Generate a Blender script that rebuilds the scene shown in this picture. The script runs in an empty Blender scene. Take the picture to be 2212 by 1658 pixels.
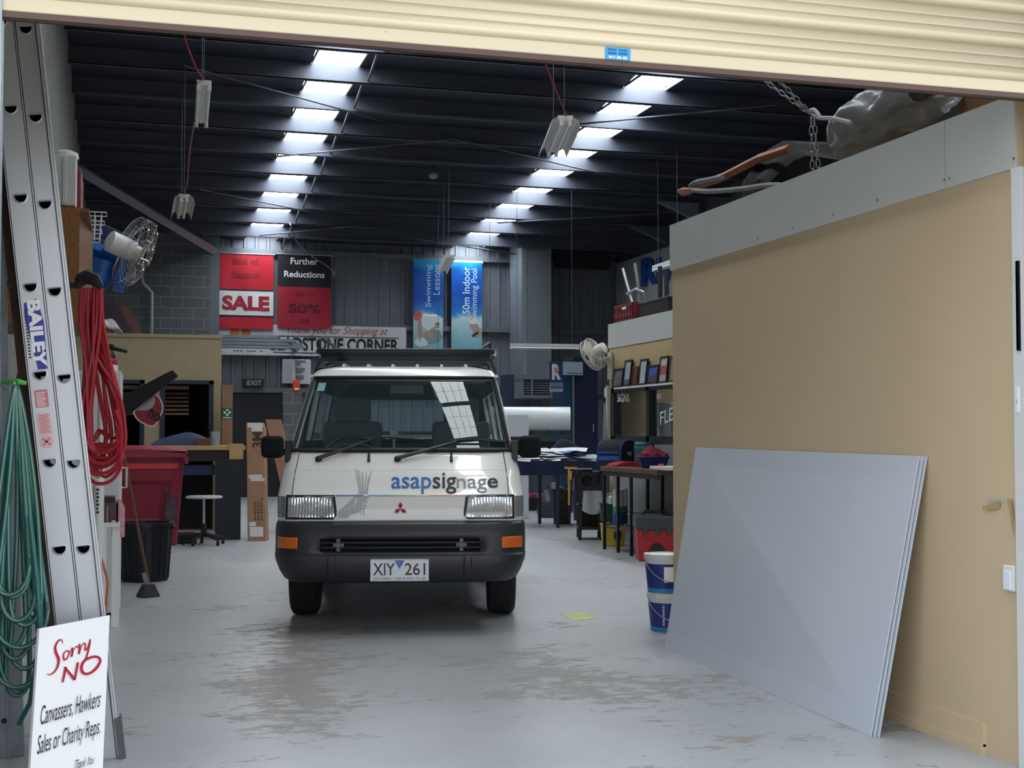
import bpy, bmesh, math, random
from mathutils import Vector, Matrix, Euler
random.seed(7)
sc = bpy.context.scene
COL = sc.collection
R = math.radians

# ------------------------------------------------------------------ camera, sky, exposure
F_PX, H0, CAMH = 2900.0, 935.0, 1.30          # focal length in px (2212 wide), horizon row, eye height
PITCH = math.atan((H0 - 829) / F_PX); YAW = R(16.0)
cam = bpy.data.cameras.new('camera'); cam.sensor_width = 36; cam.lens = 36 * F_PX / 2212
cam.clip_start = 0.05; cam.clip_end = 300
co = bpy.data.objects.new('camera', cam); COL.objects.link(co)
co.location = (0, 0, CAMH); co.rotation_euler = (math.pi / 2 + PITCH, 0, -YAW)
sc.camera = co
w = bpy.data.worlds.new('overcast_sky'); sc.world = w; w.use_nodes = True
nt = w.node_tree; bg = nt.nodes['Background']
tc = nt.nodes.new('ShaderNodeTexCoord'); sp = nt.nodes.new('ShaderNodeSeparateXYZ'); cr = nt.nodes.new('ShaderNodeValToRGB')
nt.links.new(tc.outputs['Generated'], sp.inputs[0]); nt.links.new(sp.outputs['Z'], cr.inputs[0]); nt.links.new(cr.outputs[0], bg.inputs[0])
cr.color_ramp.elements[0].color = (.95, .96, 1.0, 1); cr.color_ramp.elements[1].color = (.80, .90, 1.0, 1)
bg.inputs[1].default_value = 1.75
SKYLIGHT = 14.0
vs = sc.view_settings
vs.view_transform = 'Standard'; vs.look = 'None'; vs.gamma = 1; vs.use_curve_mapping = False
vs.exposure = 0.32
sc.cycles.max_bounces = 8; sc.cycles.diffuse_bounces = 5; sc.cycles.glossy_bounces = 4
sc.cycles.transparent_max_bounces = 12; sc.cycles.caustics_reflective = False; sc.cycles.caustics_refractive = False

# ------------------------------------------------------------------ pixel <-> place helpers (used to measure the photo)
FW = Vector((math.sin(YAW), math.cos(YAW), 0)); RT = Vector((math.cos(YAW), -math.sin(YAW), 0))
def ray(px, py):
    u = (px - 1106) / F_PX; v = (829 - py) / F_PX
    h = math.cos(PITCH) - math.sin(PITCH) * v; z = math.sin(PITCH) + math.cos(PITCH) * v
    d = FW * h + RT * u; d.z = z
    return d, h
C0 = Vector((0, 0, CAMH))
def P(px, py, Z):
    d, h = ray(px, py); return C0 + d * (Z / h)
def G(px, py, z=0.0):
    d, h = ray(px, py); return C0 + d * ((z - CAMH) / d.z)
def onX(px, py, X):
    d, h = ray(px, py); return C0 + d * (X / d.x)
def onY(px, py, Y):
    d, h = ray(px, py); return C0 + d * (Y / d.y)
def depth(p): return (Vector(p) - C0).dot(FW)
ROOF_Z0, ROOF_S = 6.205, 0.0866
def roofz(Y): return ROOF_Z0 - ROOF_S * (Y - 17.0)
def onRoof(px, py, off=0.0):
    d, h = ray(px, py)
    t = (ROOF_Z0 + ROOF_S * 17 - off - CAMH) / (d.z + ROOF_S * d.y)
    return C0 + d * t

# ------------------------------------------------------------------ materials
def lin(c):
    if isinstance(c, str):
        c = c.lstrip('#'); c = [int(c[i:i+2], 16) / 255 for i in (0, 2, 4)]
    return [x / 12.92 if x <= .04045 else ((x + .055) / 1.055) ** 2.4 for x in c]
MATS = {}
def mat(name, col, rough=.5, metal=0., var=.0, vscale=6., bump=0., bscale=60., spec=.5, coat=0., emit=0., alpha=1., trans=0., aniso=None):
    if name in MATS: return MATS[name]
    m = bpy.data.materials.new(name); m.use_nodes = True; n = m.node_tree; b = n.nodes['Principled BSDF']
    c = lin(col)
    b.inputs['Base Color'].default_value = (*c, 1); b.inputs['Roughness'].default_value = rough; b.inputs['Metallic'].default_value = metal
    b.inputs['Specular IOR Level'].default_value = spec; b.inputs['Coat Weight'].default_value = coat; b.inputs['Alpha'].default_value = alpha
    b.inputs['Transmission Weight'].default_value = trans
    if emit:
        b.inputs['Emission Color'].default_value = (*c, 1); b.inputs['Emission Strength'].default_value = emit
    t = n.nodes.new('ShaderNodeTexCoord'); out = t.outputs['Object']
    if aniso:
        mp = n.nodes.new('ShaderNodeMapping'); mp.inputs['Scale'].default_value = aniso; n.links.new(out, mp.inputs[0]); out = mp.outputs[0]
    if var:
        z = n.nodes.new('ShaderNodeTexNoise'); z.inputs['Scale'].default_value = vscale; z.inputs['Detail'].default_value = 6
        n.links.new(out, z.inputs['Vector'])
        r = n.nodes.new('ShaderNodeValToRGB'); r.color_ramp.elements[0].position = .3; r.color_ramp.elements[1].position = .7
        r.color_ramp.elements[0].color = (*[x * (1 - var) for x in c], 1); r.color_ramp.elements[1].color = (*[min(1, x * (1 + var * .5)) for x in c], 1)
        n.links.new(z.outputs['Fac'], r.inputs[0]); n.links.new(r.outputs[0], b.inputs['Base Color'])
    if bump:
        z = n.nodes.new('ShaderNodeTexNoise'); z.inputs['Scale'].default_value = bscale; z.inputs['Detail'].default_value = 4
        n.links.new(out, z.inputs['Vector'])
        k = n.nodes.new('ShaderNodeBump'); k.inputs['Strength'].default_value = bump; k.inputs['Distance'].default_value = .02
        n.links.new(z.outputs['Fac'], k.inputs['Height']); n.links.new(k.outputs[0], b.inputs['Normal'])
    MATS[name] = m
    return m
def glass(name, tint, ior=1.5, body=0.0, bodycol='#dddddd'):
    if name in MATS: return MATS[name]
    m = bpy.data.materials.new(name); m.use_nodes = True; n = m.node_tree; n.nodes.clear()
    o = n.nodes.new('ShaderNodeOutputMaterial'); tr = n.nodes.new('ShaderNodeBsdfTransparent'); gl = n.nodes.new('ShaderNodeBsdfGlossy')
    mx = n.nodes.new('ShaderNodeMixShader'); lw = n.nodes.new('ShaderNodeLayerWeight'); lw.inputs[0].default_value = .5
    pw = n.nodes.new('ShaderNodeMath'); pw.operation = 'POWER'; pw.inputs[1].default_value = 5; n.links.new(lw.outputs['Facing'], pw.inputs[0])
    f0 = ((ior - 1) / (ior + 1)) ** 2; fr = n.nodes.new('ShaderNodeMath'); fr.operation = 'MULTIPLY_ADD'; fr.inputs[1].default_value = 1 - f0; fr.inputs[2].default_value = f0; n.links.new(pw.outputs[0], fr.inputs[0])
    tr.inputs[0].default_value = (*tint, 1); gl.inputs['Roughness'].default_value = .01
    src = tr
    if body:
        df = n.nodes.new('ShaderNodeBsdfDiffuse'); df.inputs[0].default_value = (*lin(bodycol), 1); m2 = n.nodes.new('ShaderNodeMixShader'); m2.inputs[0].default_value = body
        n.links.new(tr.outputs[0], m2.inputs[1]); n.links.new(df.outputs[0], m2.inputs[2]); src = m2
    n.links.new(fr.outputs[0], mx.inputs[0]); n.links.new(src.outputs[0], mx.inputs[1]); n.links.new(gl.outputs[0], mx.inputs[2]); n.links.new(mx.outputs[0], o.inputs[0])
    MATS[name] = m
    return m

# ------------------------------------------------------------------ mesh builder
FONTCACHE = {}
def text_geo(s, shear=0., bold=0., spacing=1.):
    key = (s, shear, bold, spacing)
    if key in FONTCACHE: return FONTCACHE[key]
    cu = bpy.data.curves.new('t', 'FONT'); cu.body = s; cu.size = 1; cu.shear = shear; cu.offset = bold; cu.space_character = spacing
    cu.resolution_u = 4; cu.fill_mode = 'FRONT'
    ob = bpy.data.objects.new('t', cu); COL.objects.link(ob)
    dg = bpy.context.evaluated_depsgraph_get(); dg.update()
    me = bpy.data.meshes.new_from_object(ob.evaluated_get(dg))
    V = [(v.co.x, v.co.y) for v in me.vertices]; Fc = [tuple(p.vertices) for p in me.polygons]
    bpy.data.objects.remove(ob); bpy.data.curves.remove(cu); bpy.data.meshes.remove(me)
    x0 = min(v[0] for v in V); x1 = max(v[0] for v in V); y0 = min(v[1] for v in V); y1 = max(v[1] for v in V)
    FONTCACHE[key] = (V, Fc, x0, x1, y0, y1)
    return FONTCACHE[key]

class MB:
    def __init__(s): s.v = []; s.f = []
    def add(s, vs, fs):
        o = len(s.v); s.v += [Vector(a) for a in vs]; s.f += [tuple(i + o for i in f) for f in fs]; return s
    def box(s, c, d, rot=(0, 0, 0)):
        c = Vector(c); E = Euler(rot).to_matrix()
        vs = [c + E @ Vector((x * d[0] / 2, y * d[1] / 2, z * d[2] / 2)) for x in (-1, 1) for y in (-1, 1) for z in (-1, 1)]
        return s.add(vs, [(0, 1, 3, 2), (4, 6, 7, 5), (0, 4, 5, 1), (2, 3, 7, 6), (0, 2, 6, 4), (1, 5, 7, 3)])
    def bb(s, x0, x1, y0, y1, z0, z1): return s.box(((x0 + x1) / 2, (y0 + y1) / 2, (z0 + z1) / 2), (x1 - x0, y1 - y0, z1 - z0))
    def taper(s, c, b, t, h, rz=0):
        """box-like frustum: base centre c, base (w,d), top (w,d), height"""
        E = Matrix.Rotation(rz, 3, 'Z'); c = Vector(c); vs = []
        for (wd, z) in ((b, 0), (t, h)):
            for x, y in ((-1, -1), (1, -1), (1, 1), (-1, 1)): vs.append(c + E @ Vector((x * wd[0] / 2, y * wd[1] / 2, z)))
        return s.add(vs, [(3, 2, 1, 0), (4, 5, 6, 7), (0, 1, 5, 4), (1, 2, 6, 5), (2, 3, 7, 6), (3, 0, 4, 7)])
    def tube(s, pts, r, n=8, closed=False, caps=True):
        pts = [Vector(p) for p in pts]; N = len(pts); rs = r if isinstance(r, (list, tuple)) else [r] * N
        ring = []; up = None; vs = []; fs = []
        for i, p in enumerate(pts):
            a = pts[(i - 1) % N] if (closed or i > 0) else p; b = pts[(i + 1) % N] if (closed or i < N - 1) else p
            t = (b - a)
            t = t.normalized() if t.length > 1e-9 else Vector((0, 0, 1))
            if up is None:
                up = Vector((0, 0, 1)) if abs(t.z) < .9 else Vector((1, 0, 0))
            x = up - t * up.dot(t)
            x = x.normalized() if x.length > 1e-6 else t.orthogonal().normalized()
            up = x; y = t.cross(x)
            for k in range(n):
                a_ = 2 * math.pi * k / n; vs.append(p + (x * math.cos(a_) + y * math.sin(a_)) * rs[i])
        for i in range(N if closed else N - 1):
            j = (i + 1) % N
            for k in range(n):
                k2 = (k + 1) % n; fs.append((i * n + k, i * n + k2, j * n + k2, j * n + k))
        if caps and not closed:
            fs.append(tuple(range(n - 1, -1, -1))); fs.append(tuple((N - 1) * n + k for k in range(n)))
        return s.add(vs, fs)
    def cyl(s, a, b, r0, r1=None, n=16): return s.tube([a, b], [r0, r0 if r1 is None else r1], n)
    def lathe(s, prof, c=(0, 0, 0), n=24, M=None, sx=1., sy=1.):
        c = Vector(c); vs = []; fs = []
        for r, z in prof:
            for k in range(n):
                a = 2 * math.pi * k / n; p = Vector((r * math.cos(a) * sx, r * math.sin(a) * sy, z)); vs.append(c + (M @ p if M else p))
        for i in range(len(prof) - 1):
            for k in range(n):
                k2 = (k + 1) % n; fs.append((i * n + k, i * n + k2, (i + 1) * n + k2, (i + 1) * n + k))
        if prof[0][0] > 1e-6: fs.append(tuple(range(n - 1, -1, -1)))
        if prof[-1][0] > 1e-6: fs.append(tuple((len(prof) - 1) * n + k for k in range(n)))
        return s.add(vs, fs)
    def prism(s, poly, fn, d0, d1):
        n = len(poly); vs = [fn(u, v, d0) for u, v in poly] + [fn(u, v, d1) for u, v in poly]
        fs = [tuple(range(n)), tuple(range(2 * n - 1, n - 1, -1))] + [(i, i + n, (i + 1) % n + n, (i + 1) % n) for i in range(n)]
        return s.add(vs, fs)
    def grid(s, fn, nu, nv, closed_u=False):
        vs = [fn(i / nu, j / nv) for j in range(nv + 1) for i in range(nu + 1)]
        fs = [(j * (nu + 1) + i, j * (nu + 1) + i + 1, (j + 1) * (nu + 1) + i + 1, (j + 1) * (nu + 1) + i) for j in range(nv) for i in range(nu)]
        return s.add(vs, fs)
    def slab(s, fn, nu, nv):
        """closed thin solid: fn(u,v,k) with k 0 front / 1 back"""
        n = (nu + 1) * (nv + 1); vs = [fn(i / nu, j / nv, k) for k in (0, 1) for j in range(nv + 1) for i in range(nu + 1)]
        I = lambda i, j, k: k * n + j * (nu + 1) + i; fs = []
        for j in range(nv):
            for i in range(nu):
                fs.append((I(i, j, 0), I(i + 1, j, 0), I(i + 1, j + 1, 0), I(i, j + 1, 0))); fs.append((I(i, j, 1), I(i, j + 1, 1), I(i + 1, j + 1, 1), I(i + 1, j, 1)))
        for i in range(nu):
            fs.append((I(i, 0, 0), I(i, 0, 1), I(i + 1, 0, 1), I(i + 1, 0, 0))); fs.append((I(i, nv, 0), I(i + 1, nv, 0), I(i + 1, nv, 1), I(i, nv, 1)))
        for j in range(nv):
            fs.append((I(0, j, 0), I(0, j + 1, 0), I(0, j + 1, 1), I(0, j, 1))); fs.append((I(nu, j, 0), I(nu, j, 1), I(nu, j + 1, 1), I(nu, j + 1, 0)))
        return s.add(vs, fs)
    def text(s, t, box, fn, shear=0., bold=0., spacing=1., keep=False, align='c'):
        """flat lettering fitted in box (u0,u1,v0,v1); fn(u,v)->point"""
        V, Fc, x0, x1, y0, y1 = text_geo(t, shear, bold, spacing)
        u0, u1, v0, v1 = box; su = (u1 - u0) / (x1 - x0); sv = (v1 - v0) / (y1 - y0)
        return s.add([fn(u0 + (x - x0) * su, v0 + (y - y0) * sv) for x, y in V], Fc)
    def build(s, name, m, parent=None, smooth=None, bevel=0., world=None, kind=None, solid=0., seg=2):
        me = bpy.data.meshes.new(name)
        off = Vector((0, 0, 0)); loc = None
        if parent is not None and world:
            p = parent
            while p is not None: off += p.location; p = p.parent
        if parent is None and world is not False:
            xs = [v.x for v in s.v]; ys = [v.y for v in s.v]; zs = [v.z for v in s.v]
            off = loc = Vector(((min(xs) + max(xs)) / 2, (min(ys) + max(ys)) / 2, min(zs)))
        me.from_pydata([v - off for v in s.v], [], s.f); me.validate(); me.update()
        bm = bmesh.new(); bm.from_mesh(me); bmesh.ops.recalc_face_normals(bm, faces=bm.faces); bm.to_mesh(me); bm.free()
        if smooth:
            me.polygons.foreach_set('use_smooth', [True] * len(me.polygons)); me.set_sharp_from_angle(angle=R(smooth if smooth is not True else 40))
        for mm in (m if isinstance(m, (list, tuple)) else [m]): me.materials.append(mm)
        o = bpy.data.objects.new(name, me); COL.objects.link(o)
        if parent is not None: o.parent = parent
        if loc is not None: o.location = loc
        if bevel:
            b = o.modifiers.new('edge', 'BEVEL'); b.width = bevel; b.segments = seg; b.limit_method = 'ANGLE'; b.angle_limit = R(40)
        if solid:
            b = o.modifiers.new('thick', 'SOLIDIFY'); b.thickness = solid; b.offset = 0
        if kind: o['kind'] = kind
        return o
def tag(o, label, cat, group=None):
    o['label'] = label; o['category'] = cat
    if group: o['group'] = group
    return o
def thing(name, label, cat, loc=(0, 0, 0), rz=0., group=None):
    o = bpy.data.objects.new(name, None); COL.objects.link(o); o.empty_display_size = .1
    o.location = loc; o.rotation_euler = (0, 0, rz)
    return tag(o, label, cat, group)
def copy_tree(root, parent=None):
    c = root.copy(); COL.objects.link(c); c.parent = parent
    for ch in [o for o in COL.objects if o.parent == root]: copy_tree(ch, c)
    return c
def catenary(a, b, sag, n=12):
    a = Vector(a); b = Vector(b); return [a.lerp(b, i / n) - Vector((0, 0, sag * 4 * (i / n) * (1 - i / n))) for i in range(n + 1)]
CAMR = -YAW     # rotation that turns a thing square to the viewpoint

# ------------------------------------------------------------------ shared materials
DARKSTEEL = mat('dark painted steel', '#3a3f4a', .55)
BLACK = mat('black plastic', '#15161a', .45)
BLACKRUB = mat('black rubber', '#121215', .75)
CHROME = mat('chrome', '#d8dade', .12, 1)
ALU = mat('aluminium', '#c8ccd2', .4, .7, var=.06, vscale=4, aniso=(3, 3, .4))
GALV = mat('galvanised steel', '#9aa2aa', .45, .6, var=.2, vscale=12)
WHITE = mat('white enamel', '#e2e3e2', .4)
MIRBLK = mat('matt black mirror shell', '#17181b', .85, spec=.2)
WHITEPL = mat('white plastic', '#dcdddd', .45)
CARD = mat('cardboard', '#a07a5c', .8, var=.12, vscale=14)
CARD2 = mat('pale cardboard', '#c3a270', .8, var=.08)
PAPER = mat('paper', '#e8e9ea', .8)
TIMBER = mat('brown timber', '#5a3a2c', .6, var=.3, vscale=5, aniso=(1, 1, 8))
INK = mat('black lettering', '#141419', .5)
REDINK = mat('red lettering', '#b0162c', .45)
WHITEINK = mat('white lettering', '#eef0f2', .5)
# ------------------------------------------------------------------ the building
XL, XR, YF, YB = -0.75, 10.4, 4.3, 27.9
def floor_mat():
    m = bpy.data.materials.new('worn painted concrete'); m.use_nodes = True; n = m.node_tree; b = n.nodes['Principled BSDF']
    N = n.nodes.new; L = n.links.new
    t = N('ShaderNodeTexCoord')
    def noise(scale, det, stretch=(1, 1, 1), rough=.6):
        mp = N('ShaderNodeMapping'); mp.inputs['Scale'].default_value = stretch; L(t.outputs['Object'], mp.inputs[0])
        z = N('ShaderNodeTexNoise'); z.inputs['Scale'].default_value = scale; z.inputs['Detail'].default_value = det; z.inputs['Roughness'].default_value = rough
        L(mp.outputs[0], z.inputs['Vector']); return z.outputs['Fac']
    def ramp(x, a, b_, ca=(0, 0, 0, 1), cb=(1, 1, 1, 1)):
        r = N('ShaderNodeValToRGB'); r.color_ramp.elements[0].position = a; r.color_ramp.elements[1].position = b_
        r.color_ramp.elements[0].color = ca; r.color_ramp.elements[1].color = cb; L(x, r.inputs[0]); return r.outputs[0]
    def math2(op, x, y):
        q = N('ShaderNodeMath'); q.operation = op
        for k, s in enumerate((x, y)):
            if isinstance(s, (int, float)): q.inputs[k].default_value = s
            else: L(s, q.inputs[k])
        return q.outputs[0]
    def mix(f, a, c):
        q = N('ShaderNodeMix'); q.data_type = 'RGBA'; L(f, q.inputs['Factor'])
        for s, v in (('A', a), ('B', c)):
            k = [i for i in q.inputs if i.name == s and i.type == 'RGBA'][0]
            if isinstance(v, tuple): k.default_value = v
            else: L(v, k)
        return [o for o in q.outputs if o.type == 'RGBA'][0]
    base = ramp(noise(.9, 5, (1, 1, 1)), .3, .7, (*lin('#989a9e'), 1), (*lin('#a9abaf'), 1))
    big = noise(.9, 3, (1, 1.2, 1))
    fine = noise(7.0, 10, (.8, 1.5, 1), .78)
    wear = ramp(math2('ADD', math2('MULTIPLY', big, .5), math2('MULTIPLY', fine, .5)), .545, .57)
    sx = N('ShaderNodeSeparateXYZ'); L(t.outputs['Object'], sx.inputs[0])
    tracks = None
    for (ax, ay), (bx, by) in (((G(640, 1400).x, G(640, 1400).y), (G(700, 1640).x, G(700, 1640).y)), ((G(1180, 1420).x, G(1180, 1420).y), (G(1480, 1600).x, G(1480, 1600).y))):
        k = (bx - ax) / (by - ay); d = math2('ABSOLUTE', math2('SUBTRACT', sx.outputs['X'], math2('ADD', math2('MULTIPLY', sx.outputs['Y'], k), ax - 4.9 - k * (ay - 16.2))), 0.0)
        g = math2('MULTIPLY', math2('MAXIMUM', math2('SUBTRACT', 1.0, math2('DIVIDE', d, .65)), 0.0), math2('MAXIMUM', math2('SUBTRACT', 1.0, math2('DIVIDE', math2('ABSOLUTE', math2('SUBTRACT', sx.outputs['Y'], 6.9 - 16.2), 0.0), 3.2)), 0.0))
        tracks = g if tracks is None else math2('ADD', tracks, g)
    wear = ramp(math2('ADD', math2('ADD', math2('MULTIPLY', big, .42), math2('MULTIPLY', fine, .58)), math2('MULTIPLY', tracks, .11)), .565, .585)
    chip = ramp(noise(26, 8, (.55, 1.6, 1), .75), .655, .68)
    scratch = ramp(noise(9, 8, (.35, 3.2, 1), .8), .64, .67)
    c1 = mix(wear, base, ramp(noise(20, 6), .3, .7, (*lin('#817d7a'), 1), (*lin('#948f8a'), 1)))
    c2 = mix(math2('MULTIPLY', chip, .75), c1, (*lin('#6f7072'), 1))
    c3 = mix(math2('MULTIPLY', scratch, .6), c2, (*lin('#7f8083'), 1))
    L(c3, b.inputs['Base Color'])
    L(ramp(math2('ADD', math2('MULTIPLY', wear, .5), math2('MULTIPLY', fine, .5)), .1, .9, (.30, .30, .30, 1), (.62, .62, .62, 1)), b.inputs['Roughness'])
    k = N('ShaderNodeBump'); k.inputs['Strength'].default_value = .15; k.inputs['Distance'].default_value = .01; L(fine, k.inputs['Height']); L(k.outputs[0], b.inputs['Normal'])
    return m
MB().bb(-1.2, 11, YF - .3, 28.4, -.15, 0).build('floor', floor_mat(), kind='structure')
MB().bb(-40, 40, -45, YF - .3, -.17, -.02).build('driveway', mat('driveway concrete', '#b3afa8', .85, var=.15, vscale=2, bump=.1), kind='structure')
CONC = mat('grey precast concrete', '#8d8c89', .85, var=.15, vscale=1.5, bump=.15, bscale=25)
def gable(x0, x1, name, m):      # side wall following the roof slope
    b = MB(); ys = (YF, 28.2)
    vs = [(x, y, z) for x in (x0, x1) for y, z in ((ys[0], 0), (ys[1], 0), (ys[1], roofz(ys[1]) + .1), (ys[0], roofz(ys[0]) + .1))]
    b.add(vs, [(0, 1, 2, 3), (4, 7, 6, 5), (0, 4, 5, 1), (1, 5, 6, 2), (2, 6, 7, 3), (3, 7, 4, 0)])
    return b.build(name, m, kind='structure')
gable(XL - .2, XL, 'wall_left', CONC)
gable(XR, XR + .2, 'wall_right', mat('dark wall lining', '#4b4f57', .8, var=.1))
FR = mat('outside brick render', '#b9a98c', .9, var=.1)
JL, JR, DOORH = -.43, 3.42, 4.4
b = MB(); b.bb(-8, JL, YF - .05, YF + .15, 0, 7.4); b.bb(JR, 14, YF - .05, YF + .15, 0, 7.4); b.bb(JL, JR, YF + .06, YF + .15, DOORH, 7.4)
b.build('wall_front', FR, kind='structure')
# back wall: ribbed sheet, girts and a masonry bay in the corner
RIB = mat('grey ribbed wall sheet', '#7c828d', .5, .2, var=.06)
prof = []; x = 1.55
while x < XR + .1:
    for dx, dy in ((0, 0), (.02, -.03), (.06, -.03), (.08, 0), (.155, 0)): prof.append((x + dx, YB + dy))
    x += .235
zt = roofz(YB)
MB().add([(a, c, z) for z in (0, zt + .15) for a, c in prof] , [(i, i + 1, i + 1 + len(prof), i + len(prof)) for i in range(len(prof) - 1)]).build('wall_back', RIB, kind='structure', solid=.01)
MB().bb(-1, 11, YB + .08, YB + .25, -.1, zt + .3).build('wall_back.001', mat('wall backing', '#2b2d33', .9), kind='structure')
def block_mat():
    m = bpy.data.materials.new('grey concrete block'); m.use_nodes = True; n = m.node_tree; b = n.nodes['Principled BSDF']
    t = n.nodes.new('ShaderNodeTexCoord'); s = n.nodes.new('ShaderNodeSeparateXYZ'); c = n.nodes.new('ShaderNodeCombineXYZ'); k = n.nodes.new('ShaderNodeTexBrick')
    n.links.new(t.outputs['Object'], s.inputs[0]); n.links.new(s.outputs['X'], c.inputs['X']); n.links.new(s.outputs['Z'], c.inputs['Y']); n.links.new(c.outputs[0], k.inputs['Vector'])
    k.inputs['Scale'].default_value = 1; k.inputs['Brick Width'].default_value = .42; k.inputs['Row Height'].default_value = .21; k.inputs['Mortar Size'].default_value = .008
    k.inputs['Color1'].default_value = (*lin('#5d6166'), 1); k.inputs['Color2'].default_value = (*lin('#666a6f'), 1); k.inputs['Mortar'].default_value = (*lin('#85888b'), 1)
    n.links.new(k.outputs['Color'], b.inputs['Base Color']); b.inputs['Roughness'].default_value = .9
    return m
BLK = block_mat()
MB().bb(XL, 1.56, 27.3, 27.6, 0, zt + .1).build('wall_back.002', BLK, kind='structure')
MB().bb(*sorted((onY(612, 900, 26.6).x, onY(652, 900, 26.6).x)), 26.6, 26.85, 0, onY(630, 845, 26.6).z).build('wall_back.003', BLK, kind='structure')
STEELG = mat('grey steel section', '#6d727b', .5, .2)
for i, py in enumerate((556, 709, 845)):
    z = onY(900, py, YB - .1).z
    MB().bb(1.6, XR, YB - .18, YB - .04, z - .05, z + .05).build('ceiling_beam', STEELG, kind='structure')
for px in (462, 1116):
    x = onY(px, 640, YB - .2).x
    b = MB(); b.bb(x - .1, x + .1, YB - .36, YB - .34, 0, zt); b.bb(x - .1, x + .1, YB - .2, YB - .18, 0, zt); b.bb(x - .01, x + .01, YB - .34, YB - .2, 0, zt)
    b.build('steel_column', STEELG, kind='structure')
# roof: dark sarking in long strips, translucent panes in the gaps, purlins below
SARK = mat('dark roof sarking', '#343949', .5, var=.25, vscale=3, bump=.35, bscale=5)
SX = [(2.28, 2.93), (6.66, 7.31)]
def roofslab(x0, x1):
    b = MB(); vs = [(x, y, roofz(y) + dz) for x in (x0, x1) for y in (YF - .1, 28.4) for dz in (0, .08)]
    return b.add(vs, [(0, 2, 3, 1), (4, 5, 7, 6), (0, 1, 5, 4), (2, 6, 7, 3), (0, 4, 6, 2), (1, 3, 7, 5)]).build('ceiling', SARK, kind='structure')
for a, c in ((-1, SX[0][0]), (SX[0][1], SX[1][0]), (SX[1][1], 10.7)): roofslab(a, c)
PITCHY = 1.13; YS = [17.55 + PITCHY * k for k in range(-11, 10)]
PURL = mat('grey purlin', '#5b606d', .45, .25, var=.1, vscale=2)
PANE = mat('daylit roof sheet', '#f4fbff', .4, emit=SKYLIGHT)
WIRE = mat('safety mesh wire', '#8b9299', .5, .5)
wn = 0
for k, y in enumerate(YS):
    zr = roofz(y)
    if y > YB - .2: continue
    b = MB(); d = .235
    b.bb(XL, XR, y - .012, y + .012, zr - d, zr); b.bb(XL, XR, y - .07, y, zr - d, zr - d + .012); b.bb(XL, XR, y, y + .07, zr - .012, zr)
    b.bb(XL, XR, y - .07, y - .058, zr - d, zr - d + .03)
    b.build('ceiling_beam', PURL, kind='structure')
for x0, x1 in SX:
    for k in range(len(YS)):
        ya = YS[k] - PITCHY + .05; yb = YS[k] - .03
        if yb > YB: continue
        wn += 1
        b = MB(); b.add([(x, y, roofz(y) + dz) for x in (x0, x1) for y in (ya, yb) for dz in (.05, .06)], [(0, 2, 3, 1), (4, 5, 7, 6), (0, 1, 5, 4), (2, 6, 7, 3), (0, 4, 6, 2), (1, 3, 7, 5)])
        o = b.build('window_%d' % wn, PANE, kind='structure')
        g = MB()
        for q in range(1, 4):
            x = x0 + (x1 - x0) * q / 4; g.cyl((x, ya, roofz(ya) + .03), (x, yb, roofz(yb) + .03), .0045, n=4)
        for q in range(1, 3):
            y = ya + (yb - ya) * q / 3; g.cyl((x0, y, roofz(y) + .03), (x1, y, roofz(y) + .03), .0045, n=4)
        g.bb(x0, x0 + .02, ya, yb, roofz(yb) - .01, roofz(yb) + .02) ; g.bb(x1 - .02, x1, ya, yb, roofz(yb) - .01, roofz(yb) + .02)
        g.build('window_frame', WIRE, o, world=True)
        if x0 < 4: # bridging strut at the pane edge
            s = MB(); s.cyl((x1 + .1, ya - .02, roofz(ya) - .03), (x1 + .1, yb, roofz(yb) - .2), .018, n=6); s.build('trim_%d' % wn, PURL, kind='structure')
# eaves light strip at top of the back wall sheet
b = MB()
RODM = mat('brace rod steel', '#4d515a', .5, .4)
for i, (a, c) in enumerate((((395, 140), (830, 262)), ((600, 338), (980, 300)), ((980, 300), (1490, 420)), ((430, 408), (740, 472)), ((560, 508), (770, 488)), ((1180, 275), (1680, 226)), ((1075, 481), (1460, 458)), ((870, 512), (1190, 560)))):
    pa = onRoof(*a, .27); pb = onRoof(*c, .27)
    MB().cyl(pa, pb, .014, n=6).build('trim_%d' % (100 + i), RODM, kind='structure')
pa = P(165, 362, 19.5); pb = P(470, 546, 27.2)
pa = pa + (pa - pb) * .05
b = MB(); b.tube([pa, pb], .09, n=4); b.build('ceiling_beam', STEELG, kind='structure')
# haunches where the far rafters meet the partly hidden wall
for a in ((1400, 470, 22.0), (1345, 520, 25.5)):
    p = P(*a); b = MB(); b.prism([(0, 0), (.7, 0), (.7, -.28)], lambda u, v, d, p=p: Vector((p.x + u + .2, p.y + d, p.z + .28 + v)), 0, .14)
    b.build('ceiling_beam', PURL, kind='structure')
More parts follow.
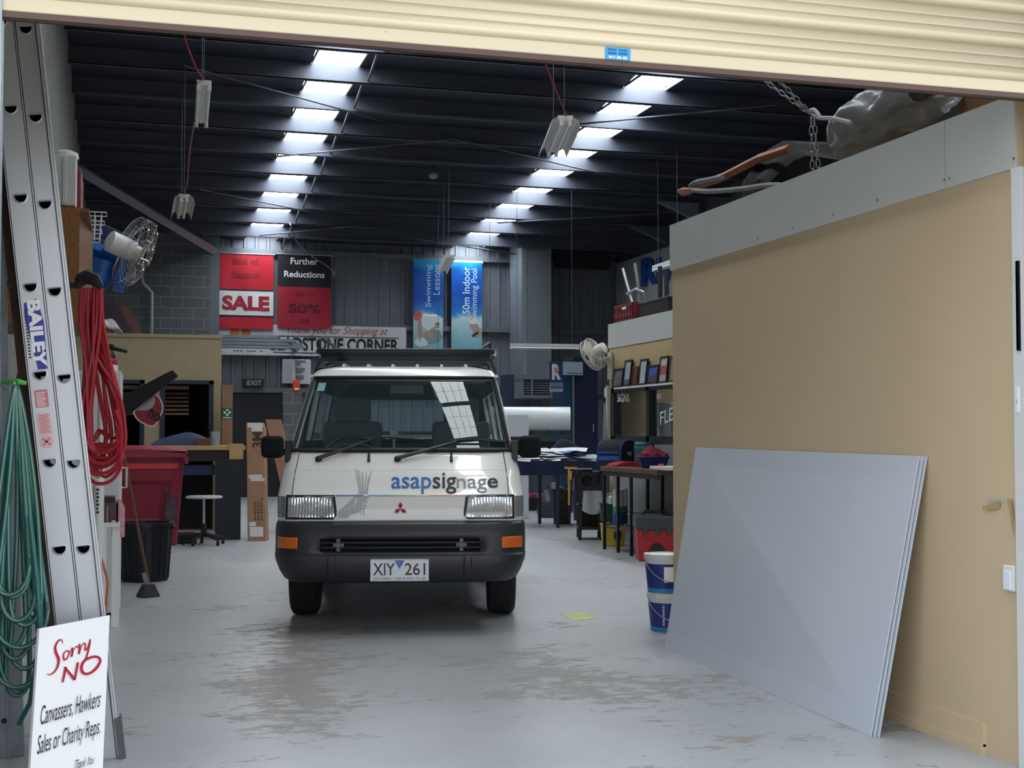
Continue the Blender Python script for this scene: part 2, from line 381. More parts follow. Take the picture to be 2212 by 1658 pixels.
# ---------------- booth partition on the right
BX = 3.36; BY1 = 7.98; BTOP = onX(1450, 487, BX).z; BST = onX(1450, 585, BX).z
def mdf_mat():
    m = mat('mdf board', '#c9b594', .62, var=.05, vscale=1.2); n = m.node_tree; b = n.nodes['Principled BSDF']
    t = n.nodes.new('ShaderNodeTexCoord'); z = n.nodes.new('ShaderNodeTexNoise'); z.inputs['Scale'].default_value = 5; z.inputs['Detail'].default_value = 8; z.inputs['Roughness'].default_value = .7
    mp = n.nodes.new('ShaderNodeMapping'); mp.inputs['Scale'].default_value = (1, 2.2, .55); n.links.new(t.outputs['Object'], mp.inputs[0]); n.links.new(mp.outputs[0], z.inputs['Vector'])
    r = n.nodes.new('ShaderNodeValToRGB'); r.color_ramp.elements[0].position = .70; r.color_ramp.elements[1].position = .74; n.links.new(z.outputs['Fac'], r.inputs[0])
    old = b.inputs['Base Color'].links[0].from_socket; q = n.nodes.new('ShaderNodeMix'); q.data_type = 'RGBA'
    n.links.new(r.outputs[0], q.inputs['Factor']); A = [i for i in q.inputs if i.type == 'RGBA']
    n.links.new(old, A[0]); A[1].default_value = (*lin('#a8946f'), 1); n.links.new([o for o in q.outputs if o.type == 'RGBA'][0], b.inputs['Base Color'])
    return m
MDF = mdf_mat()
STRIPG = mat('pale grey composite sheet', '#bfc3c1', .45, var=.03)
b = MB(); seam = onX(1811, 700, BX).y
b.bb(BX, BX + .09, YF + .2, seam - .0015, 0, BTOP - .02); b.bb(BX, BX + .09, seam + .0015, BY1, 0, BTOP - .02); b.bb(BX + .01, 6.2, BY1 - .09, BY1 - .001, 0, BTOP - .02)
b.build('wall_right.001', MDF, kind='structure')
MB().bb(BX + .09, 6.2, YF + .2, BY1 - .1, BTOP - .12, BTOP - .03).build('ceiling', mat('loft deck board', '#7d6a52', .8), kind='structure')
s2 = onX(2046, 300, BX).y
for k, (ya, yb) in enumerate(((s2 + .002, BY1 + .012), (YF + .2, s2 - .002))):
    t = MB().bb(BX - .012, BX, ya, yb, BST, BTOP).build('trim_%d' % (120 + k), STRIPG, kind='structure')
    g = MB()
    for (px, py) in ((1507, 553), (1637, 515), (1713, 492), (1799, 463), (1896, 432), (2040, 388), (2051, 385), (2190, 342)):
        p = onX(px, py, BX - .013)
        if ya < p.y < yb: g.cyl((p.x - .003, p.y, p.z), (p.x + .002, p.y, p.z), .006, n=8)
    g.build('screw', GALV, t, world=True)
b = MB(); b.bb(BX - .012, BX, 4.75, BY1, 0.03, .125); b.bb(BX - .02, BX, 4.75, BY1, .0, .04)
b.build('baseboard_right', MDF, kind='structure')
yw = onX(2196, 600, BX).y
WTRIM = mat('white painted trim', '#d6dadb', .4)
t = MB().bb(BX - .02, BX + .0, YF + .16, yw, 0, BST - .002).build('trim_130', WTRIM, kind='structure')
# thing mounted on the white trim at the frame edge: dark viewing panel
za = onX(2204, 757, BX - .02).z; zb = onX(2204, 563, BX - .02).z; ye = onX(2200, 650, BX - .02).y
g = MB(); r = .012
pts = []
for cx, cz, a0 in ((YF + .165 + r, za + r, 180), (ye - r, za + r, 270), (ye - r, zb - r, 0), (YF + .165 + r, zb - r, 90)):
    for q in range(5):
        a = R(a0 + 90 * q / 4); pts.append((cx + r * math.cos(a), cz + r * math.sin(a)))
g.prism(pts, lambda u, v, d: Vector((BX - .02 - d, u, v)), 0, .012)
tag(g.build('black_sign', mat('tinted panel', '#15151c', .15)), 'black rounded panel on the white trim beside the tan board wall', 'sign')
lg = MB().bb(BX - .024, BX - .02, YF + .18, onX(2205, 880, BX).y, onX(2207, 890, BX).z, onX(2207, 835, BX).z)
o = lg.build('notice_sticker', PAPER); tag(o, 'small white sticker on the white trim under the black panel', 'sticker')
g = MB(); g.bb(BX - .026, BX - .024, YF + .19, onX(2208, 880, BX).y, onX(2207, 872, BX).z, onX(2207, 862, BX).z); g.build('printing', mat('dark blue ink', '#1c2a6b', .5), o, world=True)
# torn patch on the board, switch plate
p = onX(2150, 1085, BX); 
r_ = thing('torn_patch', 'torn patch of board facing with two peeled curls', 'torn board', (BX, p.y, p.z))
pa = lambda x, y, o: onX(x, y, BX - o) - Vector((BX, p.y, p.z))
g = MB(); g.add([pa(2133, 1074, .001), pa(2183, 1076, .001), pa(2186, 1095, .001), pa(2174, 1084, .001), pa(2134, 1092, .001)], [(0, 1, 2, 3), (0, 3, 4)]); g.build('bare_core', mat('grey torn core', '#b7afa2', .9), r_, solid=.002)
g = MB(); g.slab(lambda u, v, k: pa(2160 - 38 * u, 1080 + 2 * v * 9 * (1 - u * .6) + u * 14, .004 + .02 * u + .002 * k), 6, 2); g.build('peeled_curl', mat('peeled facing', '#a28a5e', .8), r_)
g = MB(); g.slab(lambda u, v, k: pa(2176 + 14 * u + 9 * v * (1 - u), 1078 + 82 * u, .004 + .015 * math.sin(u * 3) + .002 * k), 8, 2); g.build('peeled_curl', MATS['peeled facing'], r_)
p = onX(2187, 1248, BX)
r_ = thing('switch_plate', 'small white switch plate low on the tan board wall', 'switch', (BX, p.y, p.z))
g = MB().bb(-.02, 0, -.034, .034, -.05, .05); g.build('plate', WHITEPL, r_, bevel=.004)
g = MB().bb(-.026, -.02, -.02, .026, -.045, .03); g.build('rocker', mat('bluish white plastic', '#dfe6f5', .35), r_, bevel=.003)
# ---------------- second booth further back on the right
B2X = 5.75; B2Y = 15.67; B2T = onX(1318, 700, B2X).z
zs = onX(1320, 752, B2X).z; zw1 = onX(1325, 838, B2X).z; zw0 = onX(1325, 952, B2X).z
BEIGE = mat('tan wall lining', '#b9a27a', .7, var=.05)
b = MB(); b.bb(B2X, B2X + .1, 12, B2Y, zw1, B2T - .01); b.bb(B2X, 10.3, B2Y - .1, B2Y, 0, B2T - .01)
b.bb(B2X, B2X + .1, B2Y - .12, B2Y, zw0, zw1)
b.build('wall_right.002', BEIGE, kind='structure')
MB().bb(B2X, B2X + .1, 12, B2Y, 0, zw0).build('wall_right.003', mat('grey wall lining', '#8f9196', .7, var=.05), kind='structure')
MB().bb(B2X + .1, B2X + .5, 12, B2Y - .1, B2T - .1, B2T - .02).build('ceiling', MATS['loft deck board'], kind='structure')  # only a narrow roof strip, rest left open so skylights light the office
MB().bb(B2X - .012, B2X, 12, B2Y + .01, zs, B2T).build('trim_131', STRIPG, kind='structure')
MB().bb(9.0, 9.1, 12, B2Y - .1, 0, B2T - .1).build('wall_right.004', mat('office inside wall', '#6d6b66', .8), kind='structure')
# window with its frame
wf = MB(); FRM = mat('dark window frame', '#22242a', .4)
ya, yb = 12.2, B2Y - .12; ym = onX(1402, 890, B2X).y
for y in (ya + .03, ym, yb - .04): wf.bb(B2X - .02, B2X + .08, y - .045, y + .045, zw0, zw1)
for z in (zw0 + .03, zw1 - .03): wf.bb(B2X - .02, B2X + .08, ya, yb, z - .03, z + .03)
w_ = wf.build('window_50', FRM, kind='structure')
MB().bb(B2X + .02, B2X + .026, ya, yb, zw0, zw1).build('window_pane', glass('office glass', (.93, .95, .95)), w_, world=True)
fnw = lambda u, v: onX(u, -v, B2X - .0) + Vector((.012, 0, 0))
g = MB(); g.text('SIGNS', (1331, 1357, -868, -850), fnw, bold=.02); g.build('lettering', WHITEINK, w_, world=True)
g = MB(); g.bb(B2X + .014, B2X + .018, onX(1426, 855, B2X).y, onX(1416, 855, B2X).y, onX(1420, 861, B2X).z, onX(1420, 850, B2X).z); g.build('sticker', WHITEINK, w_, world=True)
g = MB(); g.text('FLEX', (1424, 1466, -918, -890), lambda u, v: fnw(u, v + (u - 1424) * .42), bold=-.005); g.build('lettering', WHITEINK, w_, world=True)
# ---------------- office on the left
OY = 18.4; OX1 = onY(478, 840, OY).x; OT = onY(350, 722, OY).z; oz1 = onY(400, 821, OY).z
oz0 = .92
CREAM = mat('cream wall lining', '#b5a588', .75, var=.05)
b = MB(); T = .12
b.bb(XL, OX1, OY, OY + T, oz1, OT - .04); b.bb(XL, OX1 + .012, OY - .015, OY + T, OT - .04, OT + .005); b.bb(XL, OX1, OY, OY + T, 0, oz0)
xs = [onY(p, 890, OY).x for p in (312, 346, 461)]
b.bb(xs[0], xs[1], OY, OY + T, oz0, oz1); b.bb(xs[2], OX1, OY, OY + T, oz0, oz1); b.bb(XL, XL + .1, OY, OY + T, oz0, oz1)
b.bb(OX1 - .1, OX1, OY + T, 22.5, 0, OT - .02); b.build('wall_office', CREAM, kind='structure')
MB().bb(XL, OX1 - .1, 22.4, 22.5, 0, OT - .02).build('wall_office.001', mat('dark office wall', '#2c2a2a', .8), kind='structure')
MB().bb(XL, OX1 - .05, OY + T, 22.5, OT - .14, OT - .05).build('ceiling', MATS['loft deck board'], kind='structure')
for i, (xa, xb) in enumerate(((XL + .1, xs[0]), (xs[1], xs[2]))):
    f = MB(); f.bb(xa, xa + .06, OY - .02, OY + .1, oz0, oz1); f.bb(xb - .06, xb, OY - .02, OY + .1, oz0, oz1); f.bb(xa, xb, OY - .02, OY + .1, oz1 - .05, oz1); f.bb(xa, xb, OY - .02, OY + .1, oz0, oz0 + .05)
    f.build('window_%d' % (51 + i), mat('slate window frame', '#2a3345', .45), kind='structure')
    x0, x1 = (xa + .06, xb - .06); 
    if i == 1: x1 = onY(410, 870, OY).x
    bl = MB(); z = onY(380, 893, OY).z
    for q in range(6):
        zz = z + q * .055; bl.box(((x0 + x1) / 2, OY + .3, zz), (x1 - x0, .045, .006), (R(35), 0, 0))
    bl.bb(x0, x1, OY + .28, OY + .33, z + 6 * .055, z + 6 * .055 + .05)
    o = bl.build('timber_blind', mat('timber blind slats', '#a88f7c', .5, var=.15, vscale=20)); tag(o, ['slatted timber blind half lowered in the narrow office opening', 'slatted timber blind half lowered in the wide office opening'][i], 'blind')
# ---------------- exit door in the back wall
xa = onY(500, 900, YB - .1).x; xb = onY(612, 900, YB - .1).x; zt_ = onY(560, 848, YB - .1).z
d = MB().bb(xa, xb, YB - .12, YB - .06, 0, zt_).build('door_1', mat('dark exit door', '#20222a', .5), kind='structure')
g = MB(); g.bb(xa - .06, xa, YB - .14, YB - .05, 0, zt_ + .06); g.bb(xb, xb + .06, YB - .14, YB - .05, 0, zt_ + .06); g.bb(xa, xb, YB - .14, YB - .05, zt_, zt_ + .06); g.build('door_frame', STEELG, d, world=True)
g = MB(); g.cyl((xb - .1, YB - .14, 1.05), (xb - .1, YB - .19, 1.05), .02); g.bb(xb - .22, xb - .08, YB - .2, YB - .18, 1.04, 1.065); g.build('door_handle', CHROME, d, world=True)
# ---------------- roller door
def cream_mat():
    m = mat('cream roller door paint', '#cfc3a5', .45); n = m.node_tree; b = n.nodes['Principled BSDF']
    t = n.nodes.new('ShaderNodeTexCoord'); mp = n.nodes.new('ShaderNodeMapping'); mp.inputs['Scale'].default_value = (.5, 1, 2.5); n.links.new(t.outputs['Object'], mp.inputs[0])
    z = n.nodes.new('ShaderNodeTexNoise'); z.inputs['Scale'].default_value = 16; z.inputs['Detail'].default_value = 9; z.inputs['Roughness'].default_value = .75; n.links.new(mp.outputs[0], z.inputs['Vector'])
    r = n.nodes.new('ShaderNodeValToRGB'); r.color_ramp.elements[0].position = .685; r.color_ramp.elements[1].position = .70; n.links.new(z.outputs['Fac'], r.inputs[0])
    q = n.nodes.new('ShaderNodeMix'); q.data_type = 'RGBA'; n.links.new(r.outputs[0], q.inputs['Factor']); A = [i for i in q.inputs if i.type == 'RGBA']
    A[0].default_value = (*lin('#cfc3a5'), 1); A[1].default_value = (*lin('#8d8470'), 1); n.links.new([o for o in q.outputs if o.type == 'RGBA'][0], b.inputs['Base Color'])
    return m
CREAMP = cream_mat()
DB = onY(1106, 121, YF).z - .0
DB = 2.572
rd = thing('roller_door', 'cream ribbed roller door pulled partly up over the entrance', 'roller door', (1.5, YF, DB))
prof = []
z = .050
while z < DOORH - DB + .1:
    rr = .017
    for q in range(7):
        a = math.pi * q / 6; prof.append((z + rr - rr * math.cos(a), -rr * math.sin(a) * 1.25))
    z2 = z + 2 * rr
    for dz, dy in ((.022, -.001), (.0235, -.006), (.026, -.006), (.0275, 0), (.058, 0), (.060, -.006), (.0625, -.006), (.064, 0)): prof.append((z2 + dz, dy))
    z = z2 + .097
x0, x1 = JL - .06 - 1.5, JR + .06 - 1.5
nP = len(prof); b = MB(); b.add([(x, y, zz) for x in (x0, x1) for zz, y in prof], [(i, i + 1, i + 1 + nP, i + nP) for i in range(nP - 1)])
b.build('curtain', CREAMP, rd, smooth=35, solid=.002)
b = MB(); b.bb(x0, x1, -.012, .012, .006, .052); b.build('bottom_rail', CREAMP, rd, bevel=.004)
b = MB(); b.bb(x0, x1, -.01, .035, -.012, .006); b.bb(x0, x1, .03, .035, -.012, .05); b.build('weather_strip', mat('brown weather strip', '#5a4640', .7), rd)
p0 = Vector((1.5, YF, DB)); sa = onY(1308, 106, YF - .016) - p0; sb = onY(1362, 134, YF - .016) - p0
b = MB(); b.bb(sa.x, sb.x, -.0145, -.012, .007, .049); st = b.build('sticker', mat('bright blue sticker', '#1e93d0', .4), rd)
b = MB(); fs = lambda u, v: Vector((u, -.0152, v)); wd = sb.x - sa.x
b.text('0417 385 483', (sa.x + .012, sb.x - .012, .010, .020), fs, bold=.03); b.build('phone_number', WHITEINK, st)
b = MB(); [b.add([fs(x, z0), fs(x + .0055, z0), fs(x + .0055, z1), fs(x, z1)], [(0, 1, 2, 3)]) for z0, z1 in ((.038, .044), (.025, .033)) for i in range(9) if i % 5 != 4 for x in [sa.x + .010 + i * (sb.x - sa.x - .02) / 9]]; b.build('lettering', mat('navy ink', '#173f86', .5), st)
MB().bb(JL - .02, JL + .055, YF - .02, YF + .06, 0, DOORH).build('door_guide', GALV, rd, world=True)
MB().bb(JR - .07, JR + .02, YF - .02, YF + .06, 0, DOORH).build('door_guide', GALV, rd, world=True)
# ------------------------------------------------------------------ the van
VO = Vector((P(864, 1200, 8.78).x, P(864, 1200, 8.78).y, 0))
van = thing('delivery_van', 'white delivery van parked nose-out in the middle of the workshop floor', 'van', VO, R(-12.9))
def lerp_tab(tab, z, k):
    if z <= tab[0][0]: return tab[0][k]
    for a, b in zip(tab, tab[1:]):
        if z <= b[0]:
            t = (z - a[0]) / (b[0] - a[0]); return a[k] + (b[k] - a[k]) * t
    return tab[-1][k]
#       z     yf    w     r    bow
VT = [(.40, .12, .79, .14, .05), (.70, .065, .815, .14, .05), (.76, .06, .822, .14, .05), (.885, .095, .822, .13, .05), (.90, .115, .822, .13, .05), (1.02, .20, .807, .12, .05), (1.055, .235, .80, .10, .05),
      (1.14, .315, .777, .08, .05), (1.178, .345, .766, .06, .05), (1.32, .492, .74, .06, .045), (1.50, .678, .708, .06, .045), (1.62, .802, .685, .06, .045), (1.700, .885, .669, .06, .045), (1.735, .925, .66, .08, .045),
      (1.762, .97, .635, .12, .03), (1.785, 1.10, .58, .15, .03)]
YR = 4.15
def front_y(x, z):
    yf, w_, r, bow = (lerp_tab(VT, z, k) for k in (1, 2, 3, 4))
    ax = min(abs(x), w_ - 1e-4); y = yf + bow * (ax / w_) ** 4
    if 1.178 < z < 1.70: t = (z - 1.178) / .522; y -= .018 * 4 * t * (1 - t)
    e = ax - (w_ - r)
    if e > 0: y += r * (1 - math.sqrt(max(0, 1 - (e / r) ** 2)))
    return y
GS = .965
fs_ = [0, .2, .4, .58, .74, .86, .92, GS, .985, .995, 1.0]
front_s = [-s for s in reversed(fs_)] + fs_[1:]
side_y = [1.08, 1.52, 1.62, 2.75, 2.87, 3.92, YR - .1]
rear_s = [-1, -.95, -.8, -.4, 0, .4, .8, .95, 1]
levels = [.40, .55, .70, .76, .82, .885, .90, .96, 1.02, 1.055, 1.10, 1.14, 1.178, 1.25, 1.32, 1.41, 1.50, 1.62, 1.70, 1.718, 1.735, 1.75, 1.762, 1.775, 1.785]
cols = [('f', s) for s in front_s] + [('s', y, 1) for y in side_y] + [('r', -s) for s in rear_s] + [('s', y, -1) for y in reversed(side_y)]
def vpt(c, z):
    w_ = lerp_tab(VT, z, 2); rear = YR - max(0, z - 1.1) * .12
    if c[0] == 'f': return Vector((w_ * c[1], front_y(w_ * c[1], z), z))
    if c[0] == 's': return Vector((w_ * c[2] * 1.0, min(c[1], rear - .06) if c[1] < YR - .2 else rear - .1, z))
    s = c[1]; return Vector((w_ * s * (.96 if abs(s) == 1 else 1), rear - (.06 if abs(s) == 1 else .0), z))
nc = len(cols)
b = MB(); vsx = [vpt(c, z) for z in levels for c in cols]; fcs = []
zg0, zg1 = levels.index(1.178), levels.index(1.70)
def is_front_glass(k):
    return cols[k][0] == 'f' and cols[(k + 1) % nc][0] == 'f' and abs(cols[k][1]) <= GS + 1e-6 and abs(cols[(k + 1) % nc][1]) <= GS + 1e-6
def side_glass(k):
    a, c = cols[k], cols[(k + 1) % nc]
    if a[0] == c[0] == 's':
        lo, hi = sorted((a[1], c[1])); return (lo, hi) in ((1.08, 1.52), (1.62, 2.75), (2.87, 3.92))
    if a[0] == c[0] == 'r': return abs(a[1]) <= .8 and abs(c[1]) <= .8
    return False
glass_f = []; glass_s = []
for i in range(len(levels) - 1):
    for k in range(nc):
        q = (i * nc + k, i * nc + (k + 1) % nc, (i + 1) * nc + (k + 1) % nc, (i + 1) * nc + k)
        if zg0 <= i < zg1 and is_front_glass(k): glass_f.append(q)
        elif zg0 + 1 <= i < zg1 - 1 and side_glass(k): glass_s.append(q)
        else: fcs.append(q)
# roof cap: rings drawn in towards a crown line
top = len(levels) - 1; ringp = [vsx[top * nc + k] for k in range(nc)]; cx = Vector((0, (1.1 + YR) / 2, 0)); prev = top * nc
for s, dz in ((.93, .010), (.8, .018), (.5, .026), (.2, .030)):
    st = len(vsx)
    for p in ringp:
        yy = max(1.13 + (1 - s) * 1.3, min(YR - .1 - (1 - s) * 1.3, cx.y + (p.y - cx.y) * (1 - (1 - s) * .9)))
        vsx.append(Vector((p.x * s, yy, 1.785 + dz)))
    for k in range(nc): fcs.append((prev + k, prev + (k + 1) % nc, st + (k + 1) % nc, st + k))
    prev = st
fcs.append(tuple(prev + k for k in range(nc)))
b.add(vsx, fcs)
VWHITE = mat('van white paint', '#e3e4e1', .28, coat=.6)
VDARK = mat('dark cab lining', '#4a4f54', .8)
body = b.build('body', [VWHITE, VDARK], van, smooth=28)
md = body.modifiers.new('lining', 'SOLIDIFY'); md.thickness = .03; md.offset = -1; md.material_offset = 1; md.material_offset_rim = 0
# glass
GLZ = glass('windscreen glass', (.80, .88, .88), 1.42, .045, '#8fb0b8')  # pale teal diffuse body paints the reflected haze into the glass
g = MB(); idx = {}
def sub(faces, inset):
    m = MB(); used = {}
    for q in faces:
        for i in q:
            if i not in used: used[i] = len(used)
    vs_ = [None] * len(used)
    for i, j in used.items():
        p = vsx[i].copy(); p += inset(p); vs_[j] = p
    return m.add(vs_, [tuple(used[i] for i in q) for q in faces])
def ws_pt(u, v):
    z = 1.178 + .522 * v; x = lerp_tab(VT, z, 2) * GS * (2 * u - 1); return Vector((x, front_y(x, z) + .006, z))
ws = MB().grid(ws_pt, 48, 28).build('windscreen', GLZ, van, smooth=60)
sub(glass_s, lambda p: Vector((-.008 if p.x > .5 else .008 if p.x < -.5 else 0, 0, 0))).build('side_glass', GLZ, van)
# black surround of the windscreen with rounded corners
def wsp(s, z, o=.0): 
    x = lerp_tab(VT, z, 2) * s; return Vector((x, front_y(x, z) - o, z))
per = []
zz0, zz1 = 1.180, 1.698
for k in range(17): per.append(wsp(-GS + 2 * GS * k / 16, zz0, .002))
for k in range(1, 11): per.append(wsp(GS, zz0 + (zz1 - zz0) * k / 10, .002))
for k in range(1, 17): per.append(wsp(GS - 2 * GS * k / 16, zz1, .002))
for k in range(1, 10): per.append(wsp(-GS, zz1 - (zz1 - zz0) * k / 10, .002))
MB().tube(per, .014, n=8, closed=True).build('windscreen_seal', BLACKRUB, van, smooth=True)
def vx(px, Z): # photo column -> van-local x at depth Z
    return (px - (864 + (Z - 8.78) * 9)) * Z / F_PX
def vz(py, Z): return CAMH + (H0 - py) * Z / F_PX
def patch(x0, x1, z0, z1, o, nx=8, nz=4, th=.004, surf=front_y):
    b = MB(); b.slab(lambda u, v, k: (lambda x, z: Vector((x, surf(x, z) - o + th * k, z)))(x0 + (x1 - x0) * u, z0 + (z1 - z0) * v), nx, nz); return b
def poly_patch(pts, o, surf=front_y):
    return MB().add([Vector((x, surf(x, z) - o, z)) for x, z in pts], [tuple(range(len(pts)))])
# ink-band strips at top and bottom of the windscreen
for z0, z1 in ((1.182, 1.200), (1.676, 1.697)):
    patch(-.955 * lerp_tab(VT, z0, 2), .955 * lerp_tab(VT, z0, 2), z0, z1, .0, 20, 1, .003).build('ink_band', BLACK, van)
# panel lines
SHUT = mat('dark shut line', '#3a3c40', .7)
for sx in (-1, 1):
    b = MB(); b.tube([Vector((sx * x, front_y(x, z) - .0005, z)) for x, z in ((.690, 1.172), (.705, 1.06), (.712, .97), (.715, .895))], .0028, n=5); b.build('panel_gap', SHUT, van)
b = MB(); b.tube([Vector((x, front_y(x, 1.052) + .0015, 1.052)) for x in [(-.79 + 1.58 * k / 20) for k in range(21)]], .0025, n=5); b.build('panel_crease', mat('van white crease', '#d5d6d3', .4), van)
# ---- bumper
DG = mat('dark grey bumper plastic', '#272a31', .45, bump=.04, bscale=300)
BT = [(.325, .02, .745, .20), (.35, -.03, .775, .2), (.40, -.065, .80, .2), (.47, -.075, .825, .2), (.505, -.07, .83, .2), (.515, -.045, .83, .2), (.53, -.035, .83, .2), (.625, -.03, .83, .2), (.67, -.022, .83, .2), (.705, -.005, .828, .2), (.722, .03, .822, .2), (.73, .07, .81, .2)]
def bump_y(x, z):
    yf, w_, r = (lerp_tab(BT, z, k) for k in (1, 2, 3)); ax = min(abs(x), w_ - 1e-4); y = yf + .05 * (ax / w_) ** 2; e = ax - (w_ - r)
    if e > 0: y += r * (1 - math.sqrt(max(0, 1 - (e / r) ** 2)))
    return y
blev = [.325, .335, .35, .375, .40, .47, .495, .505, .51, .515, .53, .55, .615, .64, .67, .69, .705, .715, .722, .727, .73]
bs = [0, .2, .4, .55, .625, .72, .78, .84, .89, .93, .96, .985, 1.0]; bs = [-s for s in reversed(bs)] + bs[1:]
def bpt(s, z):
    w_ = lerp_tab(BT, z, 2); x = w_ * s; return Vector((x, bump_y(x, z), z))
b = MB(); rows = []
for z in blev:
    w_ = lerp_tab(BT, z, 2); rows.append([Vector((-w_, .75, z))] + [bpt(s, z) for s in bs] + [Vector((w_, .75, z))])
nb = len(rows[0]); ff = []
for i in range(len(blev) - 1):
    for k in range(nb - 1):
        hole = .53 <= blev[i] and blev[i + 1] <= .6151 and 1 <= k < nb - 2 and max(abs(bs[k - 1]), abs(bs[k])) <= .6251
        if not hole: ff.append((i * nb + k, i * nb + k + 1, (i + 1) * nb + k + 1, (i + 1) * nb + k))
b.add([p for r in rows for p in r], ff)
bm_ = b.build('bumper', DG, van, smooth=30)
m_ = bm_.modifiers.new('thick', 'SOLIDIFY'); m_.thickness = .02; m_.offset = -1
gx = .625 * .83
b = MB()
for z in (.556, .588):
    b.slab(lambda u, v, k, z=z: (lambda x: Vector((x, bump_y(x, .57) + .014 + .02 * v + .0 * k, z - .003 + .006 * k)))(-gx + 2 * gx * u), 16, 2)
b.build('grille_slat', DG, van)
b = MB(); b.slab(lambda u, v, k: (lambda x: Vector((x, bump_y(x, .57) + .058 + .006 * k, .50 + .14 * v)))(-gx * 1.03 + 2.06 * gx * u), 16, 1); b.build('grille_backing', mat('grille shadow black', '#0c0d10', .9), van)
for sx in (-1, 1): b = MB(); b.bb(sx * .40 - .012, sx * .40 + .012, -.0, .028, .532, .613); b.bb(sx * .40 - .035, sx * .40 + .035, .016, .03, .56, .59); b.build('grille_bracket', STEELG, van)
for sx in (-1, 1):   # moulded uprights on the lower bumper
    x = sx * .415
    patch(min(x, x + sx * .05), max(x, x + sx * .05), .36, .505, .016, 3, 4, .03, bump_y).build('bumper_rib', DG, van, smooth=40, bevel=.008)
    patch(sx * .735 - .072 if sx > 0 else -.807, .807 if sx > 0 else -.735 + .072, .549, .622, .010, 8, 3, .03, bump_y).build('indicator', mat('amber lens', '#d9690f', .12, coat=.5, bump=.25, bscale=90), van, smooth=40, bevel=.004)
AMB = MATS['amber lens']
# plate
pl = MB().bb(-.188, .188, -.085, -.079, .348, .486).build('number_plate', mat('plate white', '#dfe2e8', .35), van, bevel=.004)
NAVY = mat('plate lettering', '#2b2e3a', .5)
fp = lambda u, v: Vector((u, -.0862, v))
for s_, u0, u1 in (('XIY', -.170, -.030), ('261', .034, .166)): b = MB(); b.text(s_, (u0, u1, .385, .462), fp, bold=.008); b.build('lettering', NAVY, pl)
b = MB(); b.text('VICTORIA - THE PLACE TO BE', (-.168, .168, .356, .371), fp, bold=.012, spacing=1.1); b.build('lettering', mat('plate motto blue', '#3d5480', .5), pl)
b = MB(); b.add([fp(-.032, .480), fp(.032, .480), fp(0, .425)], [(0, 1, 2)]); b.build('triangle_mark', mat('plate blue', '#2a62b0', .4), pl)
b = MB()
for x, z in ((-.014, .470), (.012, .468), (0, .455), (.004, .440), (-.004, .463)): b.add([Vector((x + .003 * math.cos(a), -.0866, z + .003 * math.sin(a))) for a in [R(60 * q) for q in range(6)]], [tuple(range(6))])
b.build('stars', WHITEINK, pl)
b = MB()
fr = [(-.188, .348), (.188, .348), (.188, .486), (-.188, .486)]
b.tube([Vector((x, -.083, z)) for x, z in fr], .004, n=6, closed=True); b.build('plate_border', GALV, pl)
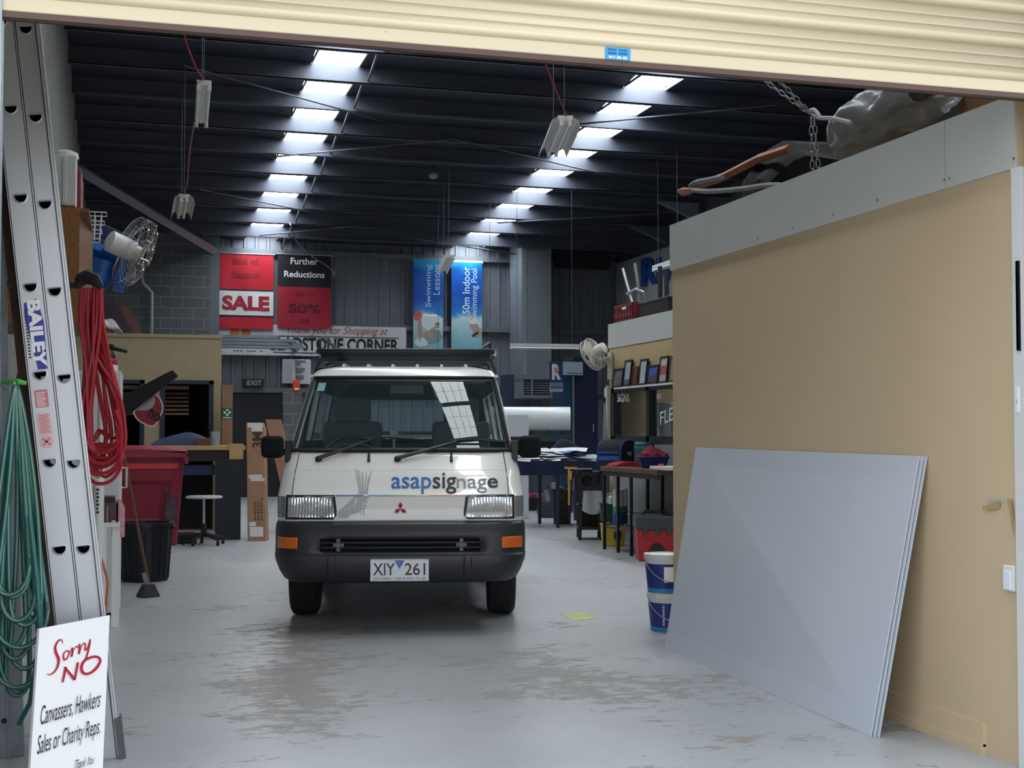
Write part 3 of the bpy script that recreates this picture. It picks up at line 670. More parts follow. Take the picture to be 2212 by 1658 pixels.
# ---- headlamps
LENS = glass('lamp lens', (.97, .98, 1.0), 1.45)
REFL = mat('lamp reflector', '#eceef0', .2, .75)
m = REFL; n = m.node_tree; t = n.nodes.new('ShaderNodeTexCoord'); wv = n.nodes.new('ShaderNodeTexWave'); wv.inputs['Scale'].default_value = 16; wv.inputs['Distortion'].default_value = 3; bu = n.nodes.new('ShaderNodeBump'); bu.inputs['Strength'].default_value = .22; bu.inputs['Distance'].default_value = .02
n.links.new(t.outputs['Object'], wv.inputs['Vector']); n.links.new(wv.outputs['Fac'], bu.inputs['Height']); n.links.new(bu.outputs[0], n.nodes['Principled BSDF'].inputs['Normal'])
GREYLENS = mat('grey marker lens', '#787b82', .15, coat=.5, bump=.2, bscale=60)
for sx in (-1, 1):
    sh = lambda pts: [(sx * x, z) for x, z in pts]
    shape = [(.437, .886), (.747, .886), (.747, .740), (.455, .740), (.430, .747), (.414, .762), (.418, .79)]
    def rim(pts, o, grow=0):
        cx_ = sum(p[0] for p in pts) / len(pts); cz_ = sum(p[1] for p in pts) / len(pts)
        return [(p[0] + (grow if p[0] > cx_ else -grow), p[1] + (grow if p[1] > cz_ else -grow)) for p in pts]
    def cuts(poly, f): # solid following the nose
        b = MB(); N = 14; x0 = min(p[0] for p in poly); x1 = max(p[0] for p in poly)
        lo = lambda x: .740 + (.022 * max(0, 1 - (x - x0) / .04) ** 2 if True else 0)
        return b
    def lampsolid(grow, o, th, x0=.416, x1=.747, z0=.741, z1=.886, nx=14, nz=6):
        b = MB()
        def fn(u, v, k):
            xr0 = x0 + .022 * v + .03 * max(0, 1 - v * 4) ** 2 ; x = (xr0 - grow) + (x1 + grow - xr0 + grow) * u; z = (z0 - grow) + (z1 - z0 + 2 * grow) * v
            return Vector((sx * x, front_y(x, z) - o + th * k, z))
        return b.slab(fn, nx, nz)
    hl = lampsolid(.007, .005, .05).build('headlamp', BLACK, van, smooth=30)
    def refl(u, v, k):
        x = .428 + .310 * u + .018 * v * (1 - u); z = .750 + .128 * v; rr = ((u - .55) / .5) ** 2 + ((v - .5) / .62) ** 2
        return Vector((sx * x, front_y(x, z) - .022 + .012 * max(0, 1 - rr) ** .5 + .012 * k, z))
    MB().slab(refl, 20, 10).build('reflector', REFL, hl, smooth=50)
    bc = None and Vector((sx * .60, front_y(.60, .815) - .018, .815))
    lampsolid(-.003, .030, .004).build('lens', LENS, hl, smooth=30)
    b = MB(); b.slab(lambda u, v, k: (lambda x, z: Vector((sx * x, front_y(x, z) - .004 + .03 * k, z)))(.758 + .0625 * (1 - (1 - u) ** 2) , .745 + .138 * v), 8, 4); b.build('corner_lamp', GREYLENS, van, smooth=40)
    # door mirror
    mr = MB(); mr.box((sx * .872, .36, 1.207), (.15, .09, .15)); o = mr.build('door_mirror', MIRBLK, van, bevel=.035, seg=4, smooth=50)
    a = MB(); a.tube([Vector((sx * .74, .52, 1.16)), Vector((sx * .80, .42, 1.175)), Vector((sx * .86, .38, 1.19))], [.03, .025, .02], n=8); a.bb(sx * .77 - .02, sx * .77 + .02, .36, .56, 1.10, 1.25); a.build('mirror_arm', BLACK, o)
    a = MB().bb(sx * .872 - .06, sx * .872 + .06, .406, .41, 1.145, 1.265); a.build('mirror_glass', CHROME, o)
# white valance under the lamps with a raised middle
b = MB(); b.slab(lambda u, v, k: (lambda x, z: Vector((x, front_y(x, z) - .008 + .012 * k, z)))(-.815 + 1.63 * u, .722 + .012 * v), 24, 1); b.build('valance', VWHITE, van)
# ---- signwriting and emblem
fd = lambda u, v: Vector((u, front_y(u, v) - .0035, v))
Zs = 8.95
L0, L1, zt, zb = vx(845, Zs), vx(1075, Zs), vz(1024, Zs), vz(1062, Zs)
def fitword(parts, x0, x1, zbase, zx):
    """parts [(text, material)], set on one baseline"""
    full = ''.join(p[0] for p in parts); gx_ = text_geo(full, 0, .012, 1.); W = gx_[3] - gx_[2]; sxx = (x1 - x0) / W; xc = x0; syy = zx
    cur = 0
    for s_, m_ in parts:
        # position by measuring the prefix width
        pre = full[:full.index(s_)] if full.index(s_) else ''
        gs = text_geo(s_, 0, .012, 1.); 
        if pre:
            both = text_geo(pre + s_, 0, .012, 1.); start = (both[3] - both[2]) - (gs[3] - gs[2])
        else: start = 0
        b = MB(); V, Fc, a0, a1, c0, c1 = gs
        b.add([fd(x0 + (start + (x - a0)) * sxx, zbase + y * syy) for x, y in V], Fc); b.build('lettering', m_, van)
BLUEINK = mat('blue signwriting', '#1763ae', .4)
fitword([('asap', BLUEINK), ('sig', INK)], L0, vx(985, Zs), vz(1053, Zs), .155)
GREYINK = mat('grey signwriting', '#83868b', .4)
b = MB(); b.text('nag', (vx(985.5, Zs), vx(1051, Zs), vz(1063, Zs), vz(1033, Zs)), fd, bold=.004); b.build('lettering', GREYINK, van)
b = MB(); b.text('e', (vx(1052, Zs), vx(1075, Zs), vz(1053, Zs), vz(1032, Zs)), fd, bold=.018); b.build('lettering', INK, van)
def rainbow():
    m = bpy.data.materials.new('rainbow stripe'); m.use_nodes = True; n = m.node_tree; t = n.nodes.new('ShaderNodeTexCoord'); s = n.nodes.new('ShaderNodeSeparateXYZ'); mr_ = n.nodes.new('ShaderNodeMapRange'); r = n.nodes.new('ShaderNodeValToRGB')
    n.links.new(t.outputs['Object'], s.inputs[0]); n.links.new(s.outputs['X'], mr_.inputs[0]); mr_.inputs[1].default_value = -.42; mr_.inputs[2].default_value = .44; n.links.new(mr_.outputs[0], r.inputs[0])
    e = r.color_ramp.elements; e[0].color = (*lin('#2b3c8c'), 1); e[1].color = (*lin('#c96a6a'), 1)
    for p_, c in ((.28, '#2b62b0'), (.45, '#2f9a6a'), (.65, '#a9a83a'), (.78, '#c25a4c')):
        q = e.new(p_); q.color = (*lin(c), 1)
    n.links.new(r.outputs[0], n.nodes['Principled BSDF'].inputs['Base Color']); n.nodes['Principled BSDF'].inputs['Roughness'].default_value = .4
    return m
patch(-.425, .437, .886, .893, .0035, 24, 1, .002).build('stripe', rainbow(), van)
EMB = mat('red badge', '#a31b33', .3, .3)
ez = vz(1098, 8.87)
for a in (90, 210, 330):
    b = MB(); L_, W_ = .046, .0265
    pts = [(0, 0), (L_ * .5, W_ * .55), (L_, 0), (L_ * .5, -W_ * .55)]
    q = [(x * math.cos(R(a)) - y * math.sin(R(a)), ez + x * math.sin(R(a)) + y * math.cos(R(a))) for x, y in pts]
    b.prism(q, lambda u, v, d: Vector((u, front_y(u, v) - d, v)), .0, .008); b.build('badge', EMB, van, bevel=.002)
# grey hand-with-pencils graphic
GDEC = mat('pale grey decal', '#aeb2b8', .45)
def dpx(l): return [(vx(x, 8.9), vz(y, 8.9)) for x, y in l]
graph = MB()
for l in ([(732, 1116), (733, 1102), (750, 1087), (765, 1071.5), (771, 1065.5), (798, 1065.5), (798, 1071), (796, 1075), (791, 1078), (795, 1084), (790, 1087), (793, 1092), (789, 1098), (783, 1098), (776, 1105), (761, 1109), (754, 1116)],):
    p_ = dpx(l); graph.add([fd(*q) for q in p_], [tuple(range(len(p_)))])
for (xa, ya, xb, yb, wd) in ((766, 1012, 779, 1064, 3), (773, 1016, 782, 1064, 3), (781, 1019, 785, 1064, 4), (790, 1021, 788, 1064, 3), (800, 1018, 791, 1064, 3), (795, 1030, 793, 1064, 3), (778, 1070, 782, 1110, 2), (786, 1090, 788, 1112, 2)):
    p_ = dpx([(xa - wd / 2, ya), (xa + wd / 2, ya), (xb + wd / 2, yb), (xb - wd / 2, yb)]); N_ = 10; graph.add([Vector((x, front_y(x, z) - .0045, z)) for t in range(N_ + 1) for q0_, q1_ in ((p_[0], p_[3]), (p_[1], p_[2])) for x, z in [(q0_[0] + (q1_[0] - q0_[0]) * t / N_, q0_[1] + (q1_[1] - q0_[1]) * t / N_)]], [(2 * t, 2 * t + 1, 2 * t + 3, 2 * t + 2) for t in range(N_)])
graph.build('hand_graphic', GDEC, van)
cut = MB()
for l in ([(766, 1088), (769, 1074), (774, 1076), (770, 1086), (763, 1096)], [(783, 1086), (791, 1083), (792, 1086), (784, 1089)], [(782, 1092), (791, 1091), (790, 1095), (783, 1096)], [(786, 1068), (797, 1067), (797, 1069), (787, 1070)], [(753, 1098), (756, 1091), (757, 1092), (755, 1099)], [(745, 1100), (748, 1096), (748, 1101)], [(752, 1114), (760, 1105), (761, 1107), (754, 1115)], [(774, 1080), (779, 1078), (778, 1081)], [(792, 1079), (797, 1075), (797, 1077), (793, 1081)]):
    p_ = dpx(l); cut.add([Vector((x, front_y(x, z) - .0045, z)) for x, z in p_], [tuple(range(len(p_)))])
cut.build('hand_highlight', mat('decal pale', '#cfd1d2', .4), van)
# ---- wipers, jets
for px, tipx in ((688, 805), (858, 985)):
    x, z = vx(px, 9.05), vz(990, 9.05); b = MB()
    piv = Vector((x, front_y(x, z) - .012, z)); b.lathe([(.024, -.012), (.022, .006), (.012, .016), (0, .017)], piv, 14, Matrix.Rotation(R(45), 3, 'X'))
    x2, z2 = vx(tipx, 9.2), vz(948 if px < 700 else 953, 9.2); k1 = Vector((x2, front_y(x2, max(z2, 1.2)) - .035, z2)); b.tube([piv + Vector((0, -.01, .005)), piv.lerp(k1, .55) + Vector((0, -.028, 0)), k1], [.014, .011, .006], n=6)
    wp = b.build('wiper', BLACK, van, smooth=40)
    b = MB(); xa, xb = x2 - .06, x2 + .34; b.tube([Vector((xx, front_y(xx, z2 + .0) - .014, z2 + .012 - .03 * abs(u - .4))) for u in [q / 10 for q in range(11)] for xx in [xa + (xb - xa) * u]], .008, n=5)
    b.build('wiper_blade', BLACKRUB, wp)
for px in (797, 974):
    x = vx(px, 9.1); b = MB(); z0, z1 = vz(996, 9.05), vz(978, 9.05); b.tube([Vector((x, front_y(x, z0) - .008, z0)), Vector((x, front_y(x, z1) - .010, z1))], [.011, .007], n=8); b.build('washer_jet', BLACK, van)
# ---- wheels
TYRE = mat('tyre rubber', '#1b1b1e', .8, bump=.2, bscale=40)
for sx in (-1, 1):
    for y in (.97, 3.2):
        c = Vector((sx * .70, y, .305)); M90 = Matrix.Rotation(R(90), 3, 'Y')
        wh = MB().lathe([(.19, -.095), (.275, -.097), (.298, -.082), (.305, -.05), (.305, .05), (.298, .082), (.275, .097), (.19, .095)], c, 40, M90).build('wheel', TYRE, van, smooth=30)
        g = MB()
        for q in (-.045, -.015, .015, .045): g.lathe([(.3065, q - .003), (.3065, q + .003)], c, 40, M90)
        g.build('tread_groove', BLACKRUB, wh)
        MB().lathe([(.19, -.08), (.17, -.03), (.05, -.05), (.05, .05), (.17, .03), (.19, .08)], c, 24, M90).build('rim', GALV, wh, smooth=40)
    for y in (.97, 3.2):
        b = MB(); b.tube([Vector((sx * .806, y + .36 * math.cos(a), .36 + .34 * math.sin(a))) for a in [math.pi * (.06 + .88 * q / 16) for q in range(17)]], .016, n=6); b.build('wheel_arch', BLACK, van)
b = MB(); b.bb(-.6, .6, .5, 4.0, .30, .42); b.bb(-.62, .62, .94, 1.0, .25, .33); b.bb(-.45, .45, .25, .6, .30, .40); b.build('underbody', BLACK, van)
# ---- cab
SEATM = mat('grey seat cloth', '#5a6067', .9, var=.1, vscale=30)
b = MB(); b.bb(-.72, .72, .42, .74, .98, 1.16); b.build('dashboard', mat('dash grey', '#50555a', .7), van, bevel=.05, seg=3)
b = MB(); b.slab(lambda u, v, k: Vector((-.55 + .42 * u, .56 + .16 * v, 1.165 + .055 * math.sin(math.pi * u) * (1 - v * .3) + .01 * k)), 10, 4); b.build('instrument_hood', MATS['dash grey'], van, smooth=True)
for i, x in enumerate((-.40, .42)):
    b = MB(); b.box((x, 1.12, .82), (.46, .46, .16)); b.box((x, 1.37, 1.10), (.44, .12, .58), (R(-10), 0, 0)); b.box((x, 1.42, 1.47), (.27, .10, .20), (R(-8), 0, 0)); b.build('seat', SEATM, van, bevel=.04, seg=3)
tilt = Matrix.Rotation(R(50), 3, 'X'); b = MB(); c = Vector((-.38, .80, 1.13))
b.tube([c + tilt @ Vector((.19 * math.cos(a), .19 * math.sin(a), 0)) for a in [2 * math.pi * q / 28 for q in range(28)]], .014, n=8, closed=True)
for a in (0, 180, 270): b.tube([c, c + tilt @ Vector((.19 * math.cos(R(a)), .19 * math.sin(R(a)), 0))], .014, n=6)
b.tube([c, c + Vector((0, .0, -.0)) + tilt @ Vector((0, 0, -.3))], .03, n=8); b.build('steering_wheel', BLACK, van, smooth=True)
b = MB(); b.box((.02, .90, 1.615), (.24, .03, .065)); b.tube([Vector((.02, .91, 1.63)), Vector((.02, .90, 1.70))], .008, n=6); b.build('interior_mirror', MATS['dash grey'], van, bevel=.01)
b = MB(); b.tube([Vector((-.66, 1.75, 1.30)), Vector((.66, 1.75, 1.30))], .013, n=8); b.tube([Vector((-.66, 1.75, 1.0)), Vector((.66, 1.75, 1.0))], .013, n=8)
for x in (-.1, .28): b.tube([Vector((x, 1.75, .5)), Vector((x, 1.75, 1.32))], .013, n=6); b.box((x, 1.75, 1.30), (.06, .05, .04))
b.build('cargo_rail', GALV, van)
b = MB(); b.bb(-.70, .70, .5, 4.05, .43, .47); b.build('load_floor', VDARK, van)
for x in (.30,): b = MB(); b.slab(lambda u, v, k: Vector((.22 + .36 * u, front_y(.22, 1.64) + .06 + .10 * v, 1.66 - .005 * v + .012 * k)), 4, 2); b.build('sun_visor', MATS['dash grey'], van)
b = MB(); b.add([wsp(s_, z_, -.009) for s_, z_ in ((-.9, 1.60), (-.82, 1.60), (-.82, 1.66), (-.9, 1.66))], [(0, 1, 2, 3)]); b.build('window_sticker', mat('pale cyan sticker', '#9fcfd4', .5), van)
# ---- roof rack
RK = mat('black rack steel', '#24262e', .5)
b = MB(); y0, y1, zt_ = 1.35, 3.7, 1.90
b.slab(lambda u, v, k: Vector(((-.655 + 1.31 * u) * (1 - .05 * (1 - v)), y0 - .02 + .10 * (1 - v) + .008 * k, 1.845 + .085 * v)), 8, 2)
rack = b.build('roof_rack', RK, van)
b = MB()
for y in [y0 + .05 + (y1 - y0 - .05) * q / 8 for q in range(9)]: b.tube([(-.64, y, 1.88), (.64, y, 1.88)], .012, n=6)
for x in (-.66, .66): b.tube([(x, y0, 1.915), (x, y1, 1.915)], .016, n=8); b.tube([(x, y0, 1.87), (x, y1, 1.87)], .014, n=8)
b.tube([(-.66, y0, 1.925), (.66, y0, 1.925)], .014, n=8); b.tube([(-.66, y1, 1.915), (.66, y1, 1.915)], .016, n=8); b.build('rack_frame', RK, rack)
for sx in (-1, 1):
    for y in (1.36, 2.0, 2.6, 3.3):
        b = MB(); b.tube([(sx * .675, y, 1.70), (sx * .672, y, 1.78), (sx * .645, y, 1.845), (sx * .58, y, 1.872)], .013, n=6); b.bb(sx * .672 - .02, sx * .672 + .02, y - .03, y + .03, 1.70, 1.735); b.build('rack_leg', RK, rack, smooth=True)
    b = MB(); b.tube([(sx * .645, y0, 1.925), (sx * .645, y0 - .005, 2.00), (sx * .635, y0 + .02, 2.02), (sx * .55, y0 + .75, 1.97)] if sx < 0 else [(sx * .56, y0, 1.93), (sx * .64, y0 + .25, 2.0), (sx * .65, y0 + .28, 1.93)], .012, n=6); b.build('rack_hoop', RK, rack, smooth=True)
    b = MB(); b.tube([Vector((sx * .668, y, 1.713)) for y in (.93, 2.0, 4.0)], .012, n=6); b.build('roof_gutter', VWHITE, van)
b = MB()
for x in (-.45, -.27, -.09, .09, .27, .45): b.tube([(x, 1.12, 1.797), (x, 1.4, 1.812), (x, 3.9, 1.812)], .012, n=6)
b.build('roof_rib', VWHITE, van, smooth=True)
# ------------------------------------------------------------------ left side: ladder, hose, signs
def dhole(r):  # D-shaped rung end outline, flat side up
    pts = [(-r, r * .55), (-r * .75, r * .72), (0, r * .72), (r * .75, r * .72), (r, r * .55)]
    for q in range(1, 10):
        a = -math.pi * q / 10; pts.append((r * math.cos(a), r * .55 + 1.15 * r * math.sin(a)))
    return pts
def stile(b, bx, w_, y, L, holes, r=.024, t=.004):
    """one ladder side rail: punched web in the local x-z plane plus two folded lips"""
    zs = [0.0]; n = 0
    D = dhole(r); half = .06
    def rect(cz): # matching rectangle perimeter
        out = []
        for (u, v) in D:
            a = math.atan2(v, u); k = min(w_ / 2 / max(1e-6, abs(math.cos(a))), half / max(1e-6, abs(math.sin(a)))); out.append((k * math.cos(a), k * math.sin(a)))
        return out
    edges = [0.0] + [e for h in holes for e in (h - half, h + half)] + [L]
    for a, c in zip(edges[::2], edges[1::2]):
        b.bb(bx - w_ / 2, bx + w_ / 2, y, y + t, a, c)
    for h in holes:
        Rr = rect(h); N = len(D)
        # corner filling: use a dense outline between hole and cell
        cell = [(-w_ / 2, -half), (w_ / 2, -half), (w_ / 2, half), (-w_ / 2, half)]
        vs_ = [Vector((bx + u, y, h + v)) for u, v in D] + [Vector((bx + u, y, h + v)) for u, v in Rr]
        fs2 = [(i, (i + 1) % N, N + (i + 1) % N, N + i) for i in range(N)]
        for cu, cv in cell:
            # nearest two perimeter points around this corner
            ang = math.atan2(cv, cu); best = None
            for i in range(N):
                a1 = math.atan2(Rr[i][1], Rr[i][0]); a2 = math.atan2(Rr[(i + 1) % N][1], Rr[(i + 1) % N][0]); d = (a2 - a1 + math.pi) % (2 * math.pi) - math.pi; e = (ang - a1 + math.pi) % (2 * math.pi) - math.pi
                if d < 0 and d <= e <= 0 or d > 0 and 0 <= e <= d: best = i
            if best is not None:
                vs_.append(Vector((bx + cu, y, h + cv))); fs2.append((N + best, N + (best + 1) % N, len(vs_) - 1))
        b.add(vs_, fs2)
    for sx in (-1, 1): b.bb(bx + sx * w_ / 2 - .003, bx + sx * w_ / 2 + .003, y, y + .028, 0, L)
    return b
LZ = 5.42
foot = P(251, 1650, LZ); foot.z = 0
leanA = -math.atan((foot.x + .025 - P(95, 33, LZ).x) / P(95, 33, LZ).z) * .985 - .006
lad = thing('extension_ladder', 'tall aluminium extension ladder leaning beside the entrance with blue and red stickers', 'ladder', foot)
lad.rotation_euler = (0, leanA, 0)
W1, W2 = .092, .078
x1 = -.125; x2 = x1 + W1 / 2 + W2 / 2 + .004
h1 = [.62 + .345 * k for k in range(9)]; h2 = [.60 + .345 * k for k in range(9)]
zb1 = lambda py: (P(100, py, LZ).z) / math.cos(leanA)
h1 = sorted(zb1(y) for y in (62, 245, 432, 620, 806, 992, 1178, 1362)); h1 = [h1[0] - .343] + h1 if h1[0] > .5 else h1
h2 = sorted(zb1(y) for y in (77, 263, 447, 632, 817, 1000, 1184, 1370)); h2 = [h2[0] - .343] + h2 if h2[0] > .5 else h2
top1 = 3.9
holl = mat('shade inside rung', '#2a2b2e', .8)  # dark colour paints in the shade inside the hollow aluminium rungs
for nm, bx, w_, hs, yo in (('outer_section', x1, W1, h1, 0), ('sliding_section', x2, W2, h2, .02)):
    hs = hs + [hs[-1] + .343, hs[-1] + .686]
    sec = None
    for side in (0, 1):
        y = yo + side * (.42 - 2 * yo)
        b = MB(); stile(b, bx, w_, y, top1, hs)
        o = b.build('stile', ALU, lad)
        if side == 0:
            for h in hs: g = MB(); g.tube([(bx + u, y - .002, h + v) for u, v in dhole(.026)], .0035, n=5, closed=True); g.build('rung_collar', ALU, o)
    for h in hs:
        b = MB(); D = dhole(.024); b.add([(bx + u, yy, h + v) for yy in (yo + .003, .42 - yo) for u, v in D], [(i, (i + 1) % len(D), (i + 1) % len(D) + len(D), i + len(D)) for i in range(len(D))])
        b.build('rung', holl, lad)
b = MB()
b.bb(x2 + W2 / 2 + .004, x2 + W2 / 2 + .010, -.004, .03, .02, top1); b.bb(x2 + W2 / 2 + .012, x2 + W2 / 2 + .018, .0, .03, .02, top1); b.build('guide_flange', ALU, lad)
b = MB(); b.box((x2 + .055, .0, .08), (.02, .03, .16)); b.bb(x2 + .066, x2 + .074, -.012, .03, -.0, .17); b.build('foot', mat('worn black foot', '#55565a', .7), lad)
b = MB()
for q in range(7): b.bb(x2 + .074, x2 + .0765, -.012, .03, .012 + q * .022, .022 + q * .022)
b.build('foot_tread', GALV, lad)
# stickers on the near rail
zT, zB = zb1(640), zb1(792)
fl = lambda u, v: Vector((x1 - .036 + v, -.0028, u))
b = MB(); b.bb(x1 - .038, x1 + .034, -.0015, -.0005, zB, zT); st = b.build('sticker', WHITEPL, lad)
b = MB(); b.text('BAILEY', (0, 1, 0, 1), lambda u, v: Vector((x1 - .020 + .05 * v, -.0030, zT - .01 - (zT - zB - .02) * u)), bold=.05); b.build('lettering', mat('sticker white', '#f4f4f6', .4), st)
b = MB(); 
b.add([Vector((x1 + dx, -.0022, z)) for dx, z in ((-.032, zT - .02), (.018, zT - .005), (.036, zT - .10), (.030, zB), (-.006, zB), (-.034, zT - .08))], [tuple(range(6))]); b.build('blue_flash', mat('ladder sticker blue', '#2d3aa0', .4), st)
b = MB(); [b.bb(x1 - .034, x1 - .026, -.0034, -.0030, zT - .045 - .0125 * q - .007, zT - .045 - .0125 * q) for q in range(16)]; b.build('lettering', INK, st)
RED2 = mat('faded red sticker', '#c9747e', .5); PINK = mat('pale pink sticker', '#e4b3b8', .5)
b = MB(); b.bb(x1 - .030, x1 + .020, -.0016, -.0006, zb1(872), zb1(835)); b.build('sticker', RED2, lad)
b = MB()
for q in range(8): b.bb(x1 - .024, x1 + .014 - .004 * (q % 3), -.0022, -.0017, zb1(840 + q * 4 + 1.6), zb1(840 + q * 4))
b.build('small_print', WHITEINK, lad)
b = MB(); b.bb(x1 - .030, x1 + .020, -.0016, -.0006, zb1(930), zb1(885)); b.build('sticker', PINK, lad)
b = MB()
for q in range(10): b.bb(x1 - .024, x1 + .014 - .004 * (q % 3), -.0022, -.0017, zb1(888 + q * 4 + 1.6), zb1(888 + q * 4))
b.build('small_print', RED2, lad)
b = MB(); c = (x1 - .004, zb1(945))
b.add([Vector((c[0] + .026 * math.cos(R(20 * q)), -.002, c[1] + .026 * math.sin(R(20 * q)))) for q in range(18)], [tuple(range(18))]); rs = b.build('round_sticker', PINK, lad, solid=.001)
b = MB()
for a in (45, -45): b.box((c[0], -.003, c[1]), (.04, .001, .007), (0, R(a), 0))
b.build('cross_mark', RED2, rs)
# timber plank leaning behind, second alloy ladder at the jamb
p0 = P(112, 1300, 5.75); p1 = P(30, 520, 5.75); d_ = (p1 - p0); bot = p0 - d_ * (p0.z / d_.z); tp = p0 + d_ * ((3.6 - p0.z) / d_.z)
b = MB(); b.prism([(-.04, 0), (.05, 0), (.05, 1), (-.04, 1)], lambda u, v, d: bot.lerp(tp, v) + Vector((u, d, 0)), 0, .05)
tag(b.build('timber_plank', mat('dark red timber', '#4a332c', .7, var=.35, vscale=4, aniso=(2, 2, .3))), 'dark brown timber plank leaning upright behind the aluminium ladder', 'plank')
pl0 = P(10, 1500, 5.42); pl1 = P(-16, 300, 5.42)
b0 = Vector((pl0.x, pl0.y, 0)); an = -math.atan((pl0.x - pl1.x) / (pl1.z - pl0.z)) * 1.0
tr = thing('alloy_ladder', 'dull alloy ladder standing against the door jamb behind the green hose', 'ladder', b0); tr.rotation_euler = (0, an, 0)
for y in (0, .36):
    b = MB(); b.bb(-.05, .022, y, y + .028, 0, 3.2)
    if y == 0: b.bb(-.012, -.006, y - .003, y, 0, 3.2); b.bb(.016, .022, y - .006, y, 0, 3.2)
    b.build('stile', GALV, tr)
b = MB(); b.bb(.022, .075, .02, .05, 0, .95); b.build('slide_bracket', GALV, tr)
for k in range(9): MB().cyl((-.02, 0.0, .3 + .33 * k), (-.02, .38, .3 + .33 * k), .017, n=10).build('rung', GALV, tr)
b = MB()
for px, py in ((52, 1585), (50, 1530), (12, 1610)):
    pass
for k in range(6): b = MB(); b.lathe([(.011, 0), (.009, .006), (0, .007)], (-.015 if k % 2 else .005, -.003, .15 + .28 * k), 10, Matrix.Rotation(R(90), 3, 'X')); b.build('bolt', BLACK, tr)
# green hose in a hanging coil
hook = P(34, 828, 5.12)
HOSE = mat('green hose', '#2c6a66', .42, var=.2, vscale=3); 
hs = thing('garden_hose', 'green garden hose hanging in a long coil from a hook by the ladder', 'hose', hook)
rnd = random.Random(3)
def loop(x0, x1_, zb, yoff, sway):
    pts = []; n = 64
    for q in range(n + 1):
        t = q / n
        if t <= .42: u = t / .42; pts.append((x0 * (u ** .75) + sway * math.sin(u * 3) * .02, yoff * u, zb * .93 * u))
        elif t < .58:
            a = math.pi * (t - .42) / .16; cx_ = (x0 + x1_) / 2; rx = (x0 - x1_) / 2; pts.append((cx_ + rx * math.cos(a), yoff, zb * .93 - abs(rx) * 1.1 * math.sin(a) - .03 * math.sin(a)))
        else: u = (1 - t) / .42; pts.append((x1_ * (u ** .75) - sway * math.sin(u * 3) * .02, yoff * u + .02, zb * .93 * u))
    return pts
STRIPE = mat('pale hose stripe', '#a9b8a4', .5)
b = MB(); st = MB()
for k in range(11):
    xa = -.075 + .02 * (k % 4) + rnd.uniform(-.01, .01); xb = .055 + .014 * (k % 5) + rnd.uniform(-.01, .02); zb = -.72 - .045 * k - rnd.uniform(0, .05)
    L_ = loop(xa, xb, zb, -.06 + .012 * k, rnd.uniform(-1, 1)); b.tube(L_, .0095, n=7, caps=False)
    st.tube([(p[0] + .002, p[1] - .0085, p[2]) for p in L_], .0017, n=4, caps=False)
b.tube([(.06, -.05, -.5), (.09, -.06, -.75), (.105, -.06, -.95), (.07, -.06, -1.2), (.03, -.06, -1.28)], .0095, n=7)
b.build('hose', HOSE, hs, smooth=True); st.build('hose_stripe', STRIPE, hs, smooth=True)
b = MB(); b.tube([(-.05, .05, .0), (-.02, .0, .006), (.012, -.02, .006)], .013, n=8); b.cyl((.01, -.025, .006), (.04, -.025, .0), .011, .008); b.build('hose_nozzle', mat('lime green fitting', '#4fae3c', .4), hs, smooth=True)
b = MB(); b.tube([(-.09, .05, .05), (-.06, 0, .0), (-.03, -.03, -.015), (0, -.05, .0)], .006, n=6); b.build('hook', GALV, hs)
# "no canvassers" board
cA, cB, cC, cD = P(85, 1357, 4.92), P(237, 1328, 5.22), P(222, 1660, 5.10), P(65, 1662, 4.80)
fb = lambda u, v: cA.lerp(cB, u).lerp(cD.lerp(cC, u), v)      # v down
# extend to the floor
vf = max(1.0, cA.z / (cA.z - cD.z)); 
fb2 = lambda u, v: cA.lerp(cB, u) + (cD.lerp(cC, u) - cA.lerp(cB, u)) * v
nrm = (cB - cA).cross(cD - cA).normalized(); nrm = -nrm if nrm.y > 0 else nrm
vA = cA.z / (cA.z - cD.z); vB = cB.z / (cB.z - cC.z)
sb = MB(); sb.add([fb2(0, 0), fb2(1, 0), fb2(1, vB), fb2(0, vA)] + [p_ - nrm * .012 for p_ in (fb2(0, 0), fb2(1, 0), fb2(1, vB), fb2(0, vA))], [(0, 1, 2, 3), (7, 6, 5, 4), (0, 4, 5, 1), (1, 5, 6, 2), (2, 6, 7, 3), (3, 7, 4, 0)])
base = (fb2(0, vA) + fb2(1, vB)) / 2; base.z = 0
sg = thing('notice_board', 'white notice board refusing canvassers and hawkers propped against the ladder', 'sign', base)
sb.build('board', mat('white sign face', '#f4f6f8', .35), sg, world=True)
def fpx(px, py, o=.0018): # photo point on the board plane
    d, h = ray(px, py); t = (cA - C0).dot(nrm) / d.dot(nrm); return C0 + d * t + nrm * o
def fbo(u, v, o=.002): return fb2(u, v) + nrm * o
RI = mat('crimson sign ink', '#b3122f', .4)
b = MB()
def stroke(b, pts, r0, o=.002):
    """brush stroke lettering: ribbon on the board following pixel points (x, y, width)"""
    P3 = [(x, y, w) for x, y, w in pts]; vs_ = []
    for i, (x, y, w) in enumerate(P3):
        a = P3[max(0, i - 1)]; c = P3[min(len(P3) - 1, i + 1)]; dx, dy = c[0] - a[0], c[1] - a[1]; L_ = math.hypot(dx, dy) or 1
        vs_ += [fpx(x - dy / L_ * w / 2, y + dx / L_ * w / 2, o), fpx(x + dy / L_ * w / 2, y - dx / L_ * w / 2, o)]
    b.add(vs_, [(2 * i, 2 * i + 1, 2 * i + 3, 2 * i + 2) for i in range(len(P3) - 1)])
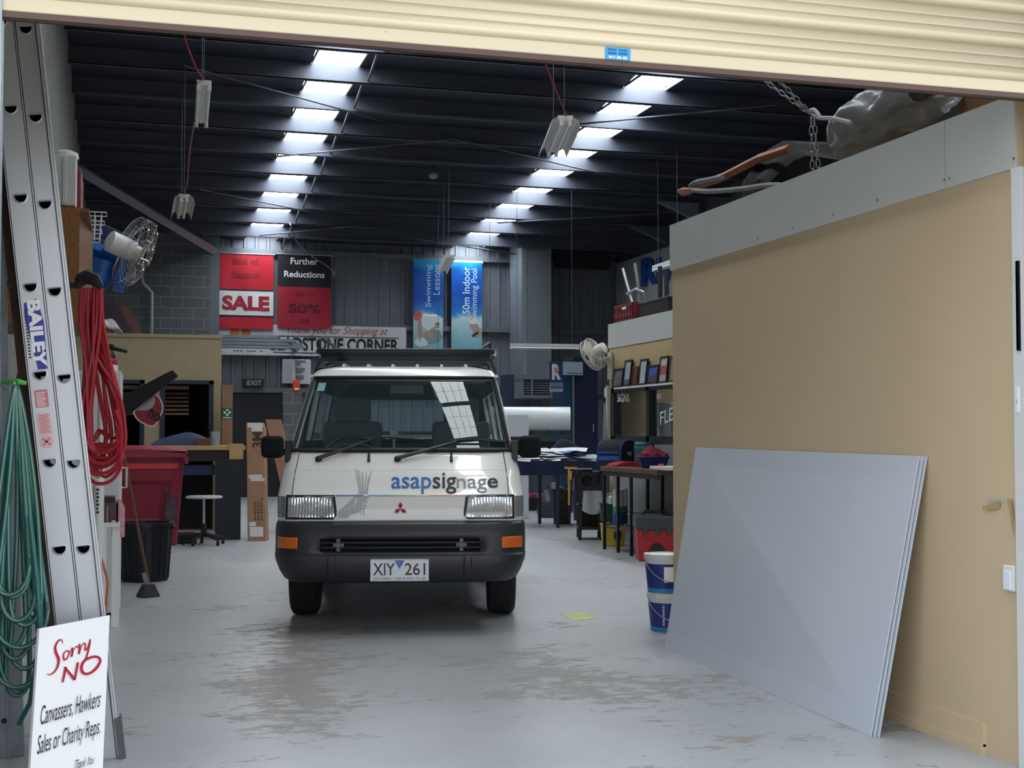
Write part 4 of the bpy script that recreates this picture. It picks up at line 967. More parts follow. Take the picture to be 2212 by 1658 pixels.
def smooth(pts, n=5):
    out = []
    for i in range(len(pts) - 1):
        p0, p1, p2, p3 = pts[max(0, i - 1)], pts[i], pts[i + 1], pts[min(len(pts) - 1, i + 2)]
        for q in range(n):
            t = q / n; out.append(tuple(.5 * (2 * p1[k] + (p2[k] - p0[k]) * t + (2 * p0[k] - 5 * p1[k] + 4 * p2[k] - p3[k]) * t * t + (3 * p1[k] - p0[k] - 3 * p2[k] + p3[k]) * t ** 3) for k in range(3)))
    return out + [pts[-1]]
for s in ([(135, 1389, 1), (133, 1382, 2), (126, 1383, 3), (119, 1396, 4), (121, 1410, 5), (126, 1422, 5), (125, 1436, 4), (118, 1449, 3), (108, 1456, 2), (100, 1455, 1)],
          [(143, 1404, 1.5), (137, 1412, 2.5), (138, 1424, 3), (145, 1420, 2.5), (149, 1408, 2), (143, 1404, 1.5), (150, 1410, 1)],
          [(150, 1410, 1), (156, 1398, 2), (154, 1418, 3), (159, 1402, 2), (166, 1395, 2), (168, 1399, 1)],
          [(168, 1399, 1), (172, 1390, 2), (170, 1412, 3), (175, 1396, 2), (181, 1388, 2), (183, 1392, 1)],
          [(185, 1388, 1.5), (183, 1402, 3), (188, 1400, 2.5), (195, 1380, 2), (191, 1402, 3), (184, 1424, 3), (178, 1428, 1)]):
    stroke(b, smooth([(x, y, w * 1.15) for x, y, w in s]), 1)
for s in ([(135, 1473, 4), (142, 1440, 5.5)], [(139, 1440, 4), (161, 1467, 6)], [(161, 1468, 4), (168, 1430, 5)],
          [(184, 1424, 5), (177, 1434, 5.5), (176, 1446, 6), (182, 1454, 5.5), (194, 1453, 5), (207, 1443, 5.5), (216, 1428, 5), (212, 1419, 5), (200, 1418, 5), (184, 1424, 5)]):
    stroke(b, smooth(s), 1)
b.build('brush_lettering', RI, sg, world=True)
SI = mat('soft black sign ink', '#2b2b2f', .5)
def warp(q00, q10, q01, q11):  # pixel quad: bottom-left, bottom-right, top-left, top-right
    def f(u, v):
        x = (q00[0] * (1 - u) + q10[0] * u) * (1 - v) + (q01[0] * (1 - u) + q11[0] * u) * v; y = (q00[1] * (1 - u) + q10[1] * u) * (1 - v) + (q01[1] * (1 - u) + q11[1] * u) * v
        return fpx(x, y)
    return f
b = MB(); b.text('Canvassers, Hawkers', (0, 1, 0, 1), warp((86, 1572), (214, 1532), (89, 1524), (219, 1488)), shear=.12); b.build('lettering', SI, sg, world=True)
b = MB(); b.text('Sales or Charity Reps.', (0, 1, 0, 1), warp((79, 1642), (215, 1594), (82, 1588), (218, 1548)), shear=.12); b.build('lettering', SI, sg, world=True)
b = MB(); b.text('Thank You', (0, 1, 0, 1), warp((160, 1662), (202, 1648), (163, 1641), (205, 1630)), shear=.35); b.build('lettering', SI, sg, world=True)

# ------------------------------------------------------------------ left wall: cupboards, fan, cable, pole
def loc(p, z=0): return Vector((p.x, p.y, z))
# chipboard cupboard fixed high on the wall
CZ = 7.6
CHIP = mat('chipboard', '#8d6237', .8, var=.3, vscale=45); LAM = mat('brown laminate edge', '#7b5334', .6, var=.15)
ca = P(128, 446, CZ); cb = P(172, 446, CZ); cz0 = P(160, 700, CZ).z
cy = ca.y; xw = XL + .01
cup = thing('wall_cupboard', 'brown chipboard cupboard on the wall above the red cable', 'cupboard', (xw, cy, cz0))
Xc = cb.x - xw; H_ = ca.z - cz0
b = MB(); b.bb(0, Xc, 0, .022, 0, H_); b.build('near_panel', CHIP, cup)
b = MB(); b.bb(0, Xc + .05, .022, .9, H_ - .02, H_); b.bb(0, Xc, .022, .9, .0, .02); b.bb(0, .02, .022, .9, .02, H_ - .02); b.bb(0, Xc, .88, .9, .02, H_ - .02); b.build('carcass', LAM, cup)
dr = MB(); dr.box((Xc + .012, .46, H_ / 2), (.018, .86, H_ - .01), (0, 0, R(-4))); dr.build('door', LAM, cup)
for z, nm in ((cz0 + .02, 'x'),): pass
ct = cz0 + H_
# white boxed light fitting on top, red case behind it
p = P(140, 436, 7.75); wv_ = (P(160, 436, 7.75).x - P(112, 436, 7.75).x)
fx = thing('white_casing', 'white enamel casing with a rounded cap on top of the chipboard cupboard', 'casing', (p.x, cy + .18, ct))
hh = P(140, 325, 7.75).z - ct
b = MB(); b.bb(-wv_ / 2, wv_ / 2, -.1, .1, .02, hh - .04); b.bb(-wv_ / 2 + .05, -wv_ / 2 + .075, -.108, -.1, .03, hh - .05); b.build('housing', mat('white aged enamel', '#c9cfd1', .4, var=.08), fx, bevel=.008)
b = MB(); b.lathe([(wv_ * .58, 0), (wv_ * .60, .012), (wv_ * .56, .035), (wv_ * .3, .05), (0, .054)], (0, 0, hh - .045), 24, sy=.9); b.build('cap', WHITEPL, fx, smooth=True)
b = MB(); b.bb(-wv_ / 2, -wv_ / 2 + .12, -.1, .1, 0, .02); b.build('packer', TIMBER, fx)
b = MB(); x_ = P(170, 400, 8.2); b.bb(x_.x - .022, x_.x + .022, cy + .35, cy + .75, ct, P(165, 366, 8.0).z)
tag(b.build('red_case', mat('dull red case', '#7e2c35', .5), bevel=.01), 'narrow red case standing on the chipboard cupboard behind the white casing', 'case')
# white wire basket and blue folded box on a bracket shelf beyond
shz = P(235, 590, 9.6).z; 
sh = thing('wall_shelf', 'blue steel bracket shelf on the wall carrying the round cage fan', 'shelf', (XL, P(235, 560, 9.4).y, 0))
BLU = mat('chipped blue steel', '#1c63b5', .4, var=.25, vscale=14)
fz = P(240, 540, 9.4)
b = MB(); pA = P(170, 520, 9.3); pB = P(266, 560, 9.3)
b.tube([pA + Vector((-.3, 0, .08)), pB], .055, n=4); b.tube([pA + Vector((-.3, .12, .02)), pB + Vector((0, .1, -.02))], .04, n=4); b.build('bracket_arm', BLU, sh, world=True)
b = MB(); c = P(268, 565, 9.3); b.box(c, (.05, .14, .30), (0, R(20), 0)); b.box(c + Vector((-.05, 0, .12)), (.16, .12, .03), (0, R(-25), 0)); b.box(c + Vector((-.02, 0, -.13)), (.07, .12, .16), (0, R(14), 0)); b.build('yoke', BLU, sh, world=True)
b = MB(); c = P(216, 590, 9.3); b.lathe([(.07, -.10), (.10, .08), (.10, .09)], c, 16, Matrix.Rotation(R(15), 3, 'Y')); b.build('motor_pot', BLU, sh, world=True, smooth=True)
b = MB(); c = P(225, 505, 9.6); b.box(c, (.30, .25, .10), (0, R(25), 0)); b.build('junction_box', mat('navy steel box', '#2b3566', .5), sh, world=True, bevel=.01)
# cage fan
fc = P(298, 548, 9.3); rr = .245
nx = Vector((.86, .40, -.32)).normalized()  # facing into the room, tipped down
side = nx.cross(Vector((0, 0, 1))).normalized(); upv = side.cross(nx).normalized()
MF = Matrix((side, upv, nx)).transposed()
fan = thing('industrial_fan', 'round steel cage fan tilted on the blue wall bracket', 'fan', fc)
b = MB()
for r_, z in ((rr, 0), (rr, -.07), (rr * .8, .025), (rr * .55, .036), (rr * .28, .042)): b.tube([MF @ Vector((r_ * math.cos(a), r_ * math.sin(a), z)) for a in [2 * math.pi * q / 40 for q in range(40)]], .0055 if r_ > .2 else .003, n=5, closed=True)
for q in range(36):
    a = 2 * math.pi * q / 36; b.tube([MF @ Vector((rr * f * math.cos(a), rr * f * math.sin(a), z)) for f, z in ((.2, .044), (.55, .036), (.8, .025), (1, 0), (1, -.07), (.7, -.10), (.25, -.115))], .002, n=3, caps=False)
b.build('cage', CHROME, fan, smooth=True)
b = MB()
for q in range(4):
    a0 = math.pi / 2 * q
    b.slab(lambda u, v, k: MF @ Vector(((.05 + .16 * u) * math.cos(a0 + (v - .5) * (.9)), (.05 + .16 * u) * math.sin(a0 + (v - .5) * .9), (v - .5) * .05 - .03 + .003 * k)), 5, 4)
b.build('blade', mat('pale fan blade', '#c9c5b4', .35, .3), fan, smooth=True)
b = MB(); b.lathe([(.0, .03), (.05, .025), (.055, -.03), (.075, -.05), (.075, -.22), (.03, -.24), (0, -.24)], (0, 0, 0), 20, MF); b.build('motor', WHITEPL, fan, smooth=40)
# white wire basket
wbp = P(188, 520, 9.0); b = MB()
for z in (0, .06, .12, .18):
    b.tube([(x, y, z) for x, y in ((-.12 - z * .2, -.09), (.05 + z * .25, -.09), (.05 + z * .25, .09), (-.12 - z * .2, .09))], .004, n=4, closed=True)
for q in range(6):
    x = -.12 + .034 * q; b.tube([(x, -.09, 0), (x * (1.25), -.09, .18)], .003, n=4); b.tube([(x, .09, 0), (x * 1.25, .09, .18)], .003, n=4); b.tube([(x, -.09, 0), (x, .09, 0)], .003, n=4)
o = b.build('wire_basket', WHITE); o.location = wbp + Vector((0, 0, -.0)); tag(o, 'white wire basket hooked beside the chipboard cupboard', 'basket')
# conduit running up the rear block wall
b = MB(); b.tube([onY(308, 462, 27.2), onY(306, 600, 27.2), onY(309, 612, 27.2), onY(328, 632, 27.2), onY(327, 720, 27.2), loc(onY(327, 720, 27.2), .3)], .035, n=8)
tag(b.build('conduit_pipe', mat('pale grey conduit', '#9aa0a6', .5), smooth=True), 'pale grey conduit pipe running up the dark block wall', 'pipe')
for i, (xa, ya, xb, yb) in enumerate(((222, 660, 262, 722), (240, 655, 280, 722), (262, 660, 304, 722))):
    pa = onY(xb, yb, 19.2 + .2 * i); pb = onY(xa, ya, 19.6 + .2 * i); pa.z = OT - .02
    b = MB(); d_ = (pb - pa); b.prism([(-.09, 0), (.09, 0), (.09, 1), (-.09, 1)], lambda u, v, d: pa + d_ * v + Vector((u, d, 0)), 0, .03)
    tag(b.build('timber_offcut', mat(['dark timber offcut', 'dark timber offcut', 'red timber offcut'][i], ['#33232a', '#33232a', '#5e3230'][i], .7, var=.2)), ['dark timber offcut leaning on top of the office nearest the cable', 'dark timber offcut leaning between two others on the office roof', 'reddish timber board leaning on top of the office'][i], 'board')
# red extension lead in a bundle on a black hook
RCZ = 7.1
hk = P(196, 612, RCZ)
REDC = mat('red cable sheath', '#b32a38', .4)
rc = thing('extension_lead', 'long red extension lead hanging in loose loops from a black wall hook', 'cable', hk)
rnd = random.Random(11)
def px3(px, py, dy=0): 
    p = P(px, py, RCZ); return p + Vector((0, dy, 0))
b = MB()
for k in range(15):
    t = k / 14; x0 = 174 + 42 * t; 
    low = rnd.uniform(.0, 1); yb = 905 + 125 * (rnd.random() ** .6); xl = 172 + rnd.uniform(0, 22); xr = 225 + 55 * rnd.random() ** .8
    dy = rnd.uniform(-.06, .10)
    pts = [(x0, 622), (x0 - 1 + rnd.uniform(-2, 2), 700), (x0 + (xl + 8 - x0) * .6, 800), (xl + 4, 880), (xl + 6, 950), (xl + 14, (950 + yb) / 2 + 10), ((xl + xr) / 2, yb), (xr - 6, (950 + yb) / 2 + 6), (xr, 930), (xr - 14, 850), (x0 + 8 + (xr - x0) * .25, 770), (min(222, x0 + 8), 690), (min(220, x0 + 6), 622)]
    s3 = smooth([(x, y, 0) for x, y in pts], 4)
    b.tube([px3(x, y, dy * min(1, (y - 610) / 200) + .004 * i_ * (.15)) for i_, (x, y, _) in enumerate(s3)], .0095, n=6, caps=False)
for k in range(4):
    y0 = 945 + 22 * k; s3 = smooth([(180, y0, 0), (205, y0 + 30, 0), (240, y0 + 26, 0), (262, y0 - 10, 0), (250, y0 - 60, 0)], 4); b.tube([px3(x, y, -.08) for x, y, _ in s3], .0095, n=6)
b.build('cable', REDC, rc, world=True, smooth=True)
b = MB(); b.tube([px3(170, 612, .12), px3(176, 604, -.02), px3(190, 600, -.06), px3(205, 606, -.06), px3(220, 622, -.04)], [.02, .035, .04, .035, .015], n=8); b.tube([Vector((XL, hk.y + .1, hk.z)), px3(172, 612, .10)], .018, n=6); b.build('hook', BLACK, rc, world=True, smooth=True)
b = MB(); c = px3(200, 1012, .05); b.box(c, (.10, .06, .07), (0, R(20), 0)); b.build('plug', mat('orange plug', '#d2502a', .4), rc, world=True, bevel=.012)
# white pole with hat, tall white locker behind it
LKZ = 9.6
la = P(222, 760, LKZ); lb = P(262, 760, LKZ); ly = la.y
lk = thing('tall_locker', 'tall white steel locker standing behind the red extension lead', 'locker', (XL + .02, ly, 0))
lw = lb.x - XL - .02; lh = P(240, 800, LKZ).z
b = MB(); b.bb(0, lw, 0, .55, .02, lh); b.build('body', mat('white locker enamel', '#d3d6d7', .4), lk, bevel=.006)
b = MB(); b.bb(lw, lw + .012, .01, .27, .04, lh - .02); b.bb(lw, lw + .012, .28, .54, .04, lh - .02); b.build('door', WHITE, lk)
hz = P(255, 1032, LKZ).z; b = MB(); b.tube([(lw + .01, .03, hz - .07), (lw + .045, .03, hz - .07), (lw + .045, .03, hz + .07), (lw + .01, .03, hz + .07)], .008, n=6); b.build('handle', mat('cream handle', '#cfcabb', .4), lk, smooth=True)
# things standing on the locker
tz = lh
for i, (c, nm) in enumerate((('#a8323a', 'red tape roll lying on top of the tall white locker'), ('#d8d2cc', 'white tape roll under the red one on top of the tall white locker'))):
    o = MB().lathe([(.035, 0), (.075, 0), (.078, .005), (.078, .04), (.075, .045), (.035, .045), (.035, 0)], (0, 0, 0), 24).build('tape_roll', mat('tape ' + c, c, .5), smooth=40); o.location = (XL + .02 + lw - .1, ly + .1, tz + (.046 if i == 0 else 0)); tag(o, nm, 'tape roll', 'tape rolls on the locker')
g = thing('spray_gun', 'black spray gun resting on the tape rolls above the locker', 'spray gun', (XL + .02 + lw - .1, ly + .1, tz + .092))
MB().lathe([(.06, 0), (.06, .03), (.04, .06), (.05, .1), (0, .11)], (0, 0, 0), 16).build('body', BLACK, g, smooth=40)
MB().cyl((.03, 0, .08), (.14, -.02, .05), .018, .012, 10).build('nozzle', BLACK, g)
pp = P(221, 700, 8.9)
MB().cyl(loc(pp, 0), loc(pp, P(221, 690, 8.9).z), .022, n=12)
o = MB().cyl(loc(pp, 0), loc(pp, P(221, 715, 8.9).z), .024, n=12).build('white_pole', WHITEPL, smooth=True); tag(o, 'white pole standing upright between red cable and tall locker', 'pole')
hp = loc(pp, P(221, 715, 8.9).z)
b = MB(); b.slab(lambda u, v, k: Vector((-.03 + .16 * u, -.10 + .2 * v, .0 + .10 * math.sin(math.pi * min(1, .25 + u * .75)) * math.sin(math.pi * (.15 + .7 * v)) + .012 * math.sin(9 * u + 4 * v) - .012 * k)), 12, 10)
o = b.build('cloth_rag', mat('grey cloth', '#b4b1b3', .9, var=.15), smooth=True, world=False); o.location = hp + Vector((0, 0, -.01)); tag(o, 'crumpled grey cloth draped over the top of the white pole', 'cloth')
# lower bits in front of the locker: tray, tub, rag, white tube, folding trestle legs
TRZ = 9.0
ta = P(218, 1134, TRZ); tb = P(255, 1134, TRZ)
b = MB(); wd = tb.x - ta.x + .05; th = P(236, 1086, TRZ).z - ta.z
tt = thing('brown_crate', 'small brown open crate hanging at hip height beside the locker', 'crate', (ta.x - .05, ta.y, ta.z))
b.bb(0, wd, 0, .015, 0, th); b.bb(0, wd, .25, .265, 0, th); b.bb(0, .015, 0, .265, 0, th); b.bb(wd - .015, wd, 0, .265, 0, th); b.bb(0, wd, 0, .265, 0, .012); b.build('body', mat('plum brown plastic', '#4d3238', .5), tt, bevel=.004)
b = MB(); b.bb(wd * .55, wd * .57, -.004, 0, 0.02, th - .02); b.bb(wd * .75, wd * .9, -.004, 0, .02, .03); b.build('label', WHITEPL, tt)
b = MB(); b.taper((wd * .45, .13, th * .4), (wd * .75, .2), (wd * .85, .22), .13); o = b.build('black_tub', BLACK, bevel=.006, world=False); o.location = (ta.x - .05, ta.y, ta.z); tag(o, 'black tub sitting in the small brown crate', 'tub')
b = MB(); rp = P(258, 1100, TRZ - .1)
b.slab(lambda u, v, k: Vector((-.03 + .085 * u, -.03 * math.sin(math.pi * u) + .004 * math.sin(20 * v), -.2 * v + .06 * (1 - v) * math.sin(math.pi * u)+ (.02 * k if False else 0))) + Vector((0, .012 * k, 0)), 8, 12)
o = b.build('pink_rag', mat('pink rag', '#c99a9f', .9, var=.15), smooth=True, world=False); o.location = Vector((ta.x - .05 + wd - .012, ta.y + .10, rp.z)); tag(o, 'pink rag hanging over the edge of the small brown crate', 'rag')
b = MB(); b.cyl(loc(P(212, 1165, 8.6)), P(212, 1034, 8.6), .032, n=14); o = b.build('white_tube', WHITEPL, smooth=True); tag(o, 'white cardboard tube with lettering hung upright beside the ladder', 'tube')
pc = P(212, 1034, 8.6); b = MB(); [b.bb(pc.x - .010, pc.x + .008 - .004 * (q % 2), pc.y - .034, pc.y - .0325, pc.z - .06 - .024 * q - .014, pc.z - .06 - .024 * q) for q in range(7)]; b.build('lettering', INK, o, world=True)
b = MB(); fl_ = loc(P(222, 1290, 9.0))
tz_ = P(225, 1138, 9.0).z
tr2 = thing('trestle', 'white folding trestle legs under the small brown crate', 'trestle', (fl_.x, fl_.y, 0))
for i, dx in enumerate((-.03, .055)): MB().bb(dx, dx + .05, .02 * i, .04 + .02 * i, 0, tz_).build('leg', WHITE, tr2)
MB().bb(-.03, .105, .0, .06, tz_, tz_ + .03).build('top_rail', WHITE, tr2)
b = MB(); s3 = smooth([(216, 1134, 0), (212, 1178, 0), (222, 1215, 0), (232, 1255, 0), (230, 1290, 0), (226, 1338, 0)], 5); b.tube([P(x, y, 8.6) for x, y, _ in s3], .008, n=6)
o = b.build('orange_flex', mat('orange flex', '#c96a3c', .5), smooth=True); tag(o, 'short orange flex trailing down beside the ladder foot', 'flex')
# ------------------------------------------------------------------ bins and broom
bz = depth(G(330, 1264)); bc = G(313, 1258); bc.y += .2
bh = P(318, 1132, bz + .1).z
b_ = thing('rubbish_bin', 'black round plastic bin in front of the maroon wheelie bin', 'bin', (bc.x, bc.y, 0))
BINB = mat('black bin plastic', '#15181f', .45)
b = MB(); prof = [(.175, 0), (.20, .0), (.235, bh - .03), (.25, bh - .03), (.25, bh), (.225, bh), (.19, .03), (0, .03)]
b.lathe(prof, (0, 0, 0), 40); b.build('tub', BINB, b_, smooth=30)
b = MB()
for q in range(20):
    a = 2 * math.pi * q / 20; b.tube([(.202 * math.cos(a), .202 * math.sin(a), .02), (.232 * math.cos(a), .232 * math.sin(a), bh - .06)], .006, n=4)
b.build('rib', BINB, b_)
for sx in (-1, 1): MB().box((sx * .25, 0, bh - .05), (.03, .12, .03)).build('handle', BINB, b_, bevel=.006)
# maroon wheelie bin (four wheels, sloping lid)
MAR = mat('maroon bin plastic', '#96253f', .42, var=.1, vscale=3)
mp_ = G(384, 1236); MZ = depth(mp_)
my = G(300, 1228).y + .05
xr_ = onY(402, 1100, my).x; xl_ = xr_ - 1.15; zt_ = onY(330, 966, my).z
wb = thing('wheeled_bin', 'large maroon four-wheeled rubbish bin with a flat lid', 'bin', ((xl_ + xr_) / 2, my, 0))
hw = (xr_ - xl_) / 2; z0 = .20
def binface(z):  # half width, front y
    t = (z - z0) / (zt_ - z0); return hw * (.86 + .12 * t), .10 - .10 * t
b = MB(); vs_ = []; zl = [z0, .42, .46, .62, .80, .84, 1.0, zt_ - .06]
for z in zl:
    w_, fy = binface(z); inset = .035 if z in (.46, .62, .80) else 0
    vs_ += [Vector((-w_, fy + inset, z)), Vector((-w_ * .75, fy + inset, z)), Vector((w_ * .62, fy + inset, z)), Vector((w_ * .82, fy, z)), Vector((w_, fy + .02, z)), Vector((w_, .72, z)), Vector((-w_, .72, z))]
b.add(vs_, [(i * 7 + k, i * 7 + (k + 1) % 7, (i + 1) * 7 + (k + 1) % 7, (i + 1) * 7 + k) for i in range(len(zl) - 1) for k in range(7)] + [tuple(range(7))])
b.build('tub', MAR, wb, bevel=.012)
b = MB(); b.bb(-hw * 1.02, hw * 1.02, -.03, .78, zt_ - .06, zt_ - .035); b.bb(-hw * 1.0, hw * 1.0, -.035, .78, zt_ - .10, zt_ - .055); b.build('rim', MAR, wb, bevel=.006)
b = MB(); b.slab(lambda u, v, k: Vector((-hw * .98 + 1.96 * hw * u, -.03 + .8 * v, zt_ - .035 + .035 * math.sin(math.pi * v) + .02 * math.sin(math.pi * u) - .02 * k)), 10, 8); b.build('lid', MAR, wb, smooth=40)
w_, fy = binface(zt_ - .16)
b = MB(); b.bb(-w_ * .9, w_ * .9, fy - .006, fy + .0, zt_ - .205, zt_ - .155); b.build('reflective_strip', mat('bright red strip', '#e8202a', .35), wb)
b = MB(); b.bb(hw * .66, hw * .86, fy - .012 + .05, fy + .05, .46, .78); b.build('scuffed_corner', mat('scuffed grey', '#5b4b52', .8, var=.4, vscale=14), wb)
for q in range(4): MB().bb(-.05, .12, fy + .028, fy + .045, .86 + q * .022, .868 + q * .022).build('vent_line', mat('maroon shade', '#5e1829', .5), wb)
for x in (-hw * .7, hw * .7):
    for y in (.12, .62):
        b = MB(); b.cyl((x - .02, y, .075), (x + .02, y, .075), .075, n=18); w1 = b.build('wheel', BLACKRUB, wb, smooth=40)
        b = MB(); b.bb(x - .035, x + .035, y - .03, y + .03, .13, z0); b.bb(x - .03, x - .022, y - .02, y + .02, .06, .15); b.bb(x + .022, x + .03, y - .02, y + .02, .06, .15); b.build('caster_fork', BLACK, w1)
MB().bb(hw * .97, hw * 1.03, -.03, .02, zt_ - .16, zt_ - .09).build('lid_catch', MAR, wb)
# broom leaning on the cable
hd = G(320, 1288); hz_ = depth(hd); tip = P(268, 985, hz_ - .25)
br = thing('broom', 'broom with a brown wooden handle leaning with its dirty head on the floor', 'broom', loc(hd))
tv = tip - loc(hd)
MB().cyl(Vector((0, 0, .12)), tv, .013, .012, 10).build('handle', mat('broom handle wood', '#6e4a3c', .6, var=.2, vscale=12), br, smooth=True)
b = MB(); b.cyl(Vector((0, 0, .07)) , Vector((0, 0, .0)) + tv * (.19 / tv.z), .024, .017, 10); b.build('ferrule', GALV, br)
b = MB(); b.taper((0, 0, 0), (.16, .14), (.085, .07), .10, R(25)); b.build('head', mat('dirty bristles', '#40383a', .9, var=.3, vscale=30), br, bevel=.012)
# black deflector and shield-shaped plaque in front of the office windows
q0 = P(262, 880, 13.6); q1 = P(378, 806, 13.6); d_ = q1 - q0
b = MB(); nv = Vector((-d_.z, 0, d_.x)).normalized()
b.prism([(-.05, -.10), (1.0, -.045), (1.02, -.03), (1.0, .04), (.9, .05), (-.05, .10)], lambda u, v, d: q0 + d_ * u + nv * v + Vector((0, d, 0)), 0, .06)
trg = thing('black_trough', 'long black trough propped at a slant behind the maroon bin', 'trough', loc(q0))
b.build('channel', mat('matt black trough', '#1c1f27', .6), trg, world=True, bevel=.01)
MB().bb(q0.x - .02, q0.x + .02, q0.y + .01, q0.y + .05, 0, q0.z).build('stand', BLACK, trg, world=True)
sh_c = P(322, 888, 13.3); sh_c.y = q0.y - .013
shd = thing('shield_plaque', 'maroon and grey shield plaque leaning under the black trough', 'plaque', sh_c)
s2p = lambda l: [((x - 322) * 13.3 / F_PX, (888 - y) * 13.3 / F_PX) for x, y in l]
out = smooth([(288, 889, 0), (300, 908, 0), (331, 922, 0), (345, 905, 0), (354, 880, 0), (348, 858, 0), (336, 846, 0)], 4) + [(312, 868, 0)]
fnp = lambda o: (lambda u, v, d=0: Vector((u, -o + d, v)))
b = MB(); pl_ = s2p([(x, y) for x, y, _ in out]); b.prism(pl_, lambda u, v, d: Vector((u, d, v)), 0, .012); b.build('panel', mat('white plaque edge', '#d9d9dc', .5), shd)
cxm, cym = 323, 884
inn = [(cxm + (x - cxm) * .90, cym + (y - cym) * .90) for x, y, _ in out]
b = MB(); b.add([Vector((u, -.002, v)) for u, v in s2p(inn)], [tuple(range(len(inn)))]); b.build('maroon_field', mat('maroon field', '#8a1830', .45), shd)
gr = smooth([(318, 868, 0), (306, 878, 0), (300, 884, 0), (318, 884, 0), (330, 878, 0), (336, 864, 0), (335, 852, 0)], 4)
b = MB(); b.add([Vector((u, -.003, v)) for u, v in s2p([(x, y) for x, y, _ in gr])], [tuple(range(len(gr)))]); b.build('grey_field', mat('grey field', '#a3a6ad', .45), shd)
b = MB(); s_ = s2p([(318, 900), (344, 912), (326, 880), (350, 893)])
b.text('no', (0, 1, 0, 1), lambda u, v: Vector(((s_[0][0] * (1 - u) + s_[1][0] * u) * (1 - v) + (s_[2][0] * (1 - u) + s_[3][0] * u) * v, -.004, (s_[0][1] * (1 - u) + s_[1][1] * u) * (1 - v) + (s_[2][1] * (1 - u) + s_[3][1] * u) * v)), bold=.04); b.build('lettering', INK, shd)
# ------------------------------------------------------------------ bench in front of the office
DZ = depth(G(500, 1166))
da = P(340, 966, DZ); dbx = P(532, 966, DZ).x; dy0 = P(450, 966, DZ).y; dzt = P(450, 962, DZ).z
dk = thing('work_bench', 'long bench with a pale timber edge and dark end panel in front of the office', 'bench', ((da.x + dbx) / 2, dy0, 0))
hx = (dbx - da.x) / 2
b = MB(); b.bb(-hx, hx, 0, .8, dzt - .055, dzt); b.build('top', mat('pale plywood', '#c2a475', .6, var=.1), dk, bevel=.003)
b = MB(); b.bb(-hx, hx - .03, .02, .06, dzt - .19, dzt - .055); b.build('apron', mat('dark maroon apron', '#2b1a20', .6), dk)
x0_ = P(466, 1000, DZ).x - (da.x + dbx) / 2; x1_ = P(522, 1000, DZ).x - (da.x + dbx) / 2
b = MB(); b.bb(x0_, x1_, -.03, .04, 0.0, P(500, 992, DZ).z); b.build('end_panel', mat('charcoal panel', '#1b202b', .5), dk)
b = MB(); b.bb(-hx, x0_, .5, .54, .1, dzt - .2); b.build('back_panel', mat('dark backing', '#191a20', .8), dk)
b = MB(); b.bb(-hx, x0_, .1, .45, dzt - .36, dzt - .24); b.build('drawer', mat('deep blue drawer', '#1d3767', .5), dk)
MB().bb(-hx, -hx + .06, .02, .7, 0, dzt - .055).build('leg', BLACK, dk)
# box flap and carton on the bench
pa = P(466 + 62, 990, DZ); 
b = MB(); xa = P(496, 980, DZ).x; xb = P(527, 980, DZ).x; b.bb(xa, xb, dy0 - .006, dy0 + .30, dzt + .0, dzt + .02); b.bb(xa, xb, dy0 - .012, dy0 - .004, P(500, 992, DZ).z, dzt + .02)
o = b.build('cardboard_sheet', CARD2); tag(o, 'folded tan cardboard sheet hanging over the end of the bench', 'cardboard')
b = MB(); c = P(400, 958, DZ + .3); b.slab(lambda u, v, k: Vector((-.42 + .84 * u, -.2 + .4 * v, (.15 * math.sin(math.pi * u) ** .8) * math.sin(math.pi * v) ** .6 + .012 * math.sin(11 * u + 3 * v) * math.sin(math.pi * u) if k == 0 else -.0)), 16, 10)
o = b.build('blue_bundle', mat('slate blue cloth', '#303d59', .85, var=.2), smooth=True, world=False); o.location = (c.x, dy0 + .38, dzt + .003); tag(o, 'rumpled slate blue cloth heaped on the bench by the office window', 'cloth')
b = MB(); c = P(440, 953, DZ); b.bb(c.x - .085, c.x + .085, dy0 + .02, dy0 + .14, dzt + .001, dzt + .09); o = b.build('carton', mat('brown carton', '#6e4a3a', .8), bevel=.003); tag(o, 'small brown carton on the bench beside the blue cloth', 'carton')
b = MB(); c = P(467, 948, DZ); b.lathe([(.05, 0), (.06, .17), (.056, .17), (.047, .005), (0, .005)], (0, 0, 0), 20); o = b.build('clear_tub', glass('clear tub', (.86, .9, .92), 1.3, .25), smooth=True, world=False); o.location = (c.x, dy0 + .1, dzt + .001); tag(o, 'clear plastic tub on the bench against the office corner', 'tub')
# tall narrow cartons by the office corner with first aid sign
tx0 = P(479, 900, 17.6); tx1 = P(503, 900, 17.6)
tc_ = thing('tall_carton', 'tall narrow carton standing beside the cream office corner', 'carton', ((tx0.x + tx1.x) / 2, tx0.y - .0, 0))
hw_ = (tx1.x - tx0.x) / 2; zz = P(490, 831, 17.6).z
MB().bb(-hw_, hw_, 0, .18, 0, zz).build('body', mat('tan carton', '#957b5d', .8, var=.1), tc_, bevel=.004)
zf0, zf1 = P(490, 904, 17.6).z, P(490, 881, 17.6).z
MB().bb(-hw_ * .95, hw_ * .9, -.006, 0, zf0, zf1).build('first_aid_sign', mat('first aid green', '#1f6a45', .4), tc_)
b = MB(); zc = (zf0 + zf1) / 2 + .012; b.bb(-.045, .045, -.008, -.006, zc - .014, zc + .014); b.bb(-.014, .014, -.008, -.006, zc - .045, zc + .045); b.bb(-hw_ * .8, hw_ * .75, -.008, -.006, zf0 + .008, zf0 + .02); b.build('white_cross', WHITEINK, tc_)
b = MB(); b.bb(-hw_, hw_ * .9, -.004, 0, dzt, zf0 - .02); b.build('brown_panel', CARD, tc_)
